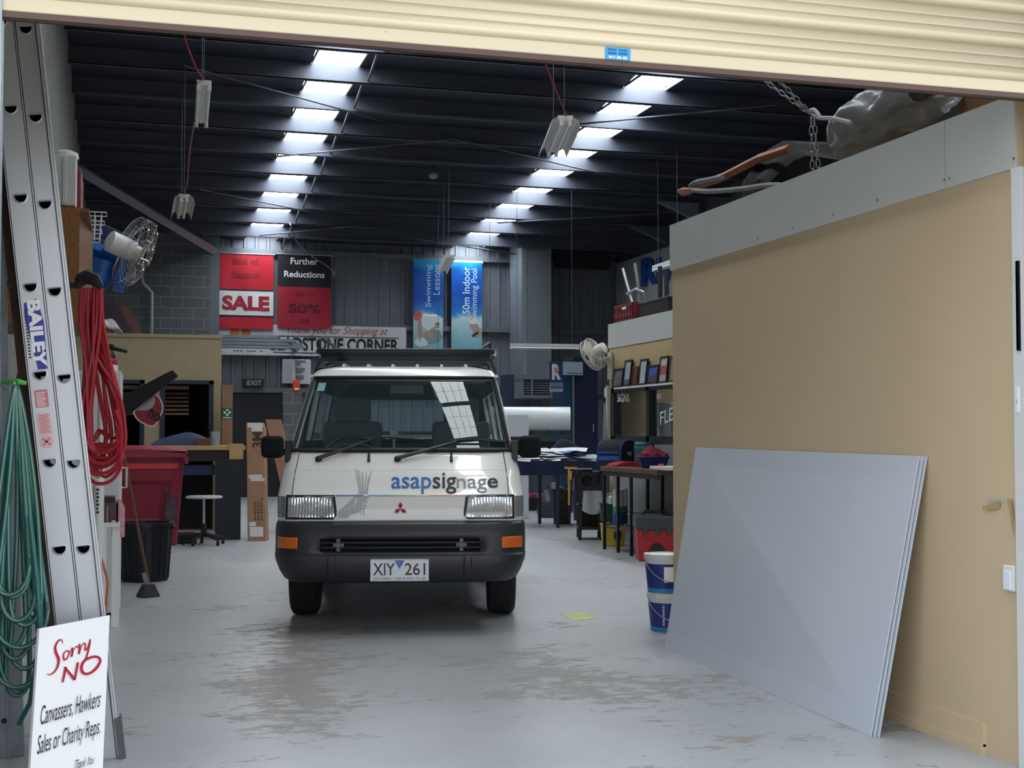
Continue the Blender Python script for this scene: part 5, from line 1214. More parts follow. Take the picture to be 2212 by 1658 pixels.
# big leaning parcel cartons
pb_ = G(555, 1168); pz = depth(pb_)
ptop = P(551, 912, pz + .55)
bx_ = thing('long_carton', 'long upright brown carton with black print and white tape labels', 'carton', loc(pb_))
d_ = ptop - loc(pb_); wd = 40 * pz / F_PX; Rr = RT
fcx = lambda u, v, o=0.0: d_ * v + Rr * (u * wd / 2) + Vector((-.0, -1, 0)).normalized() * 0 + (Rr.cross(d_).normalized() * -1) * o
nn = Rr.cross(d_).normalized(); nn = nn if nn.dot(FW) < 0 else -nn
fcx = lambda u, v, o=0.0: d_ * v + Rr * (u * wd / 2) + nn * o
b = MB(); b.add([fcx(-1, 0), fcx(1, 0), fcx(1, 1), fcx(-1, 1)] + [fcx(-1, 0, -.2), fcx(1, 0, -.2), fcx(1, 1, -.2), fcx(-1, 1, -.2)], [(0, 1, 2, 3), (7, 6, 5, 4), (0, 4, 5, 1), (1, 5, 6, 2), (2, 6, 7, 3), (3, 7, 4, 0)])
b.build('body', CARD, bx_, bevel=.008)
tb_ = lambda u0, u1, v0, v1, m, nm: MB().add([fcx(u0, v0, .003), fcx(u1, v0, .003), fcx(u1, v1, .003), fcx(u0, v1, .003)], [(0, 1, 2, 3)]).build(nm, m, bx_)
TAPE = mat('white packing tape', '#d5d1cf', .5)
tb_(-.85, .9, .955, .995, TAPE, 'tape'); tb_(-.4, .8, .915, .955, TAPE, 'tape'); tb_(-.8, .7, .52, .55, TAPE, 'tape'); tb_(-.6, .95, .495, .522, TAPE, 'tape'); tb_(-.75, .7, .035, .115, TAPE, 'tape'); tb_(-.8, -.1, .12, .155, TAPE, 'tape')
b = MB(); b.text('3M', (0, 1, 0, 1), lambda u, v: fcx(.95 - 1.15 * v if False else -.35 + 1.15 * (1 - v), .78 + .14 * u, .0035), bold=.03); b.build('lettering', mat('dark carton ink', '#43332e', .6), bx_)
b = MB()
for q in range(3):
    for k_ in range(8 + q): b.add([fcx(-.25 + .36 * q + du, .17 + .019 * k_ + dv, .0035) for du, dv in ((0, 0), (.22 - .06 * (k_ % 3), 0), (.22 - .06 * (k_ % 3), .011), (0, .011))], [(0, 1, 2, 3)])
b.build('small_print', MATS['dark carton ink'], bx_)
p0 = P(650, 1100, 17.0); p0.z = 0; p1 = P(590, 905, 17.9)
d2 = p1 - p0; cb_ = thing('leaning_carton', 'second long brown carton leaning at a slant behind the van mirror', 'carton', p0)
w2 = 36 * 17.2 / F_PX; n2 = Rr.cross(d2).normalized(); n2 = n2 if n2.dot(FW) < 0 else -n2
b = MB(); q_ = lambda u, v, o: d2 * v + Rr * (u * w2 / 2) + n2 * o
b.add([q_(-1, 0, 0), q_(1, 0, 0), q_(1, 1, 0), q_(-1, 1, 0), q_(-1, 0, -.2), q_(1, 0, -.2), q_(1, 1, -.2), q_(-1, 1, -.2)], [(0, 1, 2, 3), (7, 6, 5, 4), (0, 4, 5, 1), (1, 5, 6, 2), (2, 6, 7, 3), (3, 7, 4, 0)])
b.build('body', mat('reddish cardboard', '#8d6650', .8, var=.1), cb_, bevel=.006)
# swivel stool under the bench
sp_ = G(440, 1176); sz = depth(sp_)
st_ = thing('swivel_stool', 'low swivel stool with a pale seat rolled in front of the bench', 'stool', loc(sp_))
zs_ = P(440, 1076, sz).z
b = MB(); b.lathe([(.0, 0), (.20, .0), (.215, .012), (.20, .03), (0, .034)], (.0, 0, zs_), 28); b.build('seat', mat('pale grey seat', '#a8acb2', .5), st_, smooth=40)
MB().cyl((0, 0, .22), (0, 0, zs_), .016, n=10).build('gas_lift', CHROME, st_); MB().cyl((0, 0, .09), (0, 0, .25), .032, n=10).build('column', BLACK, st_)
for q in range(5):
    a = R(72 * q + 20); e = Vector((.24 * math.cos(a), .24 * math.sin(a), .07)); b = MB(); b.tube([(0, 0, .13), e], [.024, .014], n=6); lg_ = b.build('leg', BLACK, st_)
    b = MB(); b.cyl(e + Vector((-.016, 0, -.04)), e + Vector((.016, 0, -.04)), .03, n=12); b.build('caster', BLACKRUB, lg_)
# clutter under the bench
c = G(395, 1178); b = MB(); b.bb(-.2, .12, -.1, .15, 0, .12); o = b.build('black_case', BLACK, bevel=.015, world=False); o.location = (c.x + .05, c.y + .35, 0); tag(o, 'flat black case on the floor under the bench', 'case')
# ------------------------------------------------------------------ right side: sheets, pails, benches
# three composite sheets leaning on the tan wall
def leaning(i, a_px, b_px, X0, th, label, m):
    """sheet whose foot line runs between two photo points on the floor and whose top rests on the wall"""
    A, B = G(*a_px), G(*b_px); return A, B
A, B = G(1436, 1399), G(1880, 1590)
SHEET = mat('grey composite sheet', '#c2c9d3', .38, .0, var=.03, vscale=1.5)
EDGE = mat('sheet core edge', '#6f7276', .6)
dirn = (B - A).normalized(); Lh = (B - A).length
tl = P(1503, 966, 1); tr_ = P(1985, 985, 1)
# top corners: on the photo rays, at the wall
TL = onX(1503, 966, BX - .035); TR = onX(1985, 985, BX - .035)
sheets = []
for i in range(3):
    off = Vector((.010, 0, 0)) * i * 1.25
    sh_ = Vector((0, -.012 * i, -.0))
    b = MB(); n_ = (B - A).cross(TL - A).normalized(); n_ = n_ if n_.x < 0 else -n_
    ps = [A + off + sh_, B + off + sh_, TR + off * .9 + sh_, TL + off * .9 + sh_ + Vector((0, .01 * i, 0))]
    qs = [p - n_ * .006 for p in ps]; zmin = min(p.z for p in ps + qs)
    allp = [p - Vector((0, 0, min(0, zmin))) for p in ps + qs]
    b.add(allp, [(0, 1, 2, 3), (7, 6, 5, 4), (0, 4, 5, 1), (1, 5, 6, 2), (2, 6, 7, 3), (3, 7, 4, 0)])
    o = b.build('composite_sheet', SHEET); tag(o, ['foremost grey composite sheet of the three leaning on the tan wall', 'middle grey composite sheet of the three leaning on the tan wall', 'hindmost grey composite sheet of the three, touching the tan wall'][i], 'sheet', 'grey composite sheets leaning on the tan wall')
# pails
PAILB = mat('navy pail', '#20327f', .4); 
pg = G(1452, 1366); pz = depth(pg)
def pail(z0, name_, dx, low):
    o = thing('paint_pail', name_, 'pail', (pg.x + dx, pg.y + .12, z0)); h = .245; r0, r1 = .112, .13
    MB().lathe([(0, 0), (r0, 0), (r1, h - .05), (r1, h), (r1 - .006, h), (0, h - .01)], (0, 0, 0), 36).build('tub', mat('pail white', '#d9dcde', .4), o, smooth=30)
    MB().lathe([(r0 * 1.03, .03), (r1 * 1.005, h - .055)], (0, 0, 0), 36).build('blue_wrap', PAILB, o, smooth=30)
    MB().lathe([(r0 * 1.02, 0.002), (r0 * 1.035, .03)], (0, 0, 0), 36).build('cyan_band', mat('cyan band', '#2b86c9', .4), o, smooth=30)
    MB().lathe([(r1 + .004, h - .03), (r1 + .009, h - .03), (r1 + .009, h + .006), (r1 - .012, h + .008), (r1 - .018, h - .004), (0, h - .004)], (0, 0, 0), 36).build('lid', mat('splashed lid', '#cfd3d3', .5, var=.2, vscale=16), o, smooth=30)
    b = MB(); a0 = R(-100)
    zc = h * .5
    b.slab(lambda u, v, k: (lambda r, a: Vector((r * math.cos(a), r * math.sin(a), zc - .05 + .10 * v)))(r1 + .001 + .003 * (1 - k), R(-115) + R(55) * u), 8, 1); b.build('label', WHITEINK, o) if not low else None
    if low:
        b = MB(); b.text('PAINT', (0, 1, 0, 1), lambda u, v: Vector((.148 * math.cos(R(-128 + 14 * v)), .148 * math.sin(R(-128 + 14 * v)), h * .75 - h * .55 * u)), bold=.02) if False else None
        b = MB()
        for q in range(9): b.box((.127 * math.cos(R(-125)), .127 * math.sin(R(-125)), .05 + .016 * q), (.012, .004, .009), (0, 0, R(-35)))
        b.build('print_marks', WHITEINK, o)
    b = MB(); pts = [(r1 * 1.06 * math.cos(a), r1 * 1.06 * math.sin(a) if True else 0, h - .05) for a in ()]
    b.tube([Vector((-r1 * 1.05, 0, h - .04))] + [Vector((-r1 * 1.08 * math.cos(t), -r1 * 1.1 * math.sin(t), h - .04 - .13 * math.sin(t))) for t in [math.pi * q / 14 for q in range(1, 14)]] + [Vector((r1 * 1.05, 0, h - .04))], .0035, n=5); b.build('handle', GALV, o, smooth=True)
    return o
pail(0, 'lower blue and white paint pail of the stack at the tan wall end', .02, True)
pail(.254, 'upper blue and white paint pail stacked on the other at the tan wall end', .0, False)
# ---- work bench run under the office window
def camthing(name, label, cat, px, py_base, group=None, z=0.0, rot=True):
    p = G(px, py_base, z); return thing(name, label, cat, (p.x, p.y, z), CAMR if rot else 0, group), depth(p)
BR = mat('brown bench top', '#5e4334', .5, var=.2, vscale=6)
bzf = 15.0
fl = G(1362, 1192); 
bx0, bx1 = B2X - .62, B2X - .02
bench = thing('steel_bench', 'black steel work bench with a brown top below the office window', 'bench', ((bx0 + bx1) / 2, 0, 0))
ya = 12.6; yb = onX(1296, 1010, bx0).y
bt = onX(1380, 1012, bx0).z
MB().bb(bx0, bx1, ya, yb, bt - .05, bt).build('top', BR, bench, world=True, bevel=.004)
lxs = [bx0 + .03, bx1 - .05]
for y in (yb - .06, (ya + yb) / 2 + .35, ya + .8):
    for x in lxs: MB().bb(x - .016, x + .016, y - .016, y + .016, 0.0, bt - .05).build('leg', BLACK, bench, world=True)
MB().bb(bx0 + .03, bx1 - .03, 13.32, yb - .05, .245, .27).build('shelf', mat('grey bench shelf', '#4a4440', .7), bench, world=True)
MB().bb(bx0 + .01, bx0 + .03, ya, yb - .05, bt - .10, bt - .05).build('rail', BLACK, bench, world=True)
def onbench(px, z): # point on bench line at height z for photo column
    return onX(px, 1000, (bx0 + bx1) / 2)
def put(o, x, y, z): o.location = (x, y, z); return o
# tool bag
py = onX(1338, 1000, bx0 + .28).y
tb = thing('tool_bag', 'black tool bag with blue trim and a loop handle on the brown bench', 'bag', (bx0 + .30, py, bt), CAMR + R(36))
def arch(w, h, n=10): return [(-w / 2, 0)] + [(-w / 2 * math.cos(math.pi * q / n) ** 1 if True else 0, h * .55 + h * .45 * math.sin(math.pi * q / n)) for q in range(n + 1)] + [(w / 2, 0)]
BW, BH = .27, .30
b = MB(); b.prism(arch(BW, BH), lambda u, v, d: Vector((u, d, v)), -.14, .26); b.build('body', mat('navy black canvas', '#171b26', .85, bump=.2, bscale=200), tb, bevel=.012)
for y in (-.142, .262): b = MB(); b.tube([Vector((u * .97, y, v * .97 + .004)) for u, v in arch(BW, BH)], .008, n=6); b.build('piping', mat('royal blue trim', '#2456a8', .5), tb, smooth=True)
b = MB(); b.bb(-BW / 2 - .006, -BW / 2, -.12, .24, .06, .11); b.bb(-BW / 2 - .006, -BW / 2, -.12, .24, .14, .16); b.build('side_pocket', MATS['royal blue trim'], tb)
b = MB(); b.tube([Vector((0, -.02 + .16 * q / 8, BH + .05 * math.sin(math.pi * q / 8))) for q in range(9)], .010, n=6); b.build('handle', BLACK, tb, smooth=True)
b = MB(); b.bb(-.03, .03, -.147, -.141, .12, .16); b.build('badge', GALV, tb)
# teal canister, blue crate with red rag, red tray on the bench
py = onX(1394, 1000, bx0 + .45).y; TEAL = mat('teal drum', '#1f5a68', .45)
o = thing('teal_drum', 'teal plastic drum on the brown bench by the window sill', 'drum', (bx0 + .44, py, bt), CAMR)
b = MB(); b.lathe([(0, 0), (.10, 0), (.115, .01), (.115, .25), (.10, .27), (0, .27)], (0, 0, 0), 28); b.build('body', TEAL, o, smooth=30); MB().lathe([(.117, .20), (.117, .22)], (0, 0, 0), 28).build('rib', mat('light teal', '#3f8a98', .4), o)
py = onX(1418, 1000, bx0 + .3).y
o = thing('blue_tray', 'deep blue plastic tray holding a dark red rag on the bench', 'tray', (bx0 + .26, py, bt), CAMR)
b = MB(); b.taper((0, 0, 0.0), (.24, .22), (.32, .30), .12); b.build('tub', mat('deep blue plastic', '#1a2968', .4), o, bevel=.006); 
b = MB(); b.tube([(-.16, -.15, .12), (.16, -.15, .12), (.16, .15, .12), (-.16, .15, .12)], .008, n=6, closed=True); b.build('rim', MATS['deep blue plastic'], o)
b = MB(); b.slab(lambda u, v, k: Vector((-.15 + .28 * u, -.12 + .24 * v, (.02 + .09 * math.sin(math.pi * u) ** 1.2 * math.sin(math.pi * v) + .02 * math.sin(14 * u + 5 * v)) * (1 - k))), 12, 10)
r_ = b.build('red_rag', mat('dark red rag', '#7f1c2c', .9, var=.2), smooth=True, world=False); put(r_, bx0 + .26, py, bt + .122); tag(r_, 'dark red rag heaped in the deep blue tray on the bench', 'rag')
py = onX(1432, 1008, bx0 + .1).y
b = MB(); b.bb(-.12, .12, -.24, .24, 0, .035); o = b.build('white_folder', mat('white folder', '#c9c5c2', .6), bevel=.004, world=False); put(o, bx0 + .13, py - .1, bt + .001); tag(o, 'flat white folder lying on the near end of the brown bench', 'folder')
b = MB(); b.lathe([(.03, 0), (.03, .02), (0, .022)], (0, 0, 0), 14); o = b.build('orange_disc', mat('orange cap', '#d9562c', .4), world=False, smooth=40); put(o, bx0 + .10, py + .05, bt + .037); tag(o, 'small orange lid on the white folder at the bench', 'lid')
# red plastic roll and papers at the far end of bench
py = onX(1305, 1000, bx0 + .2).y
b = MB(); b.slab(lambda u, v, k: Vector((-.16 + .32 * u, -.14 + .3 * v, (.015 + .035 * math.sin(3.1 * u) + .008 * math.sin(9 * v)) * (1 - k))), 8, 8); o = b.build('red_cloth', mat('bright red cloth', '#a51f2f', .7), smooth=True, world=False); put(o, bx0 + .22, yb - .2, bt + .001); tag(o, 'bright red cloth bundled at the far end of the brown bench', 'cloth')
# under the bench: drums, green tub, red can, yellow tub, red toolbox
def tub(name, label, cat, px, py_, w_px, h_px, m, dpt=.3, tw=1.12, z=0.0):
    o, Z = camthing(name, label, cat, px, py_, z=z); s = Z / F_PX; w_, h_ = w_px * s, h_px * s
    b = MB(); b.taper((0, dpt / 2, 0), (w_ / tw, dpt / tw), (w_, dpt), h_); b.build('tub', m, o, bevel=.012)
    b = MB(); b.tube([(-w_ / 2, 0, h_), (w_ / 2, 0, h_), (w_ / 2, dpt, h_), (-w_ / 2, dpt, h_)], .010, n=6, closed=True); b.build('rim', m, o)
    return o, w_, h_
o, w_, h_ = tub('yellow_tub', 'yellow plastic tub on the floor under the bench', 'tub', 1326, 1180, 50, 45, mat('yellow plastic', '#c9b132', .45), .32)
b = MB(); b.bb(0, .09, -.012 + .012, -.004 + .012, h_ * .35, h_ * .72); b.build('label', mat('dark label', '#4a4238', .6), o)
o, w_, h_ = tub('green_tub', 'dark green tub on the lower bench shelf', 'tub', 1318, 1128, 40, 38, mat('dark green plastic', '#1c3d3a', .5), .26, z=.27)
b = MB(); b.lathe([(.03, 0), (.03, .08), (.012, .10), (.012, .12), (.02, .13), (0, .135)], (0, 0, 0), 14); 
bb_ = b.build('spray_bottle', WHITEPL, smooth=40, world=False); q_ = P(1320, 1088, depth(o.location)); put(bb_, q_.x + .05, q_.y + .13, .27 + h_ + .0); tag(bb_, 'small white bottle standing in the dark green tub', 'bottle')
for i, (px, lab) in enumerate(((1344, 'tall white and blue striped drum on the bench shelf next to the green tub'), (1366, 'slimmer white and blue drum behind the bench leg'))):
    o, Z = camthing('paint_drum', lab, 'drum', px, 1134, group='striped drums on the bench shelf', z=.27); s = Z / F_PX; r_ = (12 if i == 0 else 9) * s; h_ = 76 * s
    o.location += Vector((0, .12 + .15 * i, 0))
    MB().lathe([(0, 0), (r_, 0), (r_, h_ * .34)], (0, 0, 0), 24).build('blue_band', mat('drum blue', '#1f55a0', .4), o, smooth=40)
    MB().lathe([(r_, h_ * .34), (r_, h_ * .52)], (0, 0, 0), 24).build('green_band', mat('drum green', '#2f9a80', .4), o, smooth=40)
    MB().lathe([(r_, h_ * .52), (r_, h_ * .97), (r_ * .9, h_), (0, h_)], (0, 0, 0), 24).build('white_top', WHITEPL, o, smooth=40)
    b = MB()
    for q, (zc, hh) in enumerate(((.15, .05), (.24, .035), (.42, .05), (.66, .03))): b.bb(-r_ * .5, r_ * .2, -r_ * 1.01 - .002, -r_ * .97, h_ * zc, h_ * (zc + hh))
    b.build('print', WHITEINK if i == 0 else INK, o)
# red jerry can with papers over it
o, Z = camthing('jerry_can', 'red fuel can lying on the bench shelf under loose papers', 'can', 1388, 1140, z=.27); s = Z / F_PX
b = MB(); b.box((0, .15, 24 * s / 2 + .0), (44 * s, .26, 24 * s)); b.build('body', mat('red can', '#a3202c', .4), o, bevel=.04, seg=3); b = MB(); b.cyl((-24 * s, .1, .07), (-16 * s, .1, .09), .02, n=10); b.build('spout', MATS['red can'], o)
rnd = random.Random(5)
for i in range(5):
    b = MB(); b.bb(-.16, .16, -.1, .1, 0, .006); p = P(1395, 1108, Z); ob = b.build('paper_sheet', mat('grey paper', '#a9a7a8', .8), world=False); put(ob, p.x + .06 + rnd.uniform(-.03, .03), p.y + .15 + rnd.uniform(-.03, .03), .27 + 24 * s + .001 + .0075 * i); ob.rotation_euler = (0, 0, CAMR + rnd.uniform(-.4, .4)); tag(ob, 'loose grey paper sheet in the pile on top of the red fuel can', 'paper', 'papers on the red fuel can')
# red and black rolling tool box
o, Z = camthing('rolling_toolbox', 'red tool chest with a black lid on the floor beside the tan wall end', 'tool box', 1432, 1212); s = Z / F_PX; o.location.x -= .06
w_ = 86 * s
b = MB(); b.taper((0, .2, 0), (w_ * .92, .36), (w_, .4), 70 * s); b.build('body', mat('red tool chest', '#b0202f', .4), o, bevel=.012)
b = MB(); b.box((0, .2, 82 * s), (w_ * 1.06, .43, 30 * s)); b.build('lid', mat('charcoal lid', '#3d4046', .5), o, bevel=.018, seg=3)
b = MB(); b.lathe([(0, -.02), (.10, -.02), (.10, .02), (0, .02)], (0, .02, .02), 18, Matrix.Rotation(R(90), 3, 'X'), sy=1.7); b.build('wheel_recess', BLACK, o)
for x in (-.12, .0, .12): MB().box((x, -.018, 66 * s), (.05, .02, .06)).build('latch', MATS['charcoal lid'], o, bevel=.004)
b = MB(); b.tube([(-w_ * .3, .2, 97 * s), (-w_ * .28, .2, 105 * s), (w_ * .28, .2, 105 * s), (w_ * .3, .2, 97 * s)], .014, n=8); b.build('handle', BLACK, o, smooth=True)
# black trolley with hanging bag and yellow level
o, Z = camthing('tool_trolley', 'black wheeled tool trolley loaded with odds and ends at the bench end', 'trolley', 1276, 1166); s = Z / F_PX
w_, d_ = 46 * s, .45; ht = 150 * s
for x in (-w_ / 2, w_ / 2):
    for y in (0, d_):
        MB().bb(x - .02, x + .02, y - .02, y + .02, .08, ht).build('post', BLACK, o)
        b = MB(); b.cyl((x - .018, y, .045), (x + .018, y, .045), .045, n=14); b.build('caster', BLACKRUB, o, smooth=40)
for z in (.14, .42, ht - .03): MB().bb(-w_ / 2 - .02, w_ / 2 + .02, -.02, d_ + .02, z - .015, z + .015).build('shelf', BLACK, o)
MB().bb(-w_ / 2, w_ / 2, .2, d_, .155, .40).build('back_panel', mat('black panel', '#0f1014', .6), o)
MB().bb(w_ / 2 - .04, w_ / 2, -.025, .02, .1, ht * .8).build('side_plate', BLACK, o)
pw = o.location
MR = Matrix.Rotation(CAMR, 3, 'Z')
def near(o, x, y, z): return Vector(o.location) + MR @ Vector((x, y, z))
b = MB(); b.bb(-.07, .07, -.06, .06, 0, 50 * s * .6); k = b.build('carton', mat('tan small carton', '#9a7252', .8), bevel=.004, world=False); put(k, *near(o, .04, .2, .436)); k.rotation_euler = (0, 0, CAMR); tag(k, 'small tan carton on the middle shelf of the black trolley', 'carton')
b = MB(); b.slab(lambda u, v, kk: Vector((-.11 + .22 * u + .05 * v * (u - .3), -.012 * math.sin(8 * u) + .02 * v - .006 * kk, -.24 * v - .05 * math.sin(math.pi * u) * v)), 12, 8); k = b.build('white_bag', mat('white plastic bag', '#b9bab8', .5), smooth=True, world=False); put(k, *near(o, .02, -.04, .60)); k.rotation_euler = (0, 0, CAMR); tag(k, 'white plastic bag hanging off the black trolley shelf', 'bag')
lz = P(1232, 1010, Z - .2)
b = MB(); b.box((0, 0, 0), (27 * s, .02, .02)); b.box((-.045 * 0 - 4 * s, 0, -40 * s), (.022, .016, 80 * s)); b.box((-2 * s, -.01, -16 * s), (8 * s, .012, 18 * s))
k = b.build('tee_square', mat('amber yellow square', '#d9a03c', .4), world=False); put(k, *(P(1233, 1010, Z - .05))); k.rotation_euler = (0, 0, CAMR); tag(k, 'yellow tee square hanging from the edge of the bench end', 'square')
b = MB(); b.box((0, .12, 0), (.28, .24, .03)); k = b.build('black_tool_case', mat('black tool case', '#1a1416', .4), bevel=.01, world=False); put(k, *near(o, -.11, .0, ht + .003)); k.rotation_euler = (0, 0, CAMR); tag(k, 'flat black case lying on top of the trolley by the yellow square', 'case')
b = MB(); b.lathe([(.07, -.03), (.09, -.03), (.09, .03), (.07, .03), (.07, -.03)], (0, 0, 0), 24, Matrix.Rotation(R(90), 3, 'X')); k = b.build('cable_reel', BLACK, smooth=40, world=False); put(k, *near(o, -.05, -.06, ht - .13)); k.rotation_euler = (0, 0, CAMR); tag(k, 'black hose reel hooked under the top of the trolley', 'reel')
# black bin and plastic bag further back, blue bin
for nm, lab, px, pb_, w_px, h_px, c in (('waste_bin', 'black waste bin between the trolley and the cloth covered table', 1215, 1132, 44, 74, '#171a22'), ('waste_bin', 'dark blue waste bin pressed against the trolley', 1251, 1124, 26, 64, '#182443')):
    o, Z = camthing(nm, lab, 'bin', px, pb_, group='waste bins by the trolley'); s = Z / F_PX
    b = MB(); b.lathe([(0, 0), (w_px * s * .42, 0), (w_px * s * .5, h_px * s), (w_px * s * .46, h_px * s), (w_px * s * .40, .02), (0, .02)], (0, w_px * s * .5, 0), 24); b.build('tub', mat('bin ' + c, c, .5), o, smooth=30)
    MB().lathe([(w_px * s * .5, h_px * s - .03), (w_px * s * .53, h_px * s - .03), (w_px * s * .53, h_px * s), (w_px * s * .5, h_px * s), (w_px * s * .5, h_px * s - .03)], (0, w_px * s * .5, 0), 24).build('rim', MATS['bin ' + c], o)
o, Z = camthing('sack', 'translucent grey rubbish sack slumped by the black waste bin', 'sack', 1183, 1118); s = Z / F_PX
b = MB(); b.lathe([(0, 0), (20 * s, .0), (24 * s, .10), (20 * s, .25), (12 * s, .36), (4 * s, .44), (6 * s, .5), (0, .47)], (0, .1, 0), 20); sk = b.build('bag', mat('grey sack', '#3b3d46', .3, var=.3, bump=.6, bscale=9), o, smooth=True)
b = MB(); b.box((0, 0, 0), (.12, .1, .07)); k = b.build('pink_box', mat('pink box', '#c2355f', .4), bevel=.01, world=False); q_ = G(1163, 1104); put(k, q_.x, q_.y + .3, 0); k.location.z = .25; 
kk = MB(); kk.box((0, 0, .11), (.2, .2, .215)); k2 = kk.build('black_crate', BLACK, world=False, bevel=.01); put(k2, q_.x, q_.y + .3, 0); tag(k2, 'low black crate under the cloth covered table', 'crate'); tag(k, 'small pink box on the low black crate under the table', 'box'); k.location.z = .253
b = MB(); b.cyl((0, 0, 0), (.16, 0, -.05), .016, n=10); b.lathe([(0, -.05), (.04, -.04), (.05, 0), (.04, .04), (0, .05)], (-.03, 0, .01), 14); k = b.build('white_brush', WHITEPL, smooth=True, world=False); put(k, *P(1203, 1048, 17.0)); 
q_ = G(1215, 1132); s17 = depth(q_) / F_PX; k.location = (q_.x - .05, q_.y + .12, 74 * s17 + .045); tag(k, 'white long-handled brush lying across the black waste bin', 'brush')
# cloth covered table with papers
tzt = 0.86
ta = P(1120, 1002, 18.2); tb_ = P(1322, 990, 18.2)
tzt = P(1200, 995, 18.2).z
tab = thing('paper_table', 'table draped in dark blue behind the trolley, strewn with papers', 'table', ((ta.x + tb_.x) / 2, ta.y + .1, 0), 0)
hw = (tb_.x - ta.x) / 2 + .08
MB().bb(-hw, hw, 0, .95, tzt - .03, tzt).build('top', mat('dark blue table', '#1d2c52', .6), tab)
b = MB(); b.slab(lambda u, v, k: Vector((-hw + 2 * hw * u, -.01 - .015 * math.sin(22 * u) * v - .01 * (1 - k), tzt - .20 * v)), 30, 3); b.build('cloth_skirt', mat('navy cloth', '#152146', .85), tab, smooth=True)
for x in (-hw + .08, 0, hw - .08): 
    for y in (.06, .9): MB().cyl((x, y, 0), (x, y, tzt - .03), .025, n=8).build('leg', mat('blue steel leg', '#1b2744', .5), tab)
b = MB(); b.tube([(0, .06, .35), (hw * .5, .06, tzt - .05)], .015, n=6); b.build('brace', BLACK, tab)
rnd = random.Random(9)
tl = tab.location
for i in range(12):
    b = MB(); w_ = rnd.uniform(.16, .30); b.slab(lambda u, v, k: Vector((-w_ + 2 * w_ * u, -.15 + .3 * v, .004 + .012 * math.sin(3 * u + i) ** 2 + .003 * k)), 5, 4)
    c = ['#c9ced4', '#d8dadd', '#b3bac2', '#9aa7ac'][i % 4]; k = b.build('paper_sheet', mat('sheet ' + c, c, .7), world=False); put(k, tl.x - hw * .85 + 1.7 * hw * i / 12 + rnd.uniform(-.03, .03), tl.y + .15 + .075 * (i % 5), tzt + .004 + .032 * (i % 5)); k.rotation_euler = (R(9), 0, rnd.uniform(-.5, .5)); tag(k, 'loose pale sheet in the spread of papers on the blue table', 'paper', 'papers on the blue table')
b = MB(); b.slab(lambda u, v, k: Vector((-.12 + .24 * u, -.16 + .32 * v, .03 + .03 * math.sin(3.1 * u) + .004 * k)), 6, 6); k = b.build('blue_bag', mat('vivid blue bag', '#1c4cc0', .4), world=False, smooth=True); put(k, P(1276, 990, 18).x, tl.y + .2, tzt + .07); tag(k, 'vivid blue plastic bag on the papers of the blue table', 'bag')
# black printer box and white roll of vinyl on its stand
px0 = P(1150, 985, 18.6)
k = MB(); w_ = .26; k.bb(-w_, w_, 0, .4, 0, .36); o = k.build('black_monitor_box', mat('black carton', '#17181c', .6), bevel=.008, world=False); put(o, P(1140, 960, 18.6).x, tl.y + .74, tzt + .09); o.rotation_euler = (0, 0, CAMR); 
o.location.z = tzt + .002; o.scale = (.9, .3, .9); tag(o, 'black upright carton on the blue table beside the van mirror', 'carton')
VZ = 22.0
va, vb = P(1085, 905, VZ), P(1235, 905, VZ); rv = 27 * VZ / F_PX
vs_ = thing('vinyl_printer', 'roll printer stand carrying a fat white roll of vinyl behind the van', 'printer', ((va.x + vb.x) / 2, va.y, 0), CAMR)
hw = 78 * VZ / F_PX; zc = va.z
MB().cyl((-hw * 1.3, 0, zc), (hw, 0, zc), rv, n=36).build('vinyl_roll', mat('white vinyl', '#d3d8dc', .35), vs_, smooth=40)
b = MB()
for q in range(7): b.tube([(-hw + .25 * q, -.12, zc - rv - .06), (-hw + .25 * q + .07, -.16, zc - rv - .0)], .014, n=6)
b.build('peg', BLACK, vs_)
MB().bb(-hw * 1.3, hw * 1.02, -.15, .3, zc - rv - .12, zc - rv - .05).build('cradle', mat('dark teal cradle', '#173a42', .5), vs_)
MB().bb(-hw * 1.3, hw * 1.02, .0, .3, zc - rv - .42, zc - rv - .16).build('shelf', mat('dark green box', '#12302f', .6), vs_)
b = MB(); b.cyl((-hw, -.15, zc - rv - .36), (hw * .95, -.15, zc - rv - .36), .035, n=12); b.build('wooden_roller', mat('wood roller', '#7a6250', .6, var=.3, vscale=25, aniso=(8, 1, 1)), vs_, smooth=True)
for x in (-hw * 1.25, hw): MB().bb(x - .04, x + .04, -.1, .3, 0, zc - rv).build('leg', mat('dark teal', '#16353c', .5), vs_)
pc = P(1119, 918, 20.5)
b = MB(); w_ = 46 * 20.5 / F_PX / 2; h_ = 46 * 20.5 / F_PX; b.bb(-w_, w_, 0, .25, 0, h_); b.bb(-w_, w_, .0, .04, -(pc.z - h_ / 2), 0); o = b.build('white_box', mat('pale white panel', '#c5ccd2', .5), bevel=.004, world=False); put(o, pc.x, pc.y, pc.z - h_ / 2); o.rotation_euler = (0, 0, CAMR); tag(o, 'pale white panelled box standing in front of the vinyl roll', 'box')
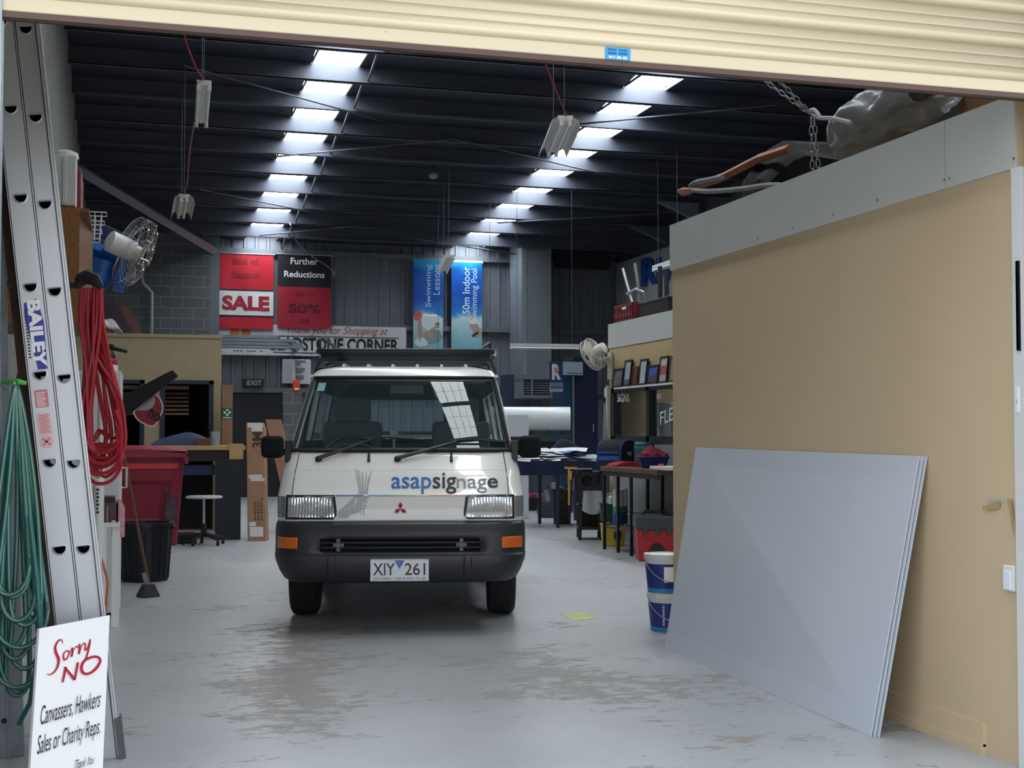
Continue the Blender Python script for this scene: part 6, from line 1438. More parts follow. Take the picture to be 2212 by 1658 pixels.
# lockers and signboard behind
def locker(lab, px0, px1, py0, Z, c, y_off=0):
    a = P(px0, py0, Z); bq = P(px1, py0, Z); o = thing('steel_locker', lab, 'locker', ((a.x + bq.x) / 2, a.y + y_off, 0)); hw = (bq.x - a.x) / 2; m = mat('locker ' + c, c, .45)
    MB().bb(-hw, hw, 0, .5, 0, a.z).build('body', m, o, bevel=.006); MB().bb(-hw + .02, hw - .02, -.012, 0, .06, a.z - .04).build('door', m, o, bevel=.004); MB().bb(hw - .10, hw - .08, -.03, -.012, a.z * .5, a.z * .5 + .14).build('handle', GALV, o)
locker('tall navy steel locker behind the white roll of vinyl', 1240, 1296, 770, 23.6, '#0d1737'); locker('teal steel locker half hidden behind the vinyl roll', 1212, 1239, 800, 23.55, '#153a55', .0); locker('slim slate locker beside the duct grille', 1096, 1112, 808, 24.5, '#2a3550')
yl_ = P(1268, 770, 23.6).y - .06; sa = onY(1188, 782, yl_); sb_ = onY(1259, 782, yl_)
o = thing('agency_board', 'pale signboard with a blue tile and orange and white letter above the lockers', 'sign', (sa.x, sa.y, onY(1220, 846, yl_).z))
H = onY(1220, 781, yl_).z - onY(1220, 846, yl_).z
W = sb_.x - sa.x; W1_ = W * .39
MB().bb(W1_, W, 0, .02, H * .56, H).build('panel', mat('pale grey sign', '#8e98a0', .5), o); MB().bb(0, W1_, 0, .02, H * .30, H).build('blue_tile', mat('sign blue', '#1b2f5e', .45), o); MB().bb(0, W1_, 0, .02, H * .0, H * .30).build('lower_panel', mat('pale grey sign', '#8e98a0', .5), o); lp = MB(); [lp.bb(W1_ * (.06 + .13 * q), W1_ * (.15 + .13 * q), -.003, 0, H * .10, H * .2) for q in range(7)]; lp.bb(0, W1_, -.003, 0, H * .24, H * .27); lp.build('print_bars', mat('sign blue', '#1b2f5e', .45), o)
b = MB(); b.text('R', (W1_ * .15, W1_ * .85, H * .40, H * .92), lambda u, v: Vector((u, -.003, v)), bold=.06); b.build('letter', mat('sign white', '#b9c0c8', .5), o)
b = MB(); b.bb(W1_ * .34, W1_ * .58, -.006, -.003, H * .62, H * .8); b.build('orange_block', mat('sign orange', '#b5762c', .5), o)
b = MB(); b.bb(W * .5, W * .97, -.004, -.001, H * .60, H * .65); b.build('lettering', MATS['sign blue'] if False else mat('sign pale blue', '#4e6fa8', .5), o)
b = MB(); b.bb(W * .70, W * .75, .021, .05, -(sa.z - H), H * .9); b.build('post', STEELG, o)
# white wall fan on the booth corner
c = P(1290, 768, 16.5); wx = P(1318, 775, 16.6)
fan2 = thing('wall_fan', 'white oscillating fan on an arm at the corner of the office', 'fan', c)
nx = Vector((-.55, .70, -.42)).normalized(); side = nx.cross(Vector((0, 0, 1))).normalized(); upv = side.cross(nx).normalized(); MF2 = Matrix((side, upv, nx)).transposed(); IV = mat('ivory plastic', '#c9c6bb', .45)
hc = P(1276, 768, 16.5) - c
rr = .20
b = MB(); 
for r_, z in ((rr, .0), (rr, -.07), (rr * .6, .045), (rr * .25, .055)): b.tube([hc + MF2 @ Vector((r_ * math.cos(a), r_ * math.sin(a), z)) for a in [2 * math.pi * q / 36 for q in range(36)]], .006, n=5, closed=True)
for q in range(40):
    a = 2 * math.pi * q / 40; b.tube([hc + MF2 @ Vector((rr * f * math.cos(a), rr * f * math.sin(a), z)) for f, z in ((.2, .055), (.6, .045), (1, 0), (1, -.07), (.6, -.10), (.25, -.11))], .0022, n=3, caps=False)
b.build('cage', IV, fan2, smooth=True)
b = MB(); 
for q in range(3):
    a0 = 2 * math.pi / 3 * q; b.slab(lambda u, v, k: hc + MF2 @ Vector(((.04 + .14 * u) * math.cos(a0 + (v - .5) * 1.3), (.04 + .14 * u) * math.sin(a0 + (v - .5) * 1.3), (v - .5) * .05 - .03 + .003 * k)), 4, 4)
b.build('blade', IV, fan2, smooth=True)
b = MB(); b.lathe([(0, -.02), (.06, -.02), (.075, -.1), (.07, -.22), (0, -.24)], hc, 20, MF2); b.build('motor', IV, fan2, smooth=40)
wxl = Vector((B2X - .02, B2Y - .10, wx.z)) - c
b = MB(); j = hc + MF2 @ Vector((0, 0, -.15)); b.tube([j, j + Vector((0, 0, -.12)), Vector((wxl.x - .06, wxl.y - .04, j.z - .10)), wxl + Vector((.01, 0, -.10))], [.03, .025, .03, .035], n=8); b.bb(wxl.x - .02, wxl.x + .01, wxl.y - .06, wxl.y + .06, j.z - .35, j.z - .02); b.build('arm', IV, fan2, smooth=40)
# conduit and small white device on the booth corner, coats hanging
b = MB(); b.bb(B2X - .05, B2X - .012, B2Y - .06, B2Y - .01, zw0 - .3, wx.z - .33); tag(b.build('cable_duct', IV), 'white cable duct down the office corner below the fan', 'duct')
k = P(1311, 848, 16.7); b = MB(); b.cyl((k.x, k.y - .05, k.z - .06), (k.x, k.y - .05, k.z + .06), .05, n=16); b.bb(k.x - .03, B2X - .01, B2Y - .02, B2Y, k.z - .03, k.z + .01); b.bb(k.x - .01, k.x + .01, min(k.y - .05, B2Y - .02), max(k.y - .05, B2Y), k.z - .02, k.z + .0); tag(b.build('small_cylinder', WHITEPL, smooth=40), 'small white round dispenser by the office corner', 'dispenser')
k = P(1308, 920, 16.8)
b = MB(); b.slab(lambda u, v, kk: Vector((k.x - .10 + .2 * u + .03 * (1 - v), B2Y + .03 - .03 * math.sin(7 * u) - .05 * v - .02 * kk, k.z + .28 - .52 * v)), 12, 8); o = b.build('hanging_coat', mat('grey coat', '#8b8790', .9, var=.2), smooth=True); tag(o, 'grey coat hanging at the end of the office wall', 'coat')
k = P(1292, 965, 18.0); b = MB(); b.slab(lambda u, v, kk: Vector((-.26 + .52 * u, -.12 + .24 * v, .30 * math.sin(math.pi * u) ** .7 * math.sin(math.pi * v) ** .7 * (1 - kk) + .02 * math.sin(8 * u) * (1 - kk))), 14, 10); o = b.build('navy_jacket', mat('navy jacket', '#1c2238', .9, var=.3), smooth=True, world=False); put(o, k.x, tl.y + .80, tzt + .003); tag(o, 'dark navy jacket heaped on the blue table by the coat', 'jacket')
# framed pictures on a ledge above the window
lz_ = onX(1390, 832, B2X - .05).z
ledge = MB().bb(B2X - .11, B2X, 12.5, onX(1344, 836, B2X).y, lz_ - .02, lz_).build('picture_ledge', WHITE); tag(ledge, 'white ledge for pictures above the office window', 'ledge')
frames = [(1323, 1344, 793, 834, 'black framed monochrome photo at the far end of the ledge', 'mono'), (1346, 1361, 771, 829, 'tall black framed certificate with a grey skyline, second along the ledge', 'cert'), (1364, 1376, 786, 828, 'brown wooden plaque between two framed certificates', 'wood'), (1379, 1395, 768, 825, 'tall black framed pale certificate with small print', 'cert2'), (1397, 1420, 784, 826, 'blue sky landscape photo in a thin dark frame', 'land'), (1422, 1440, 766, 825, 'tall black framed poster with a red middle', 'red'), (1444, 1458, 764, 822, 'brown framed picture cut off by the tan wall', 'tan')]
for i, (a, c2, t0, t1, lab, kind) in enumerate(frames):
    y1, y0 = onX(a, 830, B2X - .06).y, onX(c2, 830, B2X - .06).y; h_ = (t1 - t0) * depth(onX((a + c2) / 2, 830, B2X - .06)) / F_PX; zb_ = lz_ + .001
    fr = thing('framed_picture', lab, 'picture', (B2X - .05, (y0 + y1) / 2, zb_)); hw = (y1 - y0) / 2; bd = .022
    fr.rotation_euler = (0, R(6), 0)
    fm = mat('black frame', '#17161a', .4) if kind not in ('wood', 'tan') else mat('brown frame', '#4a3026', .5)
    b = MB(); b.bb(-.02, 0, -hw, -hw + bd, 0, h_); b.bb(-.02, 0, hw - bd, hw, 0, h_); b.bb(-.02, 0, -hw + bd, hw - bd, 0, bd); b.bb(-.02, 0, -hw + bd, hw - bd, h_ - bd, h_); b.build('frame', fm, fr)
    ct_ = {'mono': '#77797d', 'cert': '#aab4bf', 'wood': '#6a3f30', 'cert2': '#b6c0c2', 'land': '#3b5fa8', 'red': '#b9b5b2', 'tan': '#a38a70'}[kind]
    pm = mat('print ' + kind, ct_, .4, var=.7 if kind == 'mono' else .1, vscale=25); ins = MB().bb(-.012, -.004, -hw + bd, hw - bd, bd, h_ - bd).build('print', pm, fr)
    f2 = lambda u, v: Vector((-.0125, -u, v))
    if kind == 'land':
        b = MB(); b.bb(-.0135, -.012, -hw + bd, hw - bd, bd, h_ * .5); b.build('landscape', mat('dusky ground', '#4b3f58', .6, var=.5, vscale=30), ins)
    if kind == 'red':
        b = MB(); b.bb(-.0135, -.012, -hw + bd * 1.3, hw - bd * 1.3, h_ * .32, h_ * .66); b.build('red_panel', mat('poster red', '#b04a52', .6), ins)
    if kind in ('cert', 'cert2'):
        b = MB()
        for q in range(6): b.bb(-.0135, -.012, -hw * .5, hw * .5, h_ * (.3 + .09 * q), h_ * (.315 + .09 * q))
        b.build('text_lines', mat('print grey', '#7c8791', .6), ins)
    if kind == 'cert': MB().bb(-.0135, -.012, -hw + bd, hw - bd, bd, h_ * .27).build('skyline', mat('skyline grey', '#58657a', .6, var=.5, vscale=40), ins)
# inside the office: paper stack, shelves, white cabinet glimpsed through the glass
for i, (y, z, s3, c, lab, nm) in enumerate(((14.75, zw0 - .1, (.3, .35, .55), '#b9c2ca', 'white cabinet inside the office behind the glass', 'cabinet'), (14.0, zw0 - .1, (.3, .5, .38), '#9fabb6', 'pale grey printer inside the office behind the glass', 'office_printer'), (15.25, zw0 - .1, (.2, .22, .26), '#8e948f', 'dull box file inside the office behind the glass', 'box_file'))):
    s3 = (s3[0], s3[1], s3[2]); b = MB(); b.bb(-s3[0] / 2, s3[0] / 2, -s3[1] / 2, s3[1] / 2, 0, s3[2]); o = b.build(nm, mat('office item ' + c, c, .5), bevel=.02, world=False); put(o, (6.12, 6.12, 6.45)[i], y, zw0 - .1 + .001); tag(o, lab, nm.split('_')[-1])
dkk = MB().bb(5.88, 6.9, 12.3, B2Y - .15, zw0 - .14, zw0 - .1); dkk.bb(5.95, 6.8, 12.4, 12.5, 0, zw0 - .14); dkk.bb(5.95, 6.8, B2Y - .3, B2Y - .2, 0, zw0 - .14); tag(dkk.build('office_desk', mat('office desk grey', '#6f7274', .6)), 'grey desk inside the office seen through its window', 'desk')
# ---- on top of the second booth: crate with offcuts, black case; banner on the far wall
zt2 = B2T
cr0 = onX(1329, 690, B2X + .15); 
o = thing('red_crate', 'dark red plastic crate of pipe offcuts on the office roof edge', 'crate', (B2X + .32, onX(1352, 690, B2X + .15).y, zt2))
RC = mat('dark red crate', '#6a1f29', .5); L_ = .62; H_ = .24
b = MB()
for y in (-L_ / 2, L_ / 2): b.bb(-.2, .2, y - .01, y + .01, 0, H_)
for x in (-.2, .2):
    for z in (.0, .08, .2): b.bb(x - .01, x + .01, -L_ / 2, L_ / 2, z, z + .04)
    for q in range(7): y = -L_ / 2 + L_ * q / 6; b.bb(x - .009, x + .009, max(-L_ / 2, y - .03), min(L_ / 2, y + .03), 0, .22)
b.bb(-.2, .2, -L_ / 2, L_ / 2, 0, .012); b.build('body', RC, o)
MB().bb(-.215, -.205, -.12, .02, .17, .2).build('label', WHITEINK, o)
pv = o.location
for i, (dy, dz, r_, m, lab, pts) in enumerate(((.1, 0, .016, WHITE, 'white rod leaning far out of the red crate', [(0, .05, .02), (-.05, .42, .72)]), (0, 0, .02, GALV, 'curved white pipe looped over the red crate', [(.05, -.2, .1), (0, -.2, .36), (-.02, 0, .42), (-.04, .25, .38)]), (0, 0, .02, mat('tan rod', '#8f8a80', .5), 'tan flat rod leaning out of the red crate', [(.05, .0, .02), (0, -.05, .5), (0, .05, .75)]))):
    q = MB(); q.tube([pv + Vector(p) + Vector((0, .04 * i, .014)) for p in pts], r_, n=8); tag(q.build('pipe_offcut', m, smooth=True), lab, 'pipe', 'offcuts in the red crate')
pv2 = Vector((B2X + .35, onX(1420, 680, B2X + .15).y, zt2))
b = MB(); b.bb(-.25, .25, -.45, .45, 0, .20); b.bb(-.26, .26, -.46, .46, .16, .2); o = b.build('black_carry_case', BLACK, bevel=.01, world=False); put(o, *pv2); tag(o, 'long black case on the office roof beside the red crate', 'case')
for i, dy in enumerate((.28, .08)):
    b = MB(); b.cyl((0, 0, 0), (0, 0, .42 - .06 * i), .028, n=10); o = b.build('dark_post', mat('dark post', '#2c3036', .5), smooth=True, world=False); put(o, pv2.x - .05, pv2.y + dy, zt2 + .203); tag(o, ['taller dark post standing on the black case', 'shorter dark post standing on the black case'][i], 'post')
BXr = XR - .02
tlb, trb, brb, blb = onX(1335, 569, BXr), onX(1470, 525, BXr), onX(1470, 640, BXr), onX(1335, 660, BXr)
bf = lambda u, v, o=0.0: (lambda y, z: Vector((BXr - .03 - o - .03 * math.sin(9 * u + 2 * v) * math.sin(math.pi * v), y, z)))(tlb.y + (trb.y - tlb.y) * u, (tlb.z + (trb.z - tlb.z) * u) * (1 - v) + (blb.z + (brb.z - blb.z) * u) * v)
o = thing('cloth_banner', 'white cloth banner with blue brush lettering hung high on the far side wall', 'banner', bf(.5, 1))
MB().slab(lambda u, v, k: bf(u, v) + Vector((.008 * k, 0, 0)), 24, 8).build('cloth', mat('white banner cloth', '#9fa5ad', .8), o, world=True, smooth=True)
fB = lambda x, y: onX(x, -y, BXr - .075)
b = MB(); b.text('Riv', (1384, 1456, -620, -560), lambda u, v: fB(u, v + (u - 1384) * .22), bold=.05, shear=.0); b.build('lettering', mat('banner blue', '#1d4f9c', .5), o, world=True)
# ---- on top of the near booth: tarpaulin, grey bag, chains, brown carton, looped rope
zt = BTOP
def onB(px, py, X): return onX(px, py, X)
deck = BTOP - .03
b = MB(); y0t, y1t = onX(1750, 330, BX + .5).y, min(7.82, onX(1490, 440, BX + .5).y)
def tarp(u, v, k):
    y = y0t + (y1t - y0t) * u; prof = [(0, .30), (.2, .44), (.42, .46), (.62, .28), (.8, .16), (1, .02)]
    h = 0
    for (a, c), (d2, e) in zip(prof, prof[1:]):
        if a <= u <= d2: h = .95 * (c + (e - c) * (u - a) / (d2 - a))
    x = BX + .22 + .85 * v
    return Vector((x, y, deck + .002 + (h * min(1, math.sin(math.pi * min(1, .12 + v * .8)) * 1.15) + .02 + .02 * math.sin(17 * u + 5 * v)) * (1 - k)))
b.slab(tarp, 24, 10); tag(b.build('black_tarpaulin', mat('black tarpaulin', '#121318', .8, spec=.2, bump=.5, bscale=6), smooth=True), 'black tarpaulin heaped on the roof of the tan booth', 'tarpaulin')
pa, pb = onX(1470, 412, BX + .3), onX(1720, 322, BX + .32)
b = MB(); pp_ = [onX(1505, 402, BX + .24), onX(1560, 383, BX + .26), onX(1640, 342, BX + .28), onX(1705, 321, BX + .3)]
for k_ in range(len(pp_) - 1): b.tube([pp_[k_], pp_[k_ + 1]], .028, n=4)
b.tube([onX(1463, 411, BX + .2), onX(1475, 414, BX + .2), onX(1495, 412, BX + .2), onX(1505, 402, BX + .24)], [.005, .03, .02, .02], n=6)
tag(b.build('timber_prop', mat('orange brown timber', '#8a5137', .6, var=.2, vscale=8), smooth=30), 'reddish timber pole lying over the black tarpaulin on the booth roof', 'pole')
b = MB(); b.tube([onX(x, y, BX + .16) for x, y, _ in smooth([(1712, 402, 0), (1660, 400, 0), (1600, 408, 0), (1530, 413, 0), (1493, 408, 0), (1500, 395, 0), (1530, 388, 0), (1560, 382, 0)], 5)], .016, n=8); tag(b.build('grey_rope', mat('grey rope', '#7d7f86', .7, bump=.4, bscale=120), smooth=True), 'grey rope looped round the tip of the reddish timber pole', 'rope')
# grey plastic dust sheet
b = MB(); ax = [onX(1806, 318, BX + .3), onX(1838, 290, BX + .32), onX(1880, 262, BX + .36), onX(1925, 240, BX + .4), onX(1975, 205, BX + .45), onX(2015, 170, BX + .5)]
rad = [.05, .13, .15, .12, .15, .17]; rnd = random.Random(21); NS = 22
def sack(u, v):
    f = u * (len(ax) - 1); i = min(int(f), len(ax) - 2); t = f - i; c = ax[i].lerp(ax[i + 1], t); r = rad[i] + (rad[i + 1] - rad[i]) * t
    a = 2 * math.pi * v; k = 1 + .26 * math.sin(3 * a + 7 * u) * math.sin(9 * u + 1) + .12 * math.sin(6 * a - 9 * u) + .04 * math.sin(11 * a + 17 * u)
    return c + Vector((r * k * math.cos(a) * .9, r * .5 * math.sin(a) * k * .6, r * k * math.sin(a)))
b.grid(sack, 30, 36); tag(b.build('dust_sheet', mat('grey dust sheet', '#7d8189', .3, var=.25, vscale=6, bump=.8, bscale=9), smooth=75), 'crumpled grey plastic sheet bunched on the booth roof beside the brown carton', 'sheet')
b = MB(); ca_ = onX(2050, 235, BX + .55); b.box((ca_.x + .4, ca_.y - .05, deck + .332), (.5, .42, .66), (0, 0, R(12))); tag(b.build('brown_carton', mat('dull brown carton', '#7f5f42', .8, var=.1), bevel=.006), 'large dull brown carton on the booth roof under the roller door', 'carton')
b = MB(); cb2 = onX(2135, 215, BX + .6); b.box((cb2.x + .86, cb2.y - .1, deck + .332), (.4, .3, .66)); tag(b.build('dark_carton', mat('dark grey carton', '#34343c', .7), bevel=.006), 'dark grey carton on the booth roof behind the brown one', 'carton')
# chains from the roller door drum tied off over the booth
CH = mat('chain steel', '#9a9da2', .4, .7)
knot = onX(1752, 247, BX + .15)
def chain(lab, pts, nlinks, group):
    b = MB(); pts = [Vector(p) for p in pts]; tot = [0]
    for a, c in zip(pts, pts[1:]): tot.append(tot[-1] + (c - a).length)
    L_ = tot[-1]; nl = max(3, int(L_ / .042))
    for q in range(nl):
        s_ = (q + .5) / nl * L_; k_ = max(i for i in range(len(tot) - 1) if tot[i] <= s_); t = (s_ - tot[k_]) / (tot[k_ + 1] - tot[k_]); c = pts[k_].lerp(pts[k_ + 1], t); d = (pts[k_ + 1] - pts[k_]).normalized()
        sd = d.cross(Vector((.3, 1, .1))).normalized() if q % 2 else d.cross(d.cross(Vector((.3, 1, .1))).normalized()).normalized()
        b.tube([c + d * (.026 * math.cos(a)) + sd * (.011 * math.sin(a)) for a in [2 * math.pi * w_ / 10 for w_ in range(10)]], .0038, n=4, closed=True)
    tag(b.build('chain', CH), lab, 'chain', group)
up1, up2 = onX(1610, 120, BX - .5), onX(1655, 130, BX - .3)
up1 = Vector((knot.x - .35, knot.y - .9, knot.z + 1.05)) if False else up1
topz = lambda p: p
chain('steel chain sloping up from the knot, the one further from the brown carton', [knot, P(1636, 163, depth(knot) - .25), P(1560, 40, depth(knot) - .5)], 20, 'door chains over the booth')
chain('steel chain sloping up from the knot, the one closer to the brown carton', [knot, P(1676, 166, depth(knot) - .25), P(1600, 30, depth(knot) - .5)], 20, 'door chains over the booth')
chain('steel chain hanging from the knot onto the booth edge, beside the timber pole', [knot + Vector((0, 0, -.02)), onX(1755, 365, BX + .15)], 20, 'door chains over the booth')
chain('steel chain hanging from the knot onto the booth edge, beside the grey sheet', [knot + Vector((0, -.03, -.02)), onX(1768, 362, BX + .15)], 20, 'door chains over the booth')
b = MB(); b.tube([onX(x, y, BX + .16) for x, y, _ in smooth([(1838, 265, 0), (1800, 256, 0), (1768, 254, 0), (1752, 244, 0), (1748, 240, 0), (1760, 238, 0), (1770, 252, 0)], 4)], .012, n=6); tag(b.build('tie_strap', mat('pale strap', '#a5a6aa', .6), smooth=True), 'pale strap knotting the chains together above the booth', 'strap')
# green marker sheet on the floor in front of the tan wall
b = MB(); pts = [G(*q) for q in ((1210, 1326), (1262, 1322), (1291, 1334), (1240, 1342))]; b.add([p + Vector((0, 0, .002)) for p in pts] + [p + Vector((0, 0, .0005)) for p in pts], [(0, 1, 2, 3), (7, 6, 5, 4), (0, 4, 5, 1), (1, 5, 6, 2), (2, 6, 7, 3), (3, 7, 4, 0)]); tag(b.build('floor_scrap', mat('pale green scrap', '#b7bb80', .6, var=.3, vscale=6)), 'pale green scrap of sheet lying on the floor beside the van', 'scrap')
# ------------------------------------------------------------------ hanging lights, banners, back wall things
LAMPW = mat('lamp enamel', '#d3d4d1', .4); TUBE = mat('fluorescent tube glass', '#e9ecec', .3)
CORDR = mat('red flex', '#8f2f3a', .5); WIREM = mat('suspension wire', '#5b6069', .5, .5)
def batten(lab, a, c, w, kind='twin', cord=None, group='fluorescent lamps hung from the roof'):
    """twin tube lamp between two points; returns the thing"""
    a, c = Vector(a), Vector(c); o = thing('fluorescent_lamp', lab, 'lamp', a, 0, group); d = c - a; L_ = d.length; t = d.normalized(); s = t.cross(Vector((0, 0, 1))).normalized(); u = s.cross(t).normalized()
    f = lambda y, x, z: t * y + s * x + u * z
    b = MB(); bw = w * (.5 if kind == 'wide' else 1)
    for ya, yb in ((0, L_),): b.add([f(y, x, z) for y in (ya, yb) for x, z in ((-bw / 2, .03), (bw / 2, .03), (bw / 2 * .8, -.02), (-bw / 2 * .8, -.02))], [(0, 1, 2, 3), (7, 6, 5, 4), (0, 4, 5, 1), (1, 5, 6, 2), (2, 6, 7, 3), (3, 7, 4, 0)])
    b.build('body', LAMPW, o)
    for x in (-w * .36, w * .36) if kind != 'wide' else (-w * .13, w * .13):
        b = MB(); b.cyl(f(.03, x, -.045), f(L_ - .03, x, -.045), .014, n=10); b.build('tube', TUBE, o, smooth=40)
        for y in (.0, L_ - .03): b = MB(); b.add([f(y + dy, x + dx, z) for dy in (0, .03) for dx, z in ((-.018, -.015), (.018, -.015), (.018, -.065), (-.018, -.065))], [(0, 1, 2, 3), (7, 6, 5, 4), (0, 4, 5, 1), (1, 5, 6, 2), (2, 6, 7, 3), (3, 7, 4, 0)]); b.build('lamp_holder', LAMPW, o)
    if kind == 'wide':
        b = MB(); pr = [(-w / 2, -.075), (-w * .42, .0), (-w * .22, .035), (-.02, .01), (.02, .01), (w * .22, .035), (w * .42, .0), (w / 2, -.075)]
        b.add([f(y, x, z) for y in (.05, L_ - .01) for x, z in pr], [(i, i + 1, i + 1 + len(pr), i + len(pr)) for i in range(len(pr) - 1)]); b.build('reflector', LAMPW, o, solid=.003)
    for y in (.12, L_ - .12):
        b = MB(); p = f(y, 0, .03); wp = a + p; gap = min(abs(wp.y - q_) for q_ in YS); b.cyl(p, Vector((p.x, p.y, roofz(wp.y) - a.z - (.24 if gap < .09 else .005))), .004, n=4); b.build('suspension_wire', WIREM, o)
    if cord:
        b = MB(); b.tube([f(.02, 0, .03)] + [Vector(q) - a for q in cord], .009, n=5); b.build('flex', CORDR, o, smooth=True)
    return o
def up(px, py, Z): return P(px, py, Z)
batten('narrow white twin lamp hung nearest the entrance by a red flex', up(441, 180, 12.0), up(435, 262, 13.15), .13, 'twin', [up(424, 148, 11.8), up(404, 100, 11.6), up(396, 68, 11.5), up(392, 20, 11.4)])
batten('ribbed white lamp hung lower beyond the narrow one, over the block wall', up(398, 424, 16.5), up(391, 462, 17.65), .26, 'wide', [up(404, 400, 16.0), up(410, 320, 14.6), up(420, 262, 13.2)])
batten('wide white reflector lamp hung before the second skylight row by a red flex', up(1222, 256, 12.6), up(1193, 325, 13.8), .29, 'wide', [up(1222, 245, 12.5), up(1195, 180, 12.2), up(1175, 130, 12.0), up(1160, 60, 11.9)])
batten('small white lamp hung in front of the blue pool banners', up(971, 554, 21.5), up(957, 583, 22.7), .18, 'twin')
batten('white twin lamp hung crosswise beside the grey duct', up(1102, 745, 23.5), up(1250, 747, 23.6), .10, 'twin')
batten('white twin lamp hung crosswise just above the van roof rack', up(932, 760, 24.2), up(1072, 761, 24.3), .10, 'twin')
batten('white lamp hung in front of the white cloth banner', up(1416, 578, 22.0), up(1470, 560, 21.0), .12, 'twin')
# ---- banners on the back wall
WY = YB - .26
def hang(name, lab, cat, px0, px1, py0, py1, nf=2, y=WY, group=None, amp=.010):
    a = onY(px0, py0, y); c = onY(px1, py1, y); o = thing(name, lab, cat, ((a.x + c.x) / 2, y, c.z), 0, 0 if not group else None)
    if group: o['group'] = group
    elif 'group' in o: del o['group']
    W, H = c.x - a.x, a.z - c.z
    f = lambda u, v, off=0.0: Vector(((u - .5) * W, -off - amp * math.sin(2 * math.pi * nf * u + 1.5 * v) * math.sin(math.pi * min(1, v * .9 + .1)), H * v))
    return o, W, H, f
def bandslab(o, f, u0, u1, v0, v1, m, nm, off=0.0, nu=56, nv=8):
    return MB().slab(lambda u, v, k: f(u0 + (u1 - u0) * u, v0 + (v1 - v0) * v, off + .004 * (1 - k)), nu, nv).build(nm, m, o, smooth=40)
BRED = mat('banner red', '#b5152b', .45); BDRED = mat('banner dark red', '#9c1730', .5); BBLK = mat('banner black', '#15151c', .5); DRI = mat('banner dull lettering', '#7d1526', .5); DRI2 = mat('banner dark lettering', '#55111f', .5)
def btext(o, f, s, u0, u1, v0, v1, m, bold=.02, shear=0., rot=False):
    b = MB()
    if rot: b.text(s, (0, 1, 0, 1), lambda a, c: f(u1 - (u1 - u0) * c, v0 + (v1 - v0) * a, .012), bold=bold, shear=shear)
    else: b.text(s, (0, 1, 0, 1), lambda a, c: f(u0 + (u1 - u0) * a, v0 + (v1 - v0) * c, .010), bold=bold, shear=shear)
    return b.build('lettering', m, o)
o, W, H, f = hang('sale_banner', 'red end of season sale banner hung on the back wall', 'banner', 472, 590, 546, 711)
bandslab(o, f, 0, 1, .52, 1, BRED, 'red_cloth'); bandslab(o, f, 0, 1, .505, .525, BBLK, 'black_line', .003); bandslab(o, f, 0, 1, .18, .505, mat('banner white', '#d9d9db', .5), 'white_cloth'); bandslab(o, f, 0, 1, .155, .18, BBLK, 'black_line', .003); bandslab(o, f, 0, 1, 0, .155, BRED, 'red_cloth')
btext(o, f, 'End of', .26, .74, .86, .945, DRI); btext(o, f, 'Season', .24, .76, .675, .765, DRI); btext(o, f, 'SALE', .07, .93, .24, .44, BDRED, .05)
MB().cyl((-W / 2 - .03, -.01, H), (W / 2 + .03, -.01, H), .014, n=8).build('top_rod', GALV, o)
o, W, H, f = hang('reductions_banner', 'black and red banner for further reductions hung beside the sale banner', 'banner', 600, 714, 548, 710, 1.5)
bandslab(o, f, 0, 1, .56, 1, BBLK, 'black_cloth'); bandslab(o, f, 0, 1, 0, .56, BDRED, 'red_cloth')
btext(o, f, 'Further', .24, .75, .865, .955, WHITEINK); btext(o, f, 'Reductions', .12, .88, .69, .775, WHITEINK); btext(o, f, 'Up to', .34, .68, .425, .50, DRI2); btext(o, f, '50%', .2, .8, .205, .33, DRI2, .04); btext(o, f, 'Off', .4, .60, .06, .13, DRI2)
MB().cyl((-W / 2 - .03, -.01, H), (W / 2 + .03, -.01, H), .014, n=8).build('top_rod', GALV, o)
# shopping banner
Y2 = WY + .06
def hang2(name, lab, cat, x0, x1, y0, y1, **k): return hang(name, lab, cat, x0, x1, y0, y1, **k)
o, W, H, f = hang('shopping_banner', 'long white shop thank-you banner stretched low across the back wall', 'banner', 463, 877, 698, 772, 3, Y2, None, .012)
sl = .0; bandslab(o, f, 0, 1, 0, 1, mat('off white banner', '#c6cad0', .55), 'cloth', 0, 90, 8)
btext(o, f, 'Thank you for Shopping at', .37, .90, .66, .98, mat('faded red script', '#b04a3c', .5), .0, .35)
b = MB(); b.text('GLADSTONE CORNER', (0, 1, 0, 1), lambda a, c: f(.27 + .69 * a, .17 + .43 * c, .012), bold=.03); b.build('lettering', INK, o)
for v, u0, u1 in ((.635, .30, .96), (.10, .30, .98)): bandslab(o, f, u0, u1, v - .012, v + .012, INK, 'black_rule', .009, 20, 1)
b = MB(); [b.add([f(.095 + .017 * q, .115, .012), f(.108 + .017 * q, .115, .012), f(.109 + .017 * q, .145, .012), f(.096 + .017 * q, .145, .012)], [(0, 1, 2, 3)]) for q in range(9) if q % 4 != 3]; b.build('small_print', INK, o)
b = MB()
for sx in (-1, 1): b.lathe([(.0, 0), (.035, 0), (.10, .0), (0, 0.001)], f(.13 + .028 * sx, .72, .014), 16, Matrix.Rotation(R(90), 3, 'X'))
b.build('orange_patch', mat('banner orange', '#c4622c', .5), o)
b = MB()
for q in range(9): b.lathe([(.012, 0), (.012, .004), (0, .005)], f(.06 + .11 * q, .035, .006), 8, Matrix.Rotation(R(90), 3, 'X'))
b.build('eyelet', GALV, o)
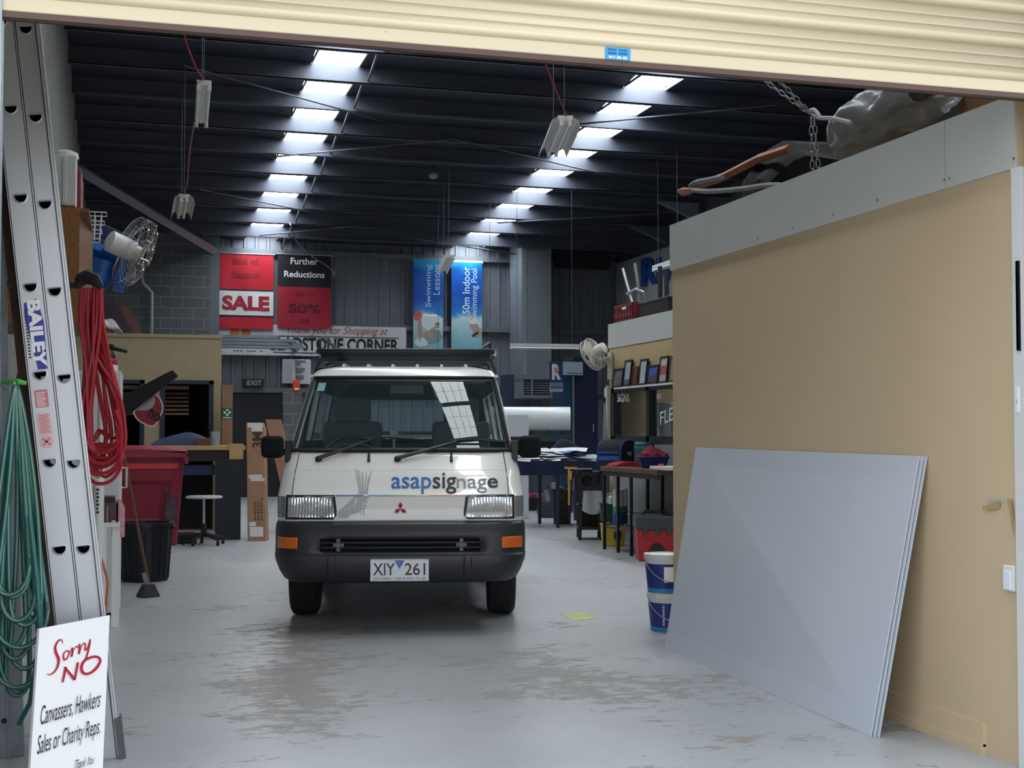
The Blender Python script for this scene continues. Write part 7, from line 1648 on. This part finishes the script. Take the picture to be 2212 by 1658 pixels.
# stacked extrusions on the office roof in front of that banner
xe0 = onY(430, 745, 27.15).x; zr0 = onY(560, 753, 27.15).z
for x in (xe0 + .4, xe0 + 1.9): MB().bb(x - .02, x + .02, 26.95, YB - .05, zr0 - .05, zr0).build('trim_%d' % (140 + int(x * 2)), STEELG, kind='structure')
for i in range(8):
    xe1 = onY((655, 640, 622, 650, 628, 640, 600, 585)[i], 745, 27.15).x; yy = 26.98 + .12 * (i % 2); zz = zr0 + .001 + .066 * (i // 2)
    b = MB(); b.bb(xe0, xe1, yy, yy + .10, zz, zz + .052); b.bb(xe0, xe1, yy + .02, yy + .08, zz + .05, zz + .064)
    ob = b.build('alloy_extrusion', mat('alloy length', '#8e979f', .4, .5, var=.2, vscale=3)); tag(ob, 'long alloy extrusion in the stack racked across the thank-you banner', 'extrusion', 'alloy extrusions racked on the back wall')
# swimming banners
def pool_mat(nm, seed):
    m = bpy.data.materials.new(nm); m.use_nodes = True; n = m.node_tree; b = n.nodes['Principled BSDF']; t = n.nodes.new('ShaderNodeTexCoord'); s = n.nodes.new('ShaderNodeSeparateXYZ'); z = n.nodes.new('ShaderNodeTexNoise'); z.inputs['Scale'].default_value = 1.6 + seed; z.inputs['Detail'].default_value = 5
    mp = n.nodes.new('ShaderNodeMapRange'); mp.inputs[1].default_value = 0; mp.inputs[2].default_value = 1.9; n.links.new(t.outputs['Object'], s.inputs[0]); n.links.new(t.outputs['Object'], z.inputs['Vector']); n.links.new(s.outputs['Z'], mp.inputs[0])
    ad = n.nodes.new('ShaderNodeMath'); ad.operation = 'ADD'; mu = n.nodes.new('ShaderNodeMath'); mu.operation = 'MULTIPLY_ADD'; mu.inputs[1].default_value = .35; mu.inputs[2].default_value = -.175
    n.links.new(z.outputs['Fac'], mu.inputs[0]); n.links.new(mp.outputs[0], ad.inputs[0]); n.links.new(mu.outputs[0], ad.inputs[1])
    r = n.nodes.new('ShaderNodeValToRGB'); e = r.color_ramp.elements; e[0].color = (*lin('#6fa9b8'), 1); e[1].color = (*lin('#1c9cc9'), 1); e[1].position = .98
    for p_, c in ((.18, '#8db9c2'), (.34, '#b4cdd4'), (.42, '#2c7fc0'), (.58, '#0d4aa6'), (.86, '#0b57b4')):
        q = e.new(p_); q.color = (*lin(c), 1)
    n.links.new(ad.outputs[0], r.inputs[0]); n.links.new(r.outputs[0], b.inputs['Base Color']); b.inputs['Roughness'].default_value = .35
    return m
SKIN = mat('printed skin', '#a3897f', .5); PALEB = mat('pale blue lettering', '#bcd7ee', .5)
def blob(o, f, cu, cv, ru, rv, m, nm, off=.011, rot=0):
    b = MB(); rb = random.Random(nm + str(cu)); wob = [1 + rb.uniform(-.16, .16) for _ in range(18)]; b.add([f(cu + wob[int(round(a / (2 * math.pi) * 18)) % 18] * ru * math.cos(a) * math.cos(rot) - rv * .4 * math.sin(a) * math.sin(rot), cv + wob[int(round(a / (2 * math.pi) * 18)) % 18] * rv * math.sin(a) * math.cos(rot) + ru * .4 * math.cos(a) * math.sin(rot), off) for a in [2 * math.pi * q / 18 for q in range(18)]], [tuple(range(18))]); return b.build(nm, m, o)
o, W, H, f = hang('pool_banner', 'blue swimming lessons banner, the one partly behind the small hanging lamp', 'banner', 893, 957, 559, 760, 1)
bandslab(o, f, 0, 1, 0, 1, pool_mat('pool print', 0), 'cloth', 0, 56, 12)
MB().cyl((-W / 2 - .03, .06, H), (W / 2 + .03, .06, H), .05, n=8).build('top_rod', GALV, o)
btext(o, f, 'Swimming', .40, .64, .485, .945, PALEB, 0, 0, True); btext(o, f, 'Lessons', .66, .88, .62, .95, PALEB, 0, 0, True)
blob(o, f, .60, .32, .38, .10, mat('printed foam', '#c3d3d6', .5), 'foam_print', .009); blob(o, f, .25, .10, .22, .05, mat('printed foam', '#c3d3d6', .5), 'foam_print', .009); blob(o, f, .72, .30, .17, .065, SKIN, 'face_print'); blob(o, f, .70, .315, .15, .022, mat('printed goggles', '#3d4a35', .4), 'goggles_print', .013); blob(o, f, .74, .35, .20, .04, mat('printed pale cap', '#c7d0d2', .5), 'cap_print', .0125); blob(o, f, .70, .17, .27, .085, mat('printed grey torso', '#7e858b', .5), 'torso_print', .010); blob(o, f, .16, .39, .14, .055, mat('printed red float', '#c25a58', .5), 'float_print'); blob(o, f, .22, .25, .07, .13, SKIN, 'arm_print', .0105, .15); blob(o, f, .5, .18, .2, .04, SKIN, 'arm_print', .0104)
o, W, H, f = hang('pool_banner', 'blue indoor pool banner nearer the grey duct', 'banner', 975, 1041, 565, 757, 1)
bandslab(o, f, 0, 1, 0, 1, pool_mat('pool print two', .8), 'cloth', 0, 56, 12)
MB().cyl((-W / 2 - .03, .06, H), (W / 2 + .03, .06, H), .05, n=8).build('top_rod', GALV, o)
btext(o, f, '50m Indoor', .36, .60, .41, .95, PALEB, .01, 0, True); btext(o, f, 'Swimming Pool', .64, .90, .36, .93, PALEB, 0, 0, True)
blob(o, f, .72, .29, .13, .05, SKIN, 'face_print'); blob(o, f, .84, .21, .15, .06, SKIN, 'shoulder_print', .0105); blob(o, f, .78, .185, .12, .02, BBLK, 'swimsuit_print', .012, .5); blob(o, f, .72, .325, .14, .03, mat('printed pale hair', '#cfd2cf', .5), 'hair_print', .012); blob(o, f, .68, .38, .05, .05, SKIN, 'hand_print', .0115)
# wall notices, EXIT sign, alarm
a = onY(610, 775, YB - .2); c = onY(672, 828, YB - .2); m_ = onY(630, 775, YB - .2)
o = thing('wall_notice', 'pair of white notice sheets on the back wall above the exit door', 'notice', ((a.x + c.x) / 2, YB - .2, c.z)); W = c.x - a.x; H = a.z - c.z
MB().bb(-W / 2, W / 2, 0, .14, 0, H).build('backing_sheet', mat('grey white notice', '#a9b0b7', .6), o); MB().bb(-W / 2 + W * .33, W * .46, -.008, 0, -.01, H).build('front_sheet', mat('white notice', '#c3c9ce', .6), o)
b = MB(); rnd = random.Random(2)
for q in range(14):
    if q % 5 == 4: continue
    b.bb(-W * .05, W * (.12 + .2 * rnd.random()), -.010, -.008, H * (.93 - .062 * q) - .010, H * (.93 - .062 * q) + .010)
b.build('text_lines', mat('notice print', '#4d5258', .6), o)
a = onY(527, 818, YB - .3); c = onY(571, 835, YB - .3)
o = thing('exit_sign', 'green box exit sign above the dark exit door', 'sign', ((a.x + c.x) / 2, YB - .3, c.z)); W = c.x - a.x; H = a.z - c.z
MB().bb(-W / 2, W / 2, 0, .26, 0, H).build('housing', mat('dark sign housing', '#1e2b2d', .5), o); MB().bb(-W / 2 + .02, W / 2 - .02, -.006, 0, .015, H - .015).build('face', mat('exit green', '#1d3d3b', .4), o)
b = MB(); b.text('EXIT', (-W * .34, W * .36, H * .2, H * .8), lambda u, v: Vector((u, -.009, v)), bold=.02); b.build('lettering', mat('exit white', '#a8b9b6', .5), o)
a = onY(634, 836, 26.5); c = onY(649, 856, 26.5); o = thing('alarm_box', 'orange alarm box on top of the small block pier', 'alarm', ((a.x + c.x) / 2, 26.62, onY(630, 845, 26.6).z)); W = c.x - a.x; H = .22
MB().bb(-W / 2, W / 2, -.05, .05, 0, H).build('housing', mat('orange red casing', '#d24a26', .45), o, bevel=.015); MB().bb(-W * .3, W * .3, -.056, -.05, H * .15, H * .3).build('label', WHITEINK, o)
# ---- big sheet metal duct with grilles
xa, xb = onY(1127, 700, 26.6).x, onY(1191, 700, 26.6).x; za = onY(1150, 860, 26.6).z; zb_ = roofz(26.6)
o = thing('air_duct', 'tall grey sheet metal air duct with louvred outlets at its foot', 'duct', ((xa + xb) / 2, 26.6, za)); hw = (xb - xa) / 2; DUCT = mat('dull duct metal', '#7f8790', .5, .35, var=.15, vscale=2)
h2 = onY(1150, 815, 26.6).z - za
MB().bb(-hw, hw, 0, .9, h2, zb_ - za - .0).build('shaft', DUCT, o)
b = MB(); b.bb(-hw - .06, hw + .06, -.06, .96, 0, .05); b.bb(-hw - .06, hw + .06, -.06, .96, h2 - .04, h2); b.bb(-hw - .05, -hw + .03, -.05, .95, .05, h2); b.bb(hw - .03, hw + .05, -.05, .95, .05, h2); b.bb(-hw * .42, -hw * .3, -.05, 0, .05, h2); b.build('outlet_frame', DUCT, o)
b = MB()
for q in range(7): z = .07 + (h2 - .12) * q / 6; b.box((0, .0, z), (hw * 2, .07, .012), (R(30), 0, 0))
b.bb(-hw, hw, .08, .1, .05, h2 - .04); b.build('louvre', mat('louvre grey', '#70767e', .5), o)
b = MB(); b.bb(-hw + .02, -hw + .10, -.012, 0, h2 + .05, zb_ - za); b.build('seam_strip', GALV, o)
b = MB(); pz = roofz(26.4); b.bb(onY(1191, 600, 26.9).x + .1, 9.9, 26.9, 27.0, onY(1250, 580, 26.9).z, roofz(27.0) - .002); tag(b.build('dark_bulkhead', mat('dark bulkhead', '#1b1c22', .8)), 'dark bulkhead sheet under the roof beside the grey duct', 'bulkhead') 
# white socket cord adapter by the duct
# cable drooping from the skylight past the reductions banner
pts = [onRoof(624, 478, .1)] + [P(x, y, Zc) for x, y, Zc in ((628, 487, 24.6), (640, 520, 25), (665, 548, 25.5), (700, 570, 26.3), (722, 586, 27.3))]
b = MB(); b.tube(pts, .012, n=5); b.box(pts[-1] + Vector((0, 0, -.03)), (.05, .05, .09)); tag(b.build('hanging_cable', mat('grey flex', '#7d828a', .5), smooth=True), 'grey cable sagging from the skylight row past the black and red banner', 'cable')

p = onRoof(936, 379, .25); dt = thing('ceiling_sensor', 'small round grey sensor on the roof between the two skylight rows', 'sensor', p)
MB().lathe([(.0, -.06), (.05, -.05), (.075, -.02), (.08, .02), (.03, .03), (.03, .06)], (0, 0, 0), 20).build('dome', mat('grey sensor shell', '#8b8f97', .4), dt, smooth=40); MB().cyl((0, 0, .05), (0, 0, .25), .012, n=8).build('stem', RODM, dt)
